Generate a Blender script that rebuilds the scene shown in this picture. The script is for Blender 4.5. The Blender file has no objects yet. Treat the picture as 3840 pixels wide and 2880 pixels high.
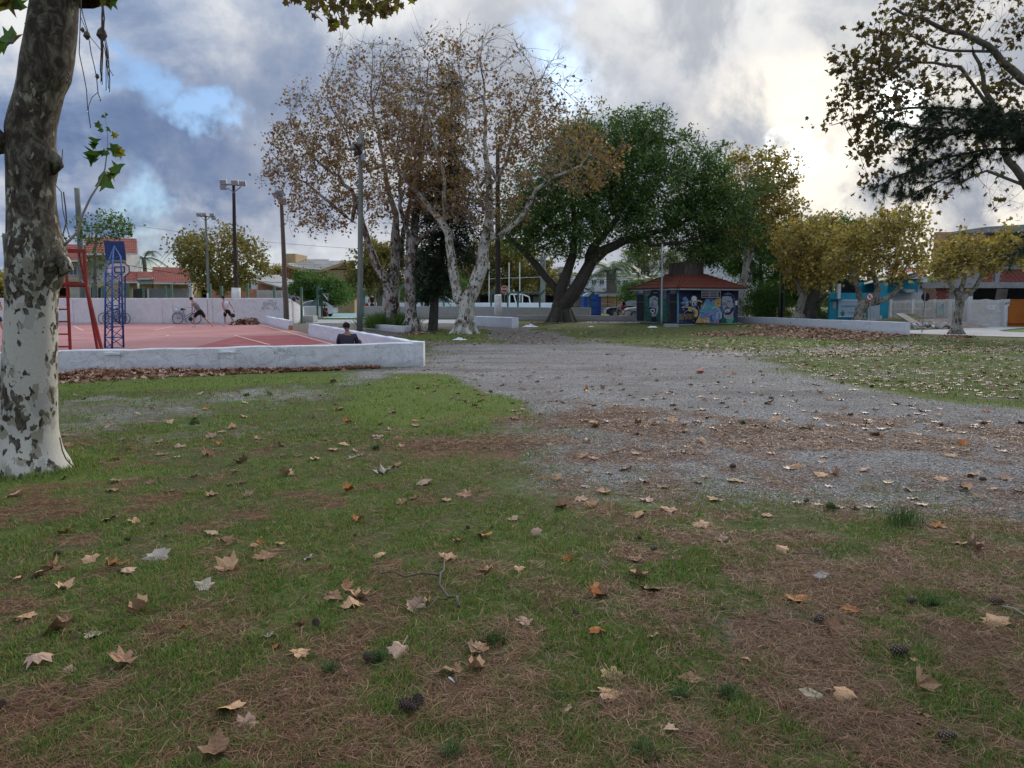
import bpy, math, random
import numpy as np
from mathutils import Vector, Matrix, Quaternion
random.seed(7)
RNG = np.random.default_rng(11)
scene = bpy.context.scene
COL = scene.collection
PI = math.pi
F, CX, CY, CAMH = 2880.0, 1920.0, 1440.0, 1.6        # focal length and centre in photo pixels
PITCH = math.atan(320.0 / F)
CP, SP = math.cos(PITCH), math.sin(PITCH)
cam_d = bpy.data.cameras.new("camera")
cam_d.sensor_width = 36.0
cam_d.lens = 36.0 * F / 3840.0
cam_d.clip_start = 0.1
cam_d.clip_end = 4000
cam = bpy.data.objects.new("camera", cam_d)
cam.location = (0, 0, CAMH)
cam.rotation_euler = (PI / 2 - PITCH, 0, 0)
COL.objects.link(cam)
scene.camera = cam
def ray(sx, sy):
 dx, dv = (sx - CX) / F, (sy - CY) / F
 return (dx, CP - dv * SP, -SP - dv * CP)
def P(sx, sy, Y):
 """the place at distance Y that is seen at photo position sx, sy"""
 d = ray(sx, sy)
 t = Y / d[1]
 return Vector((d[0] * t, Y, CAMH + d[2] * t))
def G(sx, sy, z=0.0):
 d = ray(sx, sy)
 t = (z - CAMH) / d[2]
 return Vector((d[0] * t, d[1] * t, z))
def pix(x, y, z):
 """photo position of a place (numpy arrays)"""
 fz = y * CP - (z - CAMH) * SP
 uz = y * SP + (z - CAMH) * CP
 fz = np.maximum(fz, 0.05)
 return CX + F * x / fz, CY - F * uz / fz
SUN_AZ, SUN_EL = math.radians(27), math.radians(22)   # to the right of the view axis
SUND = Vector((math.sin(SUN_AZ) * math.cos(SUN_EL), math.cos(SUN_AZ) * math.cos(SUN_EL), math.sin(SUN_EL)))
sun_d = bpy.data.lights.new("sun", 'SUN')
sun_d.energy = 1.5
sun_d.angle = math.radians(14)
sun_d.color = (1.0, 0.93, 0.84)
sun = bpy.data.objects.new("sun", sun_d)
sun.rotation_euler = SUND.to_track_quat('Z', 'Y').to_euler()
COL.objects.link(sun)
world = bpy.data.worlds.new("World")
scene.world = world
world.use_nodes = True
NT = world.node_tree
NT.nodes.clear()
class NB:
 """short hand for node trees"""
 def __init__(s, nt): s.nt = nt
 def n(s, t, **kw):
  nd = s.nt.nodes.new(t)
  for k, v in kw.items():
   if k.startswith('i_'):
    key = k[2:]
    key = int(key) if key.isdigit() else key.replace('_', ' ')
    s.set(nd.inputs[key], v)
   else:
    setattr(nd, k, v)
  return nd
 def set(s, inp, v):
  if isinstance(v, bpy.types.NodeSocket): s.nt.links.new(v, inp)
  else:
   try: inp.default_value = v
   except Exception:
    inp.default_value = tuple(v) + (1.0,) if len(v) == 3 else v
 def math(s, op, a, b=0.0, clamp=False):
  nd = s.nt.nodes.new('ShaderNodeMath'); nd.operation = op; nd.use_clamp = clamp
  s.set(nd.inputs[0], a); s.set(nd.inputs[1], b)
  return nd.outputs[0]
 def vmath(s, op, a, b=(0, 0, 0)):
  nd = s.nt.nodes.new('ShaderNodeVectorMath'); nd.operation = op
  s.set(nd.inputs[0], a)
  s.set(nd.inputs[1], b)
  return nd.outputs['Value'] if op in ('DISTANCE', 'DOT_PRODUCT', 'LENGTH') else nd.outputs[0]
 def mix(s, f, a, b, mode='MIX'):
  nd = s.nt.nodes.new('ShaderNodeMix'); nd.data_type = 'RGBA'; nd.blend_type = mode
  s.set(nd.inputs[0], f); s.set(nd.inputs[6], a); s.set(nd.inputs[7], b)
  return nd.outputs[2]
 def noise(s, vec, scale, detail=4, rough=0.55, dist=0.0, out=0):
  nd = s.nt.nodes.new('ShaderNodeTexNoise')
  if vec is not None: s.set(nd.inputs['Vector'], vec)
  nd.inputs['Scale'].default_value = scale; nd.inputs['Detail'].default_value = detail
  nd.inputs['Roughness'].default_value = rough; nd.inputs['Distortion'].default_value = dist
  return nd.outputs[out]
 def vor(s, vec, scale, feature='F1', out='Distance', rand=1.0):
  nd = s.nt.nodes.new('ShaderNodeTexVoronoi'); nd.feature = feature
  if vec is not None: s.set(nd.inputs['Vector'], vec)
  nd.inputs['Scale'].default_value = scale; nd.inputs['Randomness'].default_value = rand
  return nd.outputs[out]
 def ramp(s, f, stops, interp='LINEAR'):
  nd = s.nt.nodes.new('ShaderNodeValToRGB'); cr = nd.color_ramp; cr.interpolation = interp
  s.set(nd.inputs[0], f)
  while len(cr.elements) < len(stops): cr.elements.new(0.5)
  for e, (p, c) in zip(cr.elements, stops):
   e.position = p
   e.color = (c, c, c, 1) if isinstance(c, (int, float)) else tuple(c) + (1,)
  return nd.outputs[0]
 def step(s, v, a, b):
  nd = s.nt.nodes.new('ShaderNodeMapRange'); nd.interpolation_type = 'SMOOTHSTEP'
  s.set(nd.inputs[0], v); nd.inputs[1].default_value = a; nd.inputs[2].default_value = b
  nd.inputs[3].default_value = 0; nd.inputs[4].default_value = 1
  return nd.outputs[0]
w = NB(NT)
tc = w.n('ShaderNodeTexCoord').outputs['Generated']
sep = w.n('ShaderNodeSeparateXYZ', i_0=tc)
zc = w.math('ADD', w.math('ABSOLUTE', sep.outputs[2]), 0.22)
plane = w.vmath('DIVIDE', tc, w.n('ShaderNodeCombineXYZ', i_0=zc, i_1=zc, i_2=zc).outputs[0])
nz = w.noise(plane, 1.5, 10, 0.60, 0.35)                 # cloud deck
nz2 = w.noise(tc, 6.5, 8, 0.6, 0.25)
wob = w.vmath('SCALE', w.vmath('SUBTRACT', w.noise(tc, 4.5, 5, 0.6, 0.0, out=1), (0.5, 0.5, 0.5)), (0, 0, 0))
wob.node.inputs['Scale'].default_value = 0.26
tw = w.vmath('ADD', tc, wob)
fine = w.vmath('SCALE', w.vmath('SUBTRACT', w.noise(tc, 14, 5, 0.6, 0.0, out=1), (0.5, 0.5, 0.5)), (0, 0, 0))
fine.node.inputs['Scale'].default_value = 0.09
tw = w.vmath('ADD', tw, fine)
def blob(sx, sy, r0, r1, sq=(1, 1, 1)):
 d = Vector(ray(sx, sy)).normalized()
 v = w.vmath('MULTIPLY', w.vmath('SUBTRACT', tw, tuple(d)), sq)
 return w.math('SUBTRACT', 1.0, w.step(w.vmath('LENGTH', v), r0, r1))
def mx(*a):
 o = a[0]
 for b in a[1:]: o = w.math('MAXIMUM', o, b)
 return o
sky = w.n('ShaderNodeTexSky', sky_type='NISHITA', sun_disc=False, sun_elevation=SUN_EL, sun_rotation=SUN_AZ,
   altitude=10, air_density=1.0, dust_density=1.2, ozone_density=1.5)
cloud = w.ramp(w.math('ADD', w.math('MULTIPLY', nz, 0.56), w.math('MULTIPLY', nz2, 0.44)),
    [(0.39, (0.095, 0.145, 0.28)), (0.465, (0.165, 0.23, 0.38)), (0.53, (0.29, 0.35, 0.48)), (0.61, (0.52, 0.54, 0.59))])
sd = w.vmath('DOT_PRODUCT', tc, tuple(SUND))
glow = w.step(sd, 0.55, 1.0)
bright = w.mix(w.math('MULTIPLY', glow, 0.6), cloud, w.mix(nz2, (0.24, 0.285, 0.35), (0.82, 0.775, 0.70)))
lit = mx(blob(2900, 420, 0.02, 0.16, (0.8, 1, 1.3)), blob(3050, 560, 0.02, 0.17, (0.7, 1, 2.2)), blob(3300, 700, 0.04, 0.24, (0.8, 1, 1.6)), blob(3650, 750, 0.02, 0.28))
bright = w.mix(w.math('MULTIPLY', lit, w.step(nz2, 0.38, 0.58)), bright, (1.0, 0.93, 0.82))
lit2 = mx(blob(1350, 120, 0.02, 0.16, (1, 1, 1.2)), blob(2230, 230, 0.01, 0.10, (1.2, 1, 1)), blob(560, 560, 0.0, 0.09), blob(1000, 480, 0.0, 0.08), blob(150, 150, 0.0, 0.22), blob(1050, 30, 0.0, 0.18, (1, 1, 1.5)), blob(2700, 60, 0.02, 0.2, (1, 1, 1.3)), blob(1000, 640, 0.0, .09, (.7, 1, 2)),
   blob(700, 760, 0.01, 0.10, (0.6, 1, 1.8)), blob(900, 940, 0.02, 0.16, (0.4, 1, 2.2)), blob(1150, 880, 0.0, 0.1, (0.6, 1, 2.5)), blob(120, 900, 0, .08, (.6, 1, 1.6)))
bright = w.mix(w.math('MULTIPLY', lit2, w.step(nz2, 0.40, 0.60)), bright, (0.60, 0.62, 0.66))
dark = mx(blob(760, 560, 0.02, 0.14, (0.7, 1, 1.3)), blob(1000, 330, 0.02, 0.12), blob(700, 870, 0.0, 0.10, (0.5, 1, 2.6)), blob(2380, 430, 0.0, 0.12), blob(3080, 560, 0.0, 0.06, (1, 1, 1.5)))
bright = w.mix(w.math('MULTIPLY', dark, 0.6), bright, (0.095, 0.15, 0.29))
holes = mx(blob(560, 240, 0.02, 0.06, (0.8, 1, 1.5)), blob(640, 290, 0.0, 0.05), blob(790, 365, 0.015, 0.04), blob(2110, 130, 0.005, 0.07, (1, 1, 0.9)),
   blob(2960, 600, 0.015, 0.055, (0.7, 1, 1.2)), blob(3080, 640, 0.005, 0.03), blob(3350, 340, 0.0, 0.05), blob(560, 800, 0.0, 0.045), blob(760, 1020, 0.01, 0.09, (0.3, 1, 2)))
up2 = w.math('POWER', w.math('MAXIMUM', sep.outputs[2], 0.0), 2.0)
zenith_gain = [w.math('ADD', 0.72, w.math('MULTIPLY', up2, q)) for q in (2.8, 2.5, 1.85)]   # zenith raised beyond a natural overcast, added light for the upright walls
bright = w.mix(1.0, bright, w.n('ShaderNodeCombineXYZ', i_0=zenith_gain[0], i_1=zenith_gain[1], i_2=zenith_gain[2]).outputs[0], 'MULTIPLY')
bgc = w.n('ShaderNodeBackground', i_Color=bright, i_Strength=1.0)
skyc = w.mix(1.0, sky.outputs[0], (0.9, 1.1, 1.35), 'MULTIPLY')
bgs = w.n('ShaderNodeBackground', i_Color=skyc, i_Strength=0.08)
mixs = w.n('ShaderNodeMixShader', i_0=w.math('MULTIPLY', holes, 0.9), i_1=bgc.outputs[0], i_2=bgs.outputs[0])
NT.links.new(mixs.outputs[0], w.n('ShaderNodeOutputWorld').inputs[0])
vs = scene.view_settings
vs.view_transform = 'Standard'
vs.look = 'None'
vs.gamma = 1.0
vs.exposure = 0.62
vs.use_curve_mapping = False
scene.cycles.max_bounces = 6
scene.cycles.diffuse_bounces = 3
scene.cycles.transparent_max_bounces = 8
class MB:
 def __init__(s): s.v = []; s.f = []; s.m = []
 def add(s, vs_, fs, mi=0):
  k = len(s.v)
  s.v.extend([tuple(q) for q in vs_])
  s.f.extend([tuple(i + k for i in f) for f in fs])
  s.m.extend([mi] * len(fs))
  return s
 def box(s, lo, hi, mi=0, M=None):
  x0, y0, z0 = lo; x1, y1, z1 = hi
  vs_ = [Vector(q) for q in ((x0, y0, z0), (x1, y0, z0), (x1, y1, z0), (x0, y1, z0), (x0, y0, z1), (x1, y0, z1), (x1, y1, z1), (x0, y1, z1))]
  if M is not None: vs_ = [M @ q for q in vs_]
  return s.add(vs_, [(0, 3, 2, 1), (4, 5, 6, 7), (0, 1, 5, 4), (1, 2, 6, 5), (2, 3, 7, 6), (3, 0, 4, 7)], mi)
 def bar(s, a, b, w_, h, mi=0, up=(0, 0, 1)):
  """a rectangular bar between two points"""
  a, b = Vector(a), Vector(b)
  d = (b - a).normalized(); up = Vector(up)
  if abs(d.dot(up)) > 0.98: up = Vector((0, 1, 0))
  sx = d.cross(up).normalized() * (w_ / 2); sz = sx.cross(d).normalized() * (h / 2)
  vs_ = [a - sx - sz, a + sx - sz, a + sx + sz, a - sx + sz, b - sx - sz, b + sx - sz, b + sx + sz, b - sx + sz]
  return s.add(vs_, [(0, 1, 2, 3), (7, 6, 5, 4), (0, 4, 5, 1), (1, 5, 6, 2), (2, 6, 7, 3), (3, 7, 4, 0)], mi)
 def tube(s, pts, rad, n=6, mi=0, cap=True, noise=0.0):
  pts = [Vector(q) for q in pts]
  if not hasattr(rad, '__len__'): rad = [rad] * len(pts)
  d0 = (pts[1] - pts[0]).normalized()
  u = d0.orthogonal().normalized()
  vs_, fs = [], []
  for i, p in enumerate(pts):
   a = pts[max(i - 1, 0)]; b = pts[min(i + 1, len(pts) - 1)]
   d = (b - a)
   d = d.normalized() if d.length > 1e-9 else d0
   u = (u - d * u.dot(d))
   u = u.normalized() if u.length > 1e-6 else d.orthogonal().normalized()
   v = d.cross(u)
   for k in range(n):
    an = 2 * PI * k / n
    r = rad[i] * (1 + (noise * (random.random() - .5) if noise else 0))
    vs_.append(p + u * (r * math.cos(an)) + v * (r * math.sin(an)))
  for i in range(len(pts) - 1):
   for k in range(n):
    k2 = (k + 1) % n
    fs.append((i * n + k, i * n + k2, (i + 1) * n + k2, (i + 1) * n + k))
  if cap and n > 2:
   fs.append(tuple(range(n - 1, -1, -1))); fs.append(tuple(range((len(pts) - 1) * n, len(pts) * n)))
  return s.add(vs_, fs, mi)
 def prism(s, poly, d, mi=0):
  """a flat polygon (list of 3-D points) given thickness along vector d"""
  n = len(poly); a = [Vector(q) for q in poly]; d = Vector(d)
  vs_ = a + [q + d for q in a]
  fs = [tuple(range(n - 1, -1, -1)), tuple(range(n, 2 * n))]
  fs += [(i, (i + 1) % n, (i + 1) % n + n, i + n) for i in range(n)]
  return s.add(vs_, fs, mi)
 def lathe(s, prof, c, n=12, mi=0, axis=None):
  """profile [(r,z)] about the vertical line through c"""
  c = Vector(c); vs_ = []; fs = []
  Q = Matrix.Identity(3) if axis is None else Vector((0, 0, 1)).rotation_difference(Vector(axis)).to_matrix()
  for r, z in prof:
   for k in range(n):
    an = 2 * PI * k / n
    vs_.append(c + Q @ Vector((r * math.cos(an), r * math.sin(an), z)))
  for i in range(len(prof) - 1):
   for k in range(n):
    k2 = (k + 1) % n
    fs.append((i * n + k, i * n + k2, (i + 1) * n + k2, (i + 1) * n + k))
  fs.append(tuple(range(n - 1, -1, -1))); fs.append(tuple(range((len(prof) - 1) * n, len(prof) * n)))
  return s.add(vs_, fs, mi)
 def mesh(s, name, mats, smooth=False):
  me = bpy.data.meshes.new(name)
  me.from_pydata(s.v, [], s.f)
  for m_ in (mats if isinstance(mats, (list, tuple)) else [mats]): me.materials.append(m_)
  if s.m and max(s.m) > 0: me.polygons.foreach_set('material_index', s.m)
  if smooth: me.polygons.foreach_set('use_smooth', [True] * len(s.f))
  me.update()
  return me
def link(name, me, parent=None, kind=None, label=None):
 o = bpy.data.objects.new(name, me)
 COL.objects.link(o)
 if parent is not None:
  o.parent = parent
  o.matrix_parent_inverse = parent_world(parent).inverted()
 if kind: o['kind'] = kind
 if label: o['label'] = label
 return o
def parent_world(o):
 m = Matrix.LocRotScale(o.location, o.rotation_euler, o.scale)
 if o.parent is not None:
  m = parent_world(o.parent) @ o.matrix_parent_inverse @ m
 return m
def part(name, mb, mats, parent, smooth=False, kind=None, label=None):
 """mesh part; its geometry is given in world coordinates"""
 return link(name, mb.mesh(name, mats, smooth), parent, kind, label)
def tag(o, label, cat, group=None):
 o['label'] = label; o['category'] = cat
 if group: o['group'] = group
 return o
def thing(name, label, cat, loc=(0, 0, 0), group=None):
 o = bpy.data.objects.new(name, None)
 o.empty_display_size = 0.2
 o.location = loc
 COL.objects.link(o)
 return tag(o, label, cat, group)
def solo(name, mb, mats, label, cat, group=None, smooth=False):
 return tag(link(name, mb.mesh(name, mats, smooth)), label, cat, group)
def struct(name, mb, mats, smooth=False):
 return link(name, mb.mesh(name, mats, smooth), None, 'structure')
def big_mesh(name, V, Fc, mats, smooth=False):
 """numpy mesh with faces of one size"""
 me = bpy.data.meshes.new(name)
 V = np.ascontiguousarray(V, dtype=np.float32); Fc = np.ascontiguousarray(Fc, dtype=np.int32)
 k = Fc.shape[1]
 me.vertices.add(len(V)); me.vertices.foreach_set('co', V.ravel())
 me.loops.add(Fc.size); me.loops.foreach_set('vertex_index', Fc.ravel())
 me.polygons.add(len(Fc)); me.polygons.foreach_set('loop_start', np.arange(0, Fc.size, k, dtype=np.int32))
 try: me.polygons.foreach_set('loop_total', np.full(len(Fc), k, dtype=np.int32))
 except Exception: pass
 if smooth: me.polygons.foreach_set('use_smooth', np.ones(len(Fc), dtype=bool))
 for m_ in (mats if isinstance(mats, (list, tuple)) else [mats]): me.materials.append(m_)
 me.update(calc_edges=True)
 return me
def rot_mats(n, tilt=None, rng=RNG):
 """random rotation matrices; tilt limits how far the local z leans from up"""
 if tilt is None:
  q = rng.normal(size=(n, 4)); q /= np.linalg.norm(q, axis=1)[:, None]
  w_, x, y, z = q.T
  return np.stack([np.stack([1 - 2 * (y * y + z * z), 2 * (x * y - z * w_), 2 * (x * z + y * w_)], -1),
       np.stack([2 * (x * y + z * w_), 1 - 2 * (x * x + z * z), 2 * (y * z - x * w_)], -1),
       np.stack([2 * (x * z - y * w_), 2 * (y * z + x * w_), 1 - 2 * (x * x + y * y)], -1)], 1)
 a = rng.uniform(0, 2 * PI, n); b = rng.uniform(0, 2 * PI, n); t = np.abs(rng.normal(0, tilt, n))
 def rz(an):
  c, s_ = np.cos(an), np.sin(an); o, z = np.ones(n), np.zeros(n)
  return np.stack([np.stack([c, -s_, z], -1), np.stack([s_, c, z], -1), np.stack([z, z, o], -1)], 1)
 c, s_ = np.cos(t), np.sin(t); o, z = np.ones(n), np.zeros(n)
 rx = np.stack([np.stack([o, z, z], -1), np.stack([z, c, -s_], -1), np.stack([z, s_, c], -1)], 1)
 return rz(a) @ rx @ rz(b)
def scatter_mesh(name, tmpl, tf, pos, size, mats, tilt=None, R=None, rng=RNG):
 """copies of a small template joined into one mesh"""
 n = len(pos); T = np.asarray(tmpl, float); tf = np.asarray(tf)
 if R is None: R = rot_mats(n, tilt, rng)
 size = np.asarray(size, float)
 if size.ndim == 1: size = size[:, None].repeat(3, 1)
 V = np.einsum('nij,nkj->nki', R, T[None] * size[:, None, :]) + np.asarray(pos)[:, None, :]
 Fc = (tf[None] + (np.arange(n) * len(T))[:, None, None]).reshape(-1, tf.shape[1])
 return big_mesh(name, V.reshape(-1, 3), Fc, mats)
def vnoise(x, y, seed=0):
 xi, yi = np.floor(x).astype(np.int64), np.floor(y).astype(np.int64)
 fx, fy = x - xi, y - yi
 fx = fx * fx * (3 - 2 * fx); fy = fy * fy * (3 - 2 * fy)
 def h(a, b):
  n = (a * 374761393 + b * 668265263 + seed * 144665) & 0xffffffff
  n = ((n ^ (n >> 13)) * 1274126177) & 0xffffffff
  return ((n ^ (n >> 16)) & 0xffff) / 65535.0
 return (h(xi, yi) * (1 - fx) + h(xi + 1, yi) * fx) * (1 - fy) + (h(xi, yi + 1) * (1 - fx) + h(xi + 1, yi + 1) * fx) * fy
def fbm(x, y, oct=4, seed=0):
 s_, a, t = 0, 0.5, 0
 for o in range(oct):
  s_ = s_ + a * vnoise(x * 2 ** o + 17.3 * o, y * 2 ** o - 9.1 * o, seed + o); t += a; a *= 0.55
 return s_ / t
def newmat(name):
 m_ = bpy.data.materials.new(name); m_.use_nodes = True
 nt = m_.node_tree; nt.nodes.clear()
 b = NB(nt)
 out = b.n('ShaderNodeOutputMaterial')
 pr = b.n('ShaderNodeBsdfPrincipled')
 nt.links.new(pr.outputs[0], out.inputs[0])
 return m_, b, pr, out
def coords(b, kind='Object'):
 return b.n('ShaderNodeTexCoord').outputs[kind]
def bump(b, pr, h, strength=0.4, dist=0.02):
 bn = b.n('ShaderNodeBump', i_Strength=strength, i_Distance=dist, i_Height=h)
 b.nt.links.new(bn.outputs[0], pr.inputs['Normal'])
def pm(name, c1, c2=None, scale=3.0, rough=0.8, metal=0.0, bmp=0.2, bd=0.01, dirt=None, dirt_scale=1.2, dirt_amt=0.5, spec=0.3, stretch=(1, 1, 1)):
 """a weathered material: two mixed tones, optional blotches of a third, fine relief"""
 m_, b, pr, out = newmat(name)
 co = b.vmath('MULTIPLY', coords(b), stretch)
 if c2 is None: c2 = tuple(q * 0.78 for q in c1)
 col = b.mix(b.step(b.noise(co, scale, 6, 0.6), 0.3, 0.7), c1, c2)
 if dirt is not None:
  col = b.mix(b.math('MULTIPLY', b.step(b.noise(co, dirt_scale, 7, 0.65, 0.6), 0.5, 0.72), dirt_amt), col, dirt)
 b.set(pr.inputs['Base Color'], col)
 pr.inputs['Roughness'].default_value = rough; pr.inputs['Metallic'].default_value = metal
 pr.inputs['Specular IOR Level'].default_value = spec
 if bmp: bump(b, pr, b.noise(co, scale * 8, 5, 0.7), bmp, bd)
 return m_
def leafmat(name, stops, trans=0.35, rough=0.55, interp='LINEAR'):
 m_, b, pr, out = newmat(name)
 rnd = b.n('ShaderNodeNewGeometry').outputs['Random Per Island']
 co = coords(b)
 f = b.math('ADD', b.math('MULTIPLY', rnd, 0.92), b.math('MULTIPLY', b.noise(co, 0.55, 3), 0.3))
 f = b.math('SUBTRACT', f, 0.10)
 col = b.ramp(f, stops, interp)
 b.set(pr.inputs['Base Color'], col)
 pr.inputs['Roughness'].default_value = rough
 pr.inputs['Specular IOR Level'].default_value = 0.25
 tr = b.n('ShaderNodeBsdfTranslucent')
 b.set(tr.inputs[0], b.mix(1.0, col, (1.25, 1.2, 0.7), 'MULTIPLY'))
 mxs = b.n('ShaderNodeMixShader', i_0=trans, i_1=pr.outputs[0], i_2=tr.outputs[0])
 b.nt.links.new(mxs.outputs[0], out.inputs[0])
 return m_
def plaster(name, base=(0.66, 0.66, 0.69), grime=(0.22, 0.21, 0.19), patch=(0.44, 0.44, 0.46), amt=0.6, bmp=0.5):
 """old whitewashed render: flaked patches, hair cracks, splash dirt at the foot"""
 m_, b, pr, out = newmat(name)
 co = coords(b)
 col = b.mix(b.step(b.noise(co, 3.2, 7, 0.68, 0.3), 0.40, 0.66), base, tuple(q * .5 + r * .5 for q, r in zip(base, patch)))
 col = b.mix(b.math('MULTIPLY', b.step(b.noise(co, 11, 6, 0.7, 0.3), 0.56, 0.66), 0.6), col, patch)
 col = b.mix(b.math('MULTIPLY', b.step(b.noise(b.vmath('MULTIPLY', co, (6, 6, 0.8)), 1.0, 6, 0.7), 0.56, 0.75), 0.45 * amt), col, grime)
 cr = b.vor(b.vmath('ADD', co, b.vmath('SCALE', b.noise(co, 3, 4, .6, 0, out=1), (0, 0, 0))), 1.1, 'DISTANCE_TO_EDGE')
 crm = b.math('MULTIPLY', b.math('SUBTRACT', 1.0, b.step(cr, 0.002, 0.008)), b.step(b.noise(co, 0.9, 3), 0.54, 0.66))
 col = b.mix(b.math('MULTIPLY', crm, 0.75), col, tuple(q * 0.55 for q in grime))
 z = b.n('ShaderNodeSeparateXYZ', i_0=co).outputs[2]
 foot = b.math('SUBTRACT', 1.0, b.step(b.math('ADD', z, b.math('MULTIPLY', b.noise(co, 5, 5, 0.7), -0.22)), -0.10, 0.10))
 col = b.mix(b.math('MULTIPLY', foot, 0.75 * amt), col, tuple(q * 0.9 for q in grime))
 b.set(pr.inputs['Base Color'], col)
 pr.inputs['Roughness'].default_value = 0.9
 pr.inputs['Specular IOR Level'].default_value = 0.15
 hgt = b.math('ADD', b.math('MULTIPLY', b.noise(co, 9, 7, 0.7), 0.6), b.math('MULTIPLY', crm, -1.0))
 hgt = b.math('ADD', hgt, b.math('MULTIPLY', b.step(b.noise(co, 2.2, 6, 0.6, 0.8), 0.48, 0.52), 0.5))
 bump(b, pr, hgt, bmp, 0.03)
 return m_
def plane_bark(name, cream=(0.55, 0.52, 0.45), olive=(0.25, 0.23, 0.16), dark=(0.055, 0.04, 0.03), sc=5.0, cover=0.5, zlo=None, zhi=None, grey=(0.36, 0.35, 0.31)):
 """plane tree bark: pale ground with flakes of olive, grey and dark brown"""
 m_, b, pr, out = newmat(name)
 co = coords(b)
 st = b.vmath('MULTIPLY', co, (1, 1, 0.6))
 wv = b.vmath('SCALE', b.vmath('SUBTRACT', b.noise(st, sc * 1.6, 4, 0.6, 0, out=1), (0.5, 0.5, 0.5)), (0, 0, 0))
 wv.node.inputs['Scale'].default_value = 0.9 / sc
 sw = b.vmath('ADD', st, wv)
 def cells(scale, off):
  nd = b.nt.nodes.new('ShaderNodeTexVoronoi'); nd.inputs['Scale'].default_value = scale
  b.set(nd.inputs['Vector'], b.vmath('ADD', sw, (off, off * 1.7, off * .6)))
  sp = b.n('ShaderNodeSeparateColor', i_0=nd.outputs['Color'])
  return sp.outputs[0], sp.outputs[1]
 r1, g1 = cells(sc * 1.3, 0.0)
 r2, g2 = cells(sc * 2.6, 3.1)
 r3, g3 = cells(sc * 0.7, 7.7)
 bias = 0.0
 if zlo is not None:
  z = b.n('ShaderNodeSeparateXYZ', i_0=co).outputs[2]
  bias = b.math('MULTIPLY', b.step(z, zlo, zhi), 0.78)
 big = b.noise(st, sc * 0.35, 3)
 bias = b.math('ADD', bias, b.math('MULTIPLY', b.math('SUBTRACT', big, 0.5), 1.3))
 col = b.mix(b.noise(co, sc * 3, 5), cream, tuple(q * 0.82 for q in cream))
 def lay(col, r, thr, c, amt):
  v = b.step(b.math('ADD', r, bias), thr - 0.02, thr + 0.02)
  return b.mix(b.math('MULTIPLY', v, amt), col, c), v
 col, v1 = lay(col, r3, 1.12 - 0.5 * cover, grey, 0.75)
 col, v2 = lay(col, r1, 1.22 - 0.5 * cover, olive, 0.85)
 col, v3 = lay(col, r2, 1.28 - 0.5 * cover, dark, 0.9)
 col, v4 = lay(col, g1, 1.40 - 0.5 * cover, tuple(q * 1.6 for q in dark), 0.9)
 rag = b.ramp(b.noise(st, sc * 1.1, 8, 0.72, 0.8), [(0.36, tuple(q * .45 for q in dark)), (0.47, dark), (0.53, tuple(q * .45 for q in olive)), (0.64, tuple(q * .85 for q in olive))])
 col = b.mix(b.math('MULTIPLY', b.math('MAXIMUM', v3, v4), 0.85), col, rag)
 col = b.mix(b.math('MULTIPLY', b.step(b.noise(co, sc * 9, 6, .7), .5, .75), 0.35), col, tuple(q * 0.5 for q in olive))
 b.set(pr.inputs['Base Color'], col)
 pr.inputs['Roughness'].default_value = 0.85
 pr.inputs['Specular IOR Level'].default_value = 0.2
 h = b.math('ADD', b.math('MULTIPLY', b.math('ADD', v1, b.math('ADD', v2, v3)), 0.35), b.math('MULTIPLY', b.noise(co, sc * 6, 6, 0.7), 0.5))
 bump(b, pr, h, 0.6, 0.02)
 return m_
M = {}
M['white_wall'] = plaster('old_white_paint', (0.74, 0.74, 0.75), (0.26, 0.25, 0.23), (0.56, 0.555, 0.55), 0.5, 0.6)
M['far_wall'] = plaster('far_white_paint', (0.74, 0.735, 0.74), (0.27, 0.26, 0.25), (0.60, 0.595, 0.595), 0.5)
M['grey_wall'] = plaster('grey_render', (0.40, 0.39, 0.38), (0.18, 0.17, 0.15), (0.33, 0.32, 0.31), 0.6)
M['bright_wall'] = plaster('bright_white_paint', (0.72, 0.74, 0.80), (0.30, 0.30, 0.30), (0.62, 0.64, 0.70), 0.3)
M['concrete'] = pm('weathered_concrete', (0.30, 0.29, 0.27), (0.20, 0.19, 0.18), 2.5, 0.9, dirt=(0.08, 0.075, 0.065), dirt_scale=1.5)
M['path'] = pm('path_concrete', (0.36, 0.36, 0.37), (0.27, 0.27, 0.28), 1.2, 0.9, dirt=(0.16, 0.14, 0.12), dirt_scale=0.8)
M['pole_wood'] = pm('weathered_pole_wood', (0.20, 0.17, 0.14), (0.11, 0.09, 0.075), 3.0, 0.85, stretch=(8, 8, 0.6), bmp=0.5, bd=0.02)
M['pole_dark'] = pm('dark_pole_wood', (0.055, 0.042, 0.036), (0.03, 0.022, 0.02), 3.0, 0.8, stretch=(8, 8, 0.6), bmp=0.5)
M['pole_grey'] = pm('grey_pole', (0.25, 0.26, 0.25), (0.17, 0.18, 0.16), 2.0, 0.8, stretch=(5, 5, .6))
M['pole_white'] = pm('white_painted_pole_foot', (0.72, 0.72, 0.73), (0.58, 0.57, 0.55), 4.0, 0.8, dirt=(0.3, 0.27, 0.22))
M['green_post'] = pm('green_painted_post', (0.06, 0.13, 0.09), (0.10, 0.17, 0.13), 3.0, 0.7, dirt=(0.2, 0.22, 0.2))
M['red_steel'] = pm('red_painted_steel', (0.30, 0.028, 0.022), (0.20, 0.022, 0.018), 5.0, 0.5, bmp=0.15, dirt=(0.10, 0.03, 0.02))
M['blue_steel'] = pm('blue_painted_steel', (0.018, 0.06, 0.22), (0.03, 0.085, 0.27), 4.0, 0.45, bmp=0.1, dirt=(0.05, 0.05, 0.09))
M['white_steel'] = pm('white_painted_steel', (0.74, 0.72, 0.70), (0.62, 0.60, 0.57), 5.0, 0.5, bmp=0.1)
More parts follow.
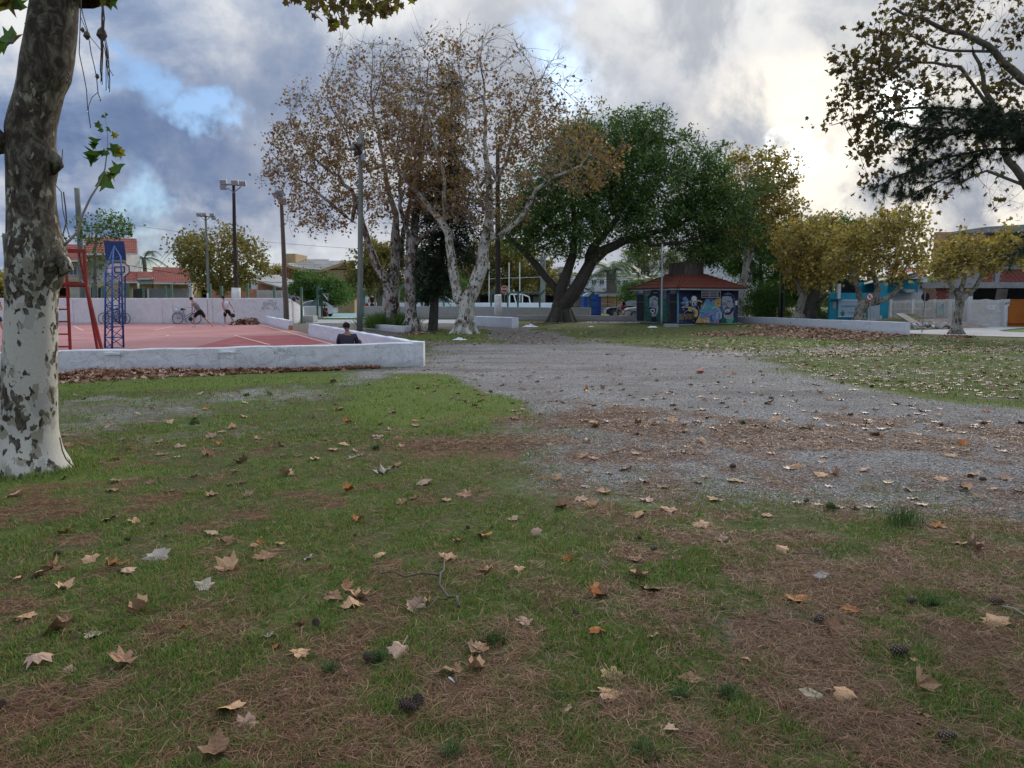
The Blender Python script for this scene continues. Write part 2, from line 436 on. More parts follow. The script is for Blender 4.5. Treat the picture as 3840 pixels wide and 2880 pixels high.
M['grey_metal'] = pm('galvanised_metal', (0.34, 0.36, 0.38), (0.26, 0.27, 0.29), 5.0, 0.45, metal=0.3, bmp=0.1)
M['black'] = pm('black_rubber', (0.02, 0.02, 0.022), (0.03, 0.03, 0.03), 6.0, 0.6, bmp=0.1)
M['wire'] = pm('black_cable', (0.02, 0.02, 0.022), None, 6.0, 0.6, bmp=0)
M['court'] = None
def in_poly(px, py, poly, soft):
 """soft inside measure of a polygon, 0..1"""
 inside = np.zeros(px.shape, bool); dmin = np.full(px.shape, 1e9)
 n = len(poly)
 for i in range(n):
  x0, y0 = poly[i]; x1, y1 = poly[(i + 1) % n]
  c = (y0 > py) != (y1 > py)
  xs = (x1 - x0) * (py - y0) / ((y1 - y0) if y1 != y0 else 1e-9) + x0
  inside ^= c & (px < xs)
  dx, dy = x1 - x0, y1 - y0
  t = np.clip(((px - x0) * dx + (py - y0) * dy) / (dx * dx + dy * dy + 1e-9), 0, 1)
  dmin = np.minimum(dmin, np.hypot(px - x0 - t * dx, py - y0 - t * dy))
 sd_ = np.where(inside, dmin, -dmin)
 return np.clip(sd_ / soft + 0.5, 0, 1)
def gp(pts): return [tuple(G(*q)[:2]) for q in pts]
GRAVEL = gp([(1560, 1290), (1900, 1288), (2250, 1292), (2900, 1322), (3250, 1300), (3500, 1290), (3560, 1310), (3200, 1325), (2860, 1328), (3000, 1400), (3400, 1480), (3900, 1530), (4600, 1560), (4600, 2060), (3840, 1960),
    (3400, 1880), (2700, 1850), (2180, 1830), (2090, 1740), (2010, 1640), (1880, 1545), (1600, 1450), (1340, 1430), (1340, 1400), (1590, 1375)])
GRAVEL_B = gp([(220, 1520), (500, 1498), (900, 1482), (1050, 1462), (1300, 1464), (1240, 1488), (900, 1500), (700, 1522), (400, 1552), (150, 1570)])
DIRT_FAR = gp([(960, 1205), (1800, 1208), (1960, 1232), (2400, 1222), (2420, 1240), (2100, 1262), (2700, 1285), (1560, 1296), (1450, 1262), (1150, 1262), (1000, 1240)])
GRASS_D = gp([(1520, 1240), (1640, 1226), (1780, 1238), (1880, 1262), (1900, 1282), (1700, 1290), (1500, 1270)])
GRASS_K = gp([(1960, 1232), (2400, 1222), (2780, 1214), (3100, 1222), (3500, 1262), (3560, 1280), (3200, 1288), (2700, 1286), (2250, 1284), (2160, 1278), (2500, 1262), (2060, 1250)])
GRASS_R = gp([(2800, 1332), (3100, 1325), (3420, 1296), (3600, 1276), (4100, 1292), (4700, 1320), (4700, 1560), (3840, 1520), (3400, 1490), (3200, 1455), (2950, 1385)])
MOSS = gp([(1500, 1405), (1640, 1400), (1920, 1500), (1900, 1570), (1560, 1625), (1300, 1560), (1280, 1480)])
NEED2 = gp([(1980, 1660), (2200, 1750), (2700, 1790), (3300, 1830), (4300, 1900), (4300, 2040), (3300, 1930), (2700, 1890), (2150, 1880), (1850, 1760)])
NEEDLES = gp([(1780, 1560), (2150, 1500), (2600, 1540), (3400, 1560), (4600, 1640), (4600, 2020), (3400, 1900), (2200, 1840), (1950, 1780), (1600, 1720), (1380, 1700), (1500, 1620)])
BROWN = gp([(2200, 1900), (3000, 1840), (4800, 1980), (5200, 3200), (3300, 3100), (2500, 2500), (2200, 2300), (2400, 2150)])
BROWN_L = gp([(-300, 2350), (500, 2600), (1100, 2550), (1300, 3200), (-600, 3300)])
BROWN_C = gp([(1150, 2850), (1500, 2600), (2500, 2650), (2500, 3200), (1200, 3200)])
BARE = gp([(2750, 2330), (3050, 2250), (3250, 2330), (3100, 2420), (2800, 2420)])
STRIPS = [gp(q) for q in ([(2950, 1400), (3200, 1445), (3500, 1482), (3900, 1505), (4300, 1520), (4300, 1560), (3800, 1540), (3300, 1492), (2900, 1425)], [(2250, 1266), (2700, 1270), (3150, 1280), (3100, 1296), (2700, 1286), (2200, 1282)], [(1540, 1250), (1740, 1240), (1880, 1262), (1860, 1282), (1640, 1288), (1500, 1274)], [(-200, 1660), (240, 1690), (520, 1760), (300, 1850), (-300, 1900)])]
SLABR = gp([(2250, 1215), (2450, 1207), (2420, 1203), (2230, 1207)])
def zones(x, y):
 """grass, needle and dirt cover of a place"""
 w1 = (fbm(x * 0.7, y * 0.35, 4, 3) - 0.5); w2 = (fbm(x * 0.7 + 40, y * 0.35, 4, 9) - 0.5)
 far = np.clip(y / 25, 0.25, 1.6)
 X = x + w1 * 3.2 * far; Y = y + w2 * 3.2 * far
 s1 = 2.0 + 0.8 * far
 gr = np.maximum(in_poly(X, Y, GRAVEL, s1), .66 * in_poly(X, Y, GRAVEL_B, s1))
 moss = in_poly(X, Y, MOSS, 0.7)
 gr = gr * (1 - moss)
 dirt = in_poly(X, Y, DIRT_FAR, 1.5)
 grass = 1 - gr
 grass = np.where(y < 150, np.maximum(grass * (1 - dirt), 0), grass)
 gk = np.maximum(in_poly(X, Y, GRASS_D, 0.8), in_poly(X, Y, GRASS_K, 1.2))
 grr = in_poly(X, Y, GRASS_R, 0.8)
 grass = np.maximum(grass, np.maximum(gk, grr)); dirt = dirt * (1 - gk)
 n1 = fbm(x * 2.2, y * 1.4, 4, 21); n2 = fbm(x * 0.9 + 5, y * 1.3, 4, 33)
 n3 = fbm(x * 4.2, y * 3.4, 4, 55)
 need = in_poly(X, Y, NEEDLES, 1.0) * np.clip((n2 * 0.6 + n1 * 0.4 - 0.39) * 5, 0, .92)
 need = np.maximum(need, in_poly(X, Y, NEED2, 1.2) * np.clip((n1 * .4 + n3 * .6 - .40) * 5, 0, .8))
 br = np.maximum(np.maximum(in_poly(X, Y, BROWN, 0.8), in_poly(X, Y, BROWN_L, 0.5)), in_poly(X, Y, BROWN_C, 0.4))
 need = np.maximum(need, np.clip((n1 * 0.35 + n3 * 0.65 - 0.49 + 0.09 * br) * 5, 0, 0.85) * np.clip((11 - y) / 4, 0, 1))
 bare = in_poly(X, Y, BARE, 0.5)
 worn = np.clip((n2 * 0.5 + n1 * 0.5 - 0.50) * 8, 0, 1) * np.clip((y - 6) / 3, 0, 1) * np.clip((36 - y) / 10, 0, 1)
 strip = in_poly(X, Y, gp([(150, 1410), (1350, 1395), (1330, 1440), (800, 1455), (150, 1475)]), 0.5)
 for q in STRIPS: strip = np.maximum(strip, in_poly(X, Y, q, 0.8))
 grass = grass * (1 - 0.75 * bare) * (1 - 0.45 * worn * (1 - moss) * (1 - strip))
 return np.clip(grass, 0, 1), np.clip(need, 0, 1), np.clip(dirt, 0, 1), np.clip(np.maximum(moss, strip), 0, 1)
def gheight(x, y):
 return (fbm(x * 1.6, y * 1.6, 3, 71) - 0.5) * 0.05 * np.clip((y - 1) / 3, 0, 1)
tcol = np.concatenate([[-60, -20, -8, -4, -2.4, -1.7], np.linspace(-1.3, 1.3, 520), [1.7, 2.4, 4, 8, 20, 60]])
rows_ = np.concatenate([[-200, -60, -20, -8, -4, -2, -1, 0, 1.0, 1.8], 1.0 / np.linspace(1 / 2.3, 1 / 62, 430), 62 * 1.09 ** np.arange(1, 40)])
gy = rows_[:, None].repeat(len(tcol), 1)
gx = tcol[None, :] * (np.maximum(gy, 0) + 5.0)
za, zb, zd, zm = zones(gx, gy)
gz = gheight(gx, gy) * (gy < 60)
nr, nc = gx.shape
idx = np.arange(nr * nc).reshape(nr, nc)
fq = np.stack([idx[:-1, :-1], idx[:-1, 1:], idx[1:, 1:], idx[1:, :-1]], -1).reshape(-1, 4)
m_, b, pr, out = newmat('park_ground')
att = b.n('ShaderNodeAttribute', attribute_name='cover')
sp = b.n('ShaderNodeSeparateColor', i_0=att.outputs['Color'])
A_, B_, D_ = sp.outputs[0], sp.outputs[1], sp.outputs[2]
E_ = att.outputs['Alpha']
co = coords(b)
nf = b.noise(co, 38, 5, 0.7); nm = b.noise(co, 9, 5, 0.65); nl = b.noise(co, 1.1, 4, 0.6)
pv = b.vor(co, 55, out='Color'); pvs = b.n('ShaderNodeSeparateColor', i_0=pv).outputs[0]
grav = b.ramp(b.math('ADD', b.math('MULTIPLY', pvs, 0.6), b.math('MULTIPLY', nf, 0.4)),
    [(0.15, (0.075, 0.072, 0.075)), (0.4, (0.195, 0.183, 0.178)), (0.62, (0.29, 0.273, 0.265)), (0.85, (0.45, 0.43, 0.42))])
grav = b.mix(b.math('MULTIPLY', b.step(nl, 0.42, 0.62), 0.5), grav, (0.17, 0.15, 0.135))
grav = b.mix(b.math('MULTIPLY', b.step(nm, 0.52, 0.72), 0.35), grav, (0.16, 0.135, 0.11))
dirtc = b.mix(nf, (0.10, 0.085, 0.075), (0.22, 0.195, 0.175))
grav = b.mix(b.math('MULTIPLY', b.step(b.noise(b.vmath('MULTIPLY', co, (.22, 1.0, 1)), .9, 6, .65, .4), 0.47, 0.66), 0.6), grav, (0.115, 0.098, 0.085))
base = b.mix(D_, grav, dirtc)
soil = b.mix(nf, (0.05, 0.037, 0.024), (0.13, 0.098, 0.065))
gcol = b.ramp(b.math('ADD', b.math('MULTIPLY', nf, 0.55), b.math('MULTIPLY', nm, 0.45)),
    [(0.30, (0.028, 0.036, 0.011)), (0.46, (0.07, 0.098, 0.024)), (0.60, (0.125, 0.165, 0.04)), (0.78, (0.22, 0.205, 0.085))])
dull = b.mix(nf, (0.055, 0.047, 0.024), (0.135, 0.112, 0.06))
lush = b.mix(nf, (0.075, 0.11, 0.02), (0.17, 0.22, 0.05))
gcol = b.mix(b.math('MULTIPLY', E_, 0.7), gcol, lush)
gcol = b.mix(b.math('MULTIPLY', b.step(b.math('ADD', b.math('MULTIPLY', nl, 0.5), b.math('MULTIPLY', nm, 0.5)), 0.44, 0.58), b.math('SUBTRACT', 0.8, b.math('MULTIPLY', E_, 0.6))), gcol, dull)
gm = b.step(b.math('ADD', A_, b.math('MULTIPLY', b.math('SUBTRACT', b.math('ADD', b.math('MULTIPLY', nf, 0.5), b.math('MULTIPLY', nm, 0.5)), 0.5), 2.4)), 0.3, 0.75)
base = b.mix(gm, base, gcol)
base = b.mix(b.math('MULTIPLY', b.step(b.noise(co, 14, 5, .7), 0.55, 0.7), b.math('MULTIPLY', A_, 0.7)), base, soil)
nst = b.noise(b.vmath('MULTIPLY', co, (6, 40, 10)), 1.0, 4, 0.65, 1.5)
ncol = b.ramp(nst, [(0.35, (0.055, 0.026, 0.015)), (0.5, (0.15, 0.078, 0.045)), (0.66, (0.26, 0.15, 0.09))])
nmk = b.step(b.math('ADD', B_, b.math('MULTIPLY', b.math('SUBTRACT', b.math('ADD', b.math('MULTIPLY', nf, 0.5), b.math('MULTIPLY', nst, 0.5)), 0.5), 2.0)), 0.25, 0.8)
base = b.mix(b.math('MULTIPLY', nmk, 0.85), base, ncol)
b.set(pr.inputs['Base Color'], base)
pr.inputs['Roughness'].default_value = 0.95
pr.inputs['Specular IOR Level'].default_value = 0.1
bump(b, pr, b.math('ADD', b.math('MULTIPLY', pvs, 0.4), nf), 0.9, 0.03)
ground_me = big_mesh('ground', np.stack([gx, gy, gz], -1).reshape(-1, 3), fq, m_, True)
ca = ground_me.color_attributes.new('cover', 'FLOAT_COLOR', 'POINT')
ca.data.foreach_set('color', np.stack([za, zb, zd, zm], -1).astype(np.float32).ravel())
link('ground', ground_me, None, 'structure')
def sample_near(n, ymin, ymax, k=1.6, margin=1.12):
 """random places on the ground, denser close by"""
 u = RNG.random(n)
 a, c = ymin ** (1 - k), ymax ** (1 - k)
 y = (a + u * (c - a)) ** (1 / (1 - k))
 x = RNG.uniform(-1, 1, n) * (y * 0.667 * margin + 0.3)
 return x, y
TRUNK_SPOT = (P(115, 1700, 7.1).x, 7.1)
def wall_run(mb, pts, h, th, seg=0.5, wob=0.012, mi=0):
 """a wall along ground points [(x,y)] with heights h (number or list); its top is slightly uneven"""
 hs = h if hasattr(h, '__len__') else [h] * len(pts)
 P2 = []
 for (a, ha), (c, hc) in zip(zip(pts[:-1], hs[:-1]), zip(pts[1:], hs[1:])):
  a2, c2 = Vector(a[:2]), Vector(c[:2]); L = (c2 - a2).length; n = max(1, int(L / seg))
  for i in range(n): P2.append((a2.lerp(c2, i / n), ha + (hc - ha) * i / n))
 P2.append((Vector(pts[-1][:2]), hs[-1]))
 vs_, fs = [], []
 zs = (-0.12, 0.12, 0.30, 0.55, 0.82, 0.96, 1.0)
 nz_ = len(zs)
 for i, (p, hh) in enumerate(P2):
  d = (P2[min(i + 1, len(P2) - 1)][0] - P2[max(i - 1, 0)][0]).normalized()
  nrm = Vector((d.y, -d.x))
  hh = hh + random.uniform(-wob, wob)
  for s_ in (1, -1):
   for k, z in enumerate(zs):
    t = th / 2 - (0.018 if k == nz_ - 1 else 0.0)
    q = p + nrm * s_ * (t + random.uniform(-wob, wob) * 0.45)
    vs_.append((q.x, q.y, z * hh if k else -0.12))
 st = 2 * nz_
 for i in range(len(P2) - 1):
  for s_ in (0, 1):
   for k in range(nz_ - 1):
    a = i * st + s_ * nz_ + k; c = a + st
    fs.append((a, c, c + 1, a + 1) if s_ == 0 else (a, a + 1, c + 1, c))
  a = i * st + nz_ - 1
  fs.append((a, a + st, a + st + nz_, a + nz_))
 for i in (0, len(P2) - 1):
  ring = [i * st + k for k in range(nz_)] + [i * st + nz_ + k for k in range(nz_ - 1, -1, -1)]
  fs.append(tuple(ring if i else ring[::-1]))
 return mb.add(vs_, fs, mi)
nearL, nearM, corner = G(-420, 1425), G(700, 1394), G(1560, 1372)
A_side, A_far = G(1165, 1262), G(1575, 1368)
mb = MB()
NW = solo('low_wall', wall_run(MB(), [nearL, G(220, 1402), nearM, G(1100, 1383), G(1550, 1372)], [.50, .50, .52, .54, .56], 0.22, 0.35),
   M['white_wall'], 'long low whitewashed wall of the red court nearest the lawn, cracked and flaking', 'wall')
for sx in (440, 862):
 c = G(sx, 1398 if sx < 600 else 1390); c.y -= 0.11
 mb = MB(); mb.box((c.x - .14, c.y - 0.09, -.02), (c.x + .14, c.y + 0.06, .40)); mb.box((c.x - .16, c.y - 0.11, .40), (c.x + .16, c.y + 0.06, .445))
 part('buttress', mb, M['white_wall'], NW)
c = G(1566, 1371)
mb = MB(); mb.box((c.x - 0.12, c.y - 0.16, -.05), (c.x + .16, c.y + 0.22, .575)); part('end_block', mb, M['white_wall'], NW)
SW = solo('low_wall', wall_run(MB(), [(c.x + 0.03, c.y + 0.24), G(1330, 1300), G(1168, 1262)], [.55, .53, .55], 0.2, 0.5), M['bright_wall'],
   'low white wall running back from the corner block beside the seated man', 'wall')
mb = MB(); q = G(1168, 1262); mb.box((q.x - .13, q.y - .02, 0), (q.x + .12, q.y + .3, .34)); part('end_block', mb, M['bright_wall'], SW)
SW2 = solo('low_wall', wall_run(MB(), [G(1092, 1240), G(1010, 1218), G(975, 1211)], [.52, .5, .48], 0.2, 0.5), M['bright_wall'],
   'short low white wall with broken end showing orange brick, by the leaf heap', 'wall')
mb = MB(); q = G(1094, 1240); mb.box((q.x - .12, q.y - .14, 0.02), (q.x + .10, q.y - .105, .26))
part('bare_brick', mb, pm('bare_brick', (0.42, 0.19, 0.08), (0.30, 0.13, 0.06)), SW2)
FWY = 48.6
FL, FR = Vector((-60, FWY, 0)), G(1096, 1214)
FW = solo('high_wall', wall_run(MB(), [(-34, FWY), (FR.x, FWY)], 1.64, 0.22, 0.6, 0.008), M['far_wall'],
   'high white wall behind the red court with two bicycles leaning on it', 'wall')
for sx in (265, 395, 600, 640, 770, 788):
 q = P(sx, 1150, FWY - 0.12); mb = MB(); mb.box((q.x - .13, q.y - .045, 0), (q.x + .13, q.y + 0.01, 1.62)); part('pilaster', mb, M['far_wall'], FW)
WG0, WG1 = Vector((FR.x + 0.11, FWY - .11, 0)), G(1141, 1209.5)
mb = MB()
nrm = Vector((0.2, -0.04, 0))
mb.prism([WG0, WG1, (WG1.x, WG1.y, 1.0), (WG0.x, WG0.y, 1.62)], (-0.2, 0.02, 0)); SWG = solo('wing_wall', mb, M['far_wall'], 'sloping white end wall where the high court wall steps down', 'wall')
M['spray'] = pm('faded_black_spray', (0.30, 0.30, 0.34), (0.40, 0.40, 0.44), 9, 0.9, bmp=0)
def text_mesh(name, s, size, Mx, mat, parent=None, extrude=0.002, label=None, sx=1.0):
 cu = bpy.data.curves.new(name, 'FONT'); cu.body = s; cu.size = size; cu.extrude = extrude; cu.resolution_u = 2
 cu.align_x = 'CENTER'; cu.align_y = 'CENTER'
 to = bpy.data.objects.new(name, cu); COL.objects.link(to)
 dg = bpy.context.evaluated_depsgraph_get(); dg.update()
 me = bpy.data.meshes.new_from_object(to.evaluated_get(dg))
 bpy.data.objects.remove(to)
 me.transform(Mx @ Matrix.Scale(sx, 4, (1, 0, 0)))
 me.materials.clear(); me.materials.append(mat)
 return link(name, me, parent, None, label)
def frameM(o, ex, ez=(0, 0, 1)):
 """matrix whose x runs along ex, y along ez, z out of the surface"""
 ex = Vector(ex).normalized(); ez = Vector(ez).normalized(); n = ex.cross(ez)
 return Matrix.Translation(Vector(o)) @ Matrix(((ex.x, ez.x, n.x), (ex.y, ez.y, n.y), (ex.z, ez.z, n.z))).to_4x4()
for (sx, sy, s_, sz) in ((1012, 1140, 'EWGY', .30), (1010, 1156, 'BTG - 21', .26), (1016, 1126, 'ncr', .2), (1086, 1132, '#11', .26), (894, 1178, '', .2)):
 if s_:
  q = P(sx, sy, FWY - 0.135); text_mesh('graffiti', s_, sz, frameM(q, (1, 0, 0)), M['spray'], FW)
m_, b, pr, out = newmat('red_court_paint')
co = coords(b)
rc = b.mix(b.step(b.noise(co, 0.35, 5, .6), .35, .65), (0.36, 0.15, 0.145), (0.43, 0.20, 0.19))
rc = b.mix(b.math('MULTIPLY', b.step(b.noise(b.vmath('MULTIPLY', co, (1, 1, 1)), 2.6, 7, .7), .48, .72), .5), rc, (0.35, 0.15, 0.145))
rc = b.mix(b.math('MULTIPLY', b.step(b.noise(co, 22, 4, .7), .55, .75), .4), rc, (0.50, 0.30, 0.29))
b.set(pr.inputs['Base Color'], rc); pr.inputs['Roughness'].default_value = 0.7; pr.inputs['Specular IOR Level'].default_value = 0.25
bump(b, pr, b.noise(co, 30, 4), .2, .01)
M['court'] = m_
M['lane'] = pm('dark_red_lane_paint', (0.30, 0.055, 0.06), (0.36, 0.085, 0.085), 1.5, 0.7, dirt=(0.42, 0.2, 0.2), dirt_scale=1.1, dirt_amt=.5)
M['line'] = pm('worn_line_paint', (0.70, 0.60, 0.45), (0.60, 0.42, 0.35), 5.0, 0.8, bmp=0, dirt=(0.46, 0.22, 0.2), dirt_scale=2.4, dirt_amt=.5)
cf = [nearL + Vector((0, .13, 0)), G(1560, 1369) + Vector((-.05, .2, 0)), G(1168, 1262) + Vector((.1, .2, 0)), G(1092, 1240), G(985, 1212.5), Vector((-16.3, FWY - .1, 0)), Vector((-34, FWY - .1, 0)), Vector((-34, 15, 0))]
mb = MB(); mb.prism([(q.x, q.y, 0.0) for q in cf], (0, 0, 0.034)); struct('court_floor', mb, M['court'])
def flat(name, poly, z, mat, kind='structure', parent=None):
 mb = MB(); mb.add([(q[0], q[1], z) for q in poly], [tuple(range(len(poly)))])
 return link(name, mb.mesh(name, mat), parent, kind)
def stripe(mb, a, c, w_, z):
 a, c = Vector(a[:2]), Vector(c[:2]); d = (c - a).normalized(); n = Vector((-d.y, d.x)) * w_ / 2
 k = len(mb.v); mb.add([(a.x - n.x, a.y - n.y, z), (c.x - n.x, c.y - n.y, z), (c.x + n.x, c.y + n.y, z), (a.x + n.x, a.y + n.y, z)], [(0, 1, 2, 3)])
flat('lane_marking', [G(900, 1258, .034), G(1120, 1256, .034), G(1230, 1284, .034), G(1100, 1300, .034), G(700, 1310, .034)], 0.038, M['lane'])
mb = MB()
for a, c, w_ in (((965, 1214), (1300, 1306), .10), ((240, 1316), (1290, 1298), .10), ((700, 1264), (1130, 1256), .09), ((880, 1257), (1010, 1292), .09), ((580, 1238), (655, 1222), .09), ((275, 1222), (312, 1239), .08)):
 stripe(mb, G(*a, .042), G(*c, .042), w_, 0.042)
e0, e1, e2 = G(277, 1263, .042), G(620, 1262, .042), G(450, 1255, .042)
cc = (e0 + e1) / 2; rr = (e1 - e0).length / 2
for i in range(40):
 a0, a1 = PI * i / 20, PI * (i + 1) / 20
 stripe(mb, cc + Vector((math.cos(a0) * rr, math.sin(a0) * rr, 0)), cc + Vector((math.cos(a1) * rr, math.sin(a1) * rr, 0)), .09, 0.046)
link('line_marking', mb.mesh('line_marking', M['line']), None, 'structure')
mb = MB(); wl = wall_run(MB(), [P(1128, 1160, 62).xy, P(1200, 1160, 63.5).xy], [1.0, 1.0], .2, 1, .006)
solo('low_wall', wl, M['far_wall'], 'short pale wall left of the green gateway to the second court', 'wall')
w2 = wall_run(MB(), [P(1368, 1160, 62).xy, P(1740, 1160, 61).xy, P(1990, 1160, 59).xy, P(2215, 1160, 57).xy], [1.0, 1.0, .95, .95], .2, 1.0, .006)
solo('low_wall', w2, M['grey_wall'], 'long grey wall of the second court behind the white trunks', 'wall')
w3 = wall_run(MB(), [P(1940, 1190, 56).xy, P(2120, 1190, 54.6).xy, P(2384, 1190, 53.8).xy], [.42, .42, .42], .2, 1.0, .008)
solo('low_wall', w3, M['grey_wall'], 'knee high grey wall running up to the painted kiosk', 'wall')
w4 = wall_run(MB(), [P(1228, 1160, 92).xy, P(2120, 1160, 92).xy], [1.12, 1.12], .2, 3, .006)
solo('low_wall', w4, M['bright_wall'], 'bright white wall on the far side of the mint green court', 'wall')
M['mint'] = pm('mint_court_paint', (0.36, 0.52, 0.50), (0.42, 0.58, 0.56), 0.5, 0.8, bmp=.05)
flat('mint_court_floor', [P(1128, 1190, 64).xy, P(2215, 1190, 59).xy, P(2200, 1160, 91.8).xy, P(1140, 1160, 91.8).xy], 0.03, M['mint'])
mb = MB(); stripe(mb, G(1230, 1170, .034), G(1360, 1178, .034), .12, .038); stripe(mb, G(1215, 1181, .034), G(1365, 1181, .034), .12, .038)
link('mint_court_line', mb.mesh('mint_court_line', M['pole_white']), None, 'structure')
flat('path', [G(1145, 1213), G(1800, 1213), G(1800, 1199), G(1150, 1199)], 0.012, M['path'])
flat('kiosk_path', [G(2150, 1212), G(2400, 1213), G(2400, 1205.5), G(2200, 1206.5)], 0.016, M['path'])
RW = [G(2768, 1209), G(2900, 1216), G(3100, 1231), G(3260, 1243), G(3402, 1255)]
W5 = solo('low_wall', wall_run(MB(), RW, [.40, .43, .47, .52, .56], .22, .6, .006), M['bright_wall'],
   'low bright white wall with red leaves heaped along its foot, in front of the turquoise house', 'wall')
def block(a, c, h, th, label, mat='bright_wall', name='concrete_block'):
 return solo(name, wall_run(MB(), [a, c], h, th, .5, .006), M[mat], label, 'bench')
block(G(1790, 1222), G(1932, 1230), [.58, .57], .45, 'long white block bench beside the white footed dark pole', name='block_bench')
kp = [G(1389, 1236), G(1512, 1247)]
PL = thing('planter', 'low whitewashed kerb planter full of tall green grass', 'planter', kp[0])
part('kerb', wall_run(MB(), [kp[0], kp[1]], [.30, .32], .16, .5, .01), M['white_wall'], PL)
part('kerb', wall_run(MB(), [kp[1] + Vector((0, .12, 0)), kp[1] + Vector((.3, 2.2, 0))], .3, .16, .5, .01), M['white_wall'], PL)
part('kerb', wall_run(MB(), [kp[0] + Vector((0, .12, 0)), kp[0] + Vector((.3, 2.2, 0))], .3, .16, .5, .01), M['white_wall'], PL)
def pole(name, label, cat, base, top, r0, r1, mat, foot=None, group=None, n=8):
 base, top = Vector(base), Vector(top)
 t = thing(name, label, cat, base, group)
 k = 6; pts = [base.lerp(top, i / k) + Vector((random.uniform(-.02, .02), 0, 0)) * (0 < i < k) for i in range(k + 1)]
 part('shaft', MB().tube(pts, [r0 + (r1 - r0) * i / k for i in range(k + 1)], n), M[mat], t, True)
 if foot:
  part('painted_foot', MB().tube([base, base.lerp(top, foot)], [r0 * 1.18, r0 * 1.15], n), M['pole_white'], t, True)
 return t
def lamp_head(c, w_, h, parent, aim=(0, -1, -.5), name='floodlight'):
 aim = Vector(aim).normalized(); c = Vector(c)
 Mx = Matrix.Translation(c) @ aim.to_track_quat('Y', 'Z').to_matrix().to_4x4()
 hd = part(name, MB().box((-w_ / 2, -.12, -h / 2), (w_ / 2, .10, h / 2), 0, Mx), M['grey_metal'], parent)
 part('lens', MB().box((-w_ / 2 * .86, .10, -h / 2 * .8), (w_ / 2 * .86, .112, h / 2 * .8), 0, Mx), M['lens'], hd)
 return hd
M['lens'] = pm('lamp_glass', (0.42, 0.46, 0.52), (0.3, 0.33, 0.38), 3, .15, spec=.6, bmp=0)
t = pole('floodlight_pole', 'tall dark pole with four floodlights on a crossbar and a white painted foot', 'light pole', (P(885.5, 1150, 51.5).x, 51.5, 0), P(876, 682, 51.5), .17, .10, 'pole_dark')
part('painted_foot', MB().tube([P(885.5, 1150, 51.5), P(885, 1079, 51.5)], [.30, .29], 10), M['pole_white'], t, True)
part('crossbar', MB().bar(P(830, 690, 51.4), P(920, 696, 51.4), .08, .1), M['grey_metal'], t)
part('crossbar', MB().bar(P(848, 700, 51.3), P(876, 722, 51.4), .05, .06).bar(P(904, 700, 51.3), P(876, 722, 51.4), .05, .06), M['grey_metal'], t)
for sx, sy in ((838, 682), (881, 684), (910, 687), (839, 702)): lamp_head(P(sx, sy, 51.2), .42, .3, t)
t = pole('floodlight_pole', 'slender grey pole with four floodlights rising behind the bushy tree', 'light pole', (P(785, 1150, 55).x, 55, 0), P(771, 812, 55), .13, .08, 'pole_grey')
part('painted_foot', MB().tube([P(784.8, 1150, 55), P(783.8, 1100, 55)], [.17, .16], 10), M['pole_white'], t, True)
part('crossbar', MB().bar(P(738, 810, 55), P(810, 814, 55), .07, .07), M['grey_metal'], t)
part('crossbar', MB().bar(P(752, 812, 54.9), P(771, 828, 55), .04, .04).bar(P(790, 812, 54.9), P(771, 828, 55), .04, .04), M['grey_metal'], t)
for sx, sy in ((746, 803), (766, 803), (796, 804), (803, 818)): lamp_head(P(sx, sy, 54.8), .31, .20, t)
t = pole('wooden_pole', 'leaning brown wooden pole with two lamps at its tip, by the low white wall', 'light pole', G(1075, 1222), P(1052, 706, 45), .17, .10, 'pole_wood')
for sx, sy, am in ((1036, 730, (-.7, -1, -.9)), (1050, 724, (-.5, -1, -.6)), (1058, 752, (.5, -1, -.8))): lamp_head(P(sx, sy, 44.8), .42, .36, t, am)
part('bracket', MB().bar(P(1040, 745, 44.9), P(1062, 745, 44.9), .1, .12), M['pole_dark'], t)
t = pole('wooden_pole', 'tall pale square post with horn lamps standing behind the seated man', 'light pole', G(1349, 1246), P(1354, 488, 37), .175, .115, 'pole_grey', n=4)
for sx, sy, am in ((1326, 556, (-.8, -1, .1)), (1350, 541, (.1, -1, .1))):
 c = P(sx, sy, 36.7); a = Vector(am).normalized()
 part('horn_lamp', MB().lathe([(.04, -.26), (.07, -.1), (.13, .08), (.16, .10)], c, 10, axis=a), M['pole_grey'], t, True)
part('bracket', MB().bar(P(1330, 582, 36.8), P(1354, 566, 36.8), .14, .14).bar(P(1332, 540, 36.8), P(1347, 562, 36.8), .16, .12), M['pole_dark'], t)
part('junction_box', MB().box(tuple(P(1356, 604, 36.85)), tuple(P(1367, 580, 36.7) + Vector((0, 0, 0)))), M['grey_metal'], t)
t = pole('wooden_pole', 'dark pole with a tall white painted foot behind the white block bench', 'light pole', G(1867, 1212) + Vector((0, 0, 0)), P(1867, 560, 50), .19, .13, 'pole_dark')
part('painted_foot', MB().tube([G(1868, 1212) + Vector((0, -.02, -.02)), P(1867, 1107, 50)], [.26, .235], 12), M['pole_white'], t, True)
pole('concrete_pole', 'thick mossy concrete pole standing left of the blue hoop behind the court', 'utility pole', G(318, 1195), P(288, 705, 60), .27, .20, 'pole_grey')
t = pole('concrete_pole', 'short far pole leaning at the edge of the view left of the big trunk', 'utility pole', G(40, 1175), P(14, 876, 80), .22, .16, 'pole_grey')
part('crossarm', MB().bar(P(4, 886, 79.8), P(40, 884, 79.8), .1, .1), M['pole_grey'], t)
pole('wooden_pole', 'crooked pale timber post in front of the dark green tree', 'post', G(1583, 1178), P(1579, 942, 70), .15, .12, 'pole_wood')
pole('concrete_pole', 'pale pole behind the forked plane trunks', 'post', G(1528, 1176), P(1526, 880, 72), .12, .10, 'pole_grey')
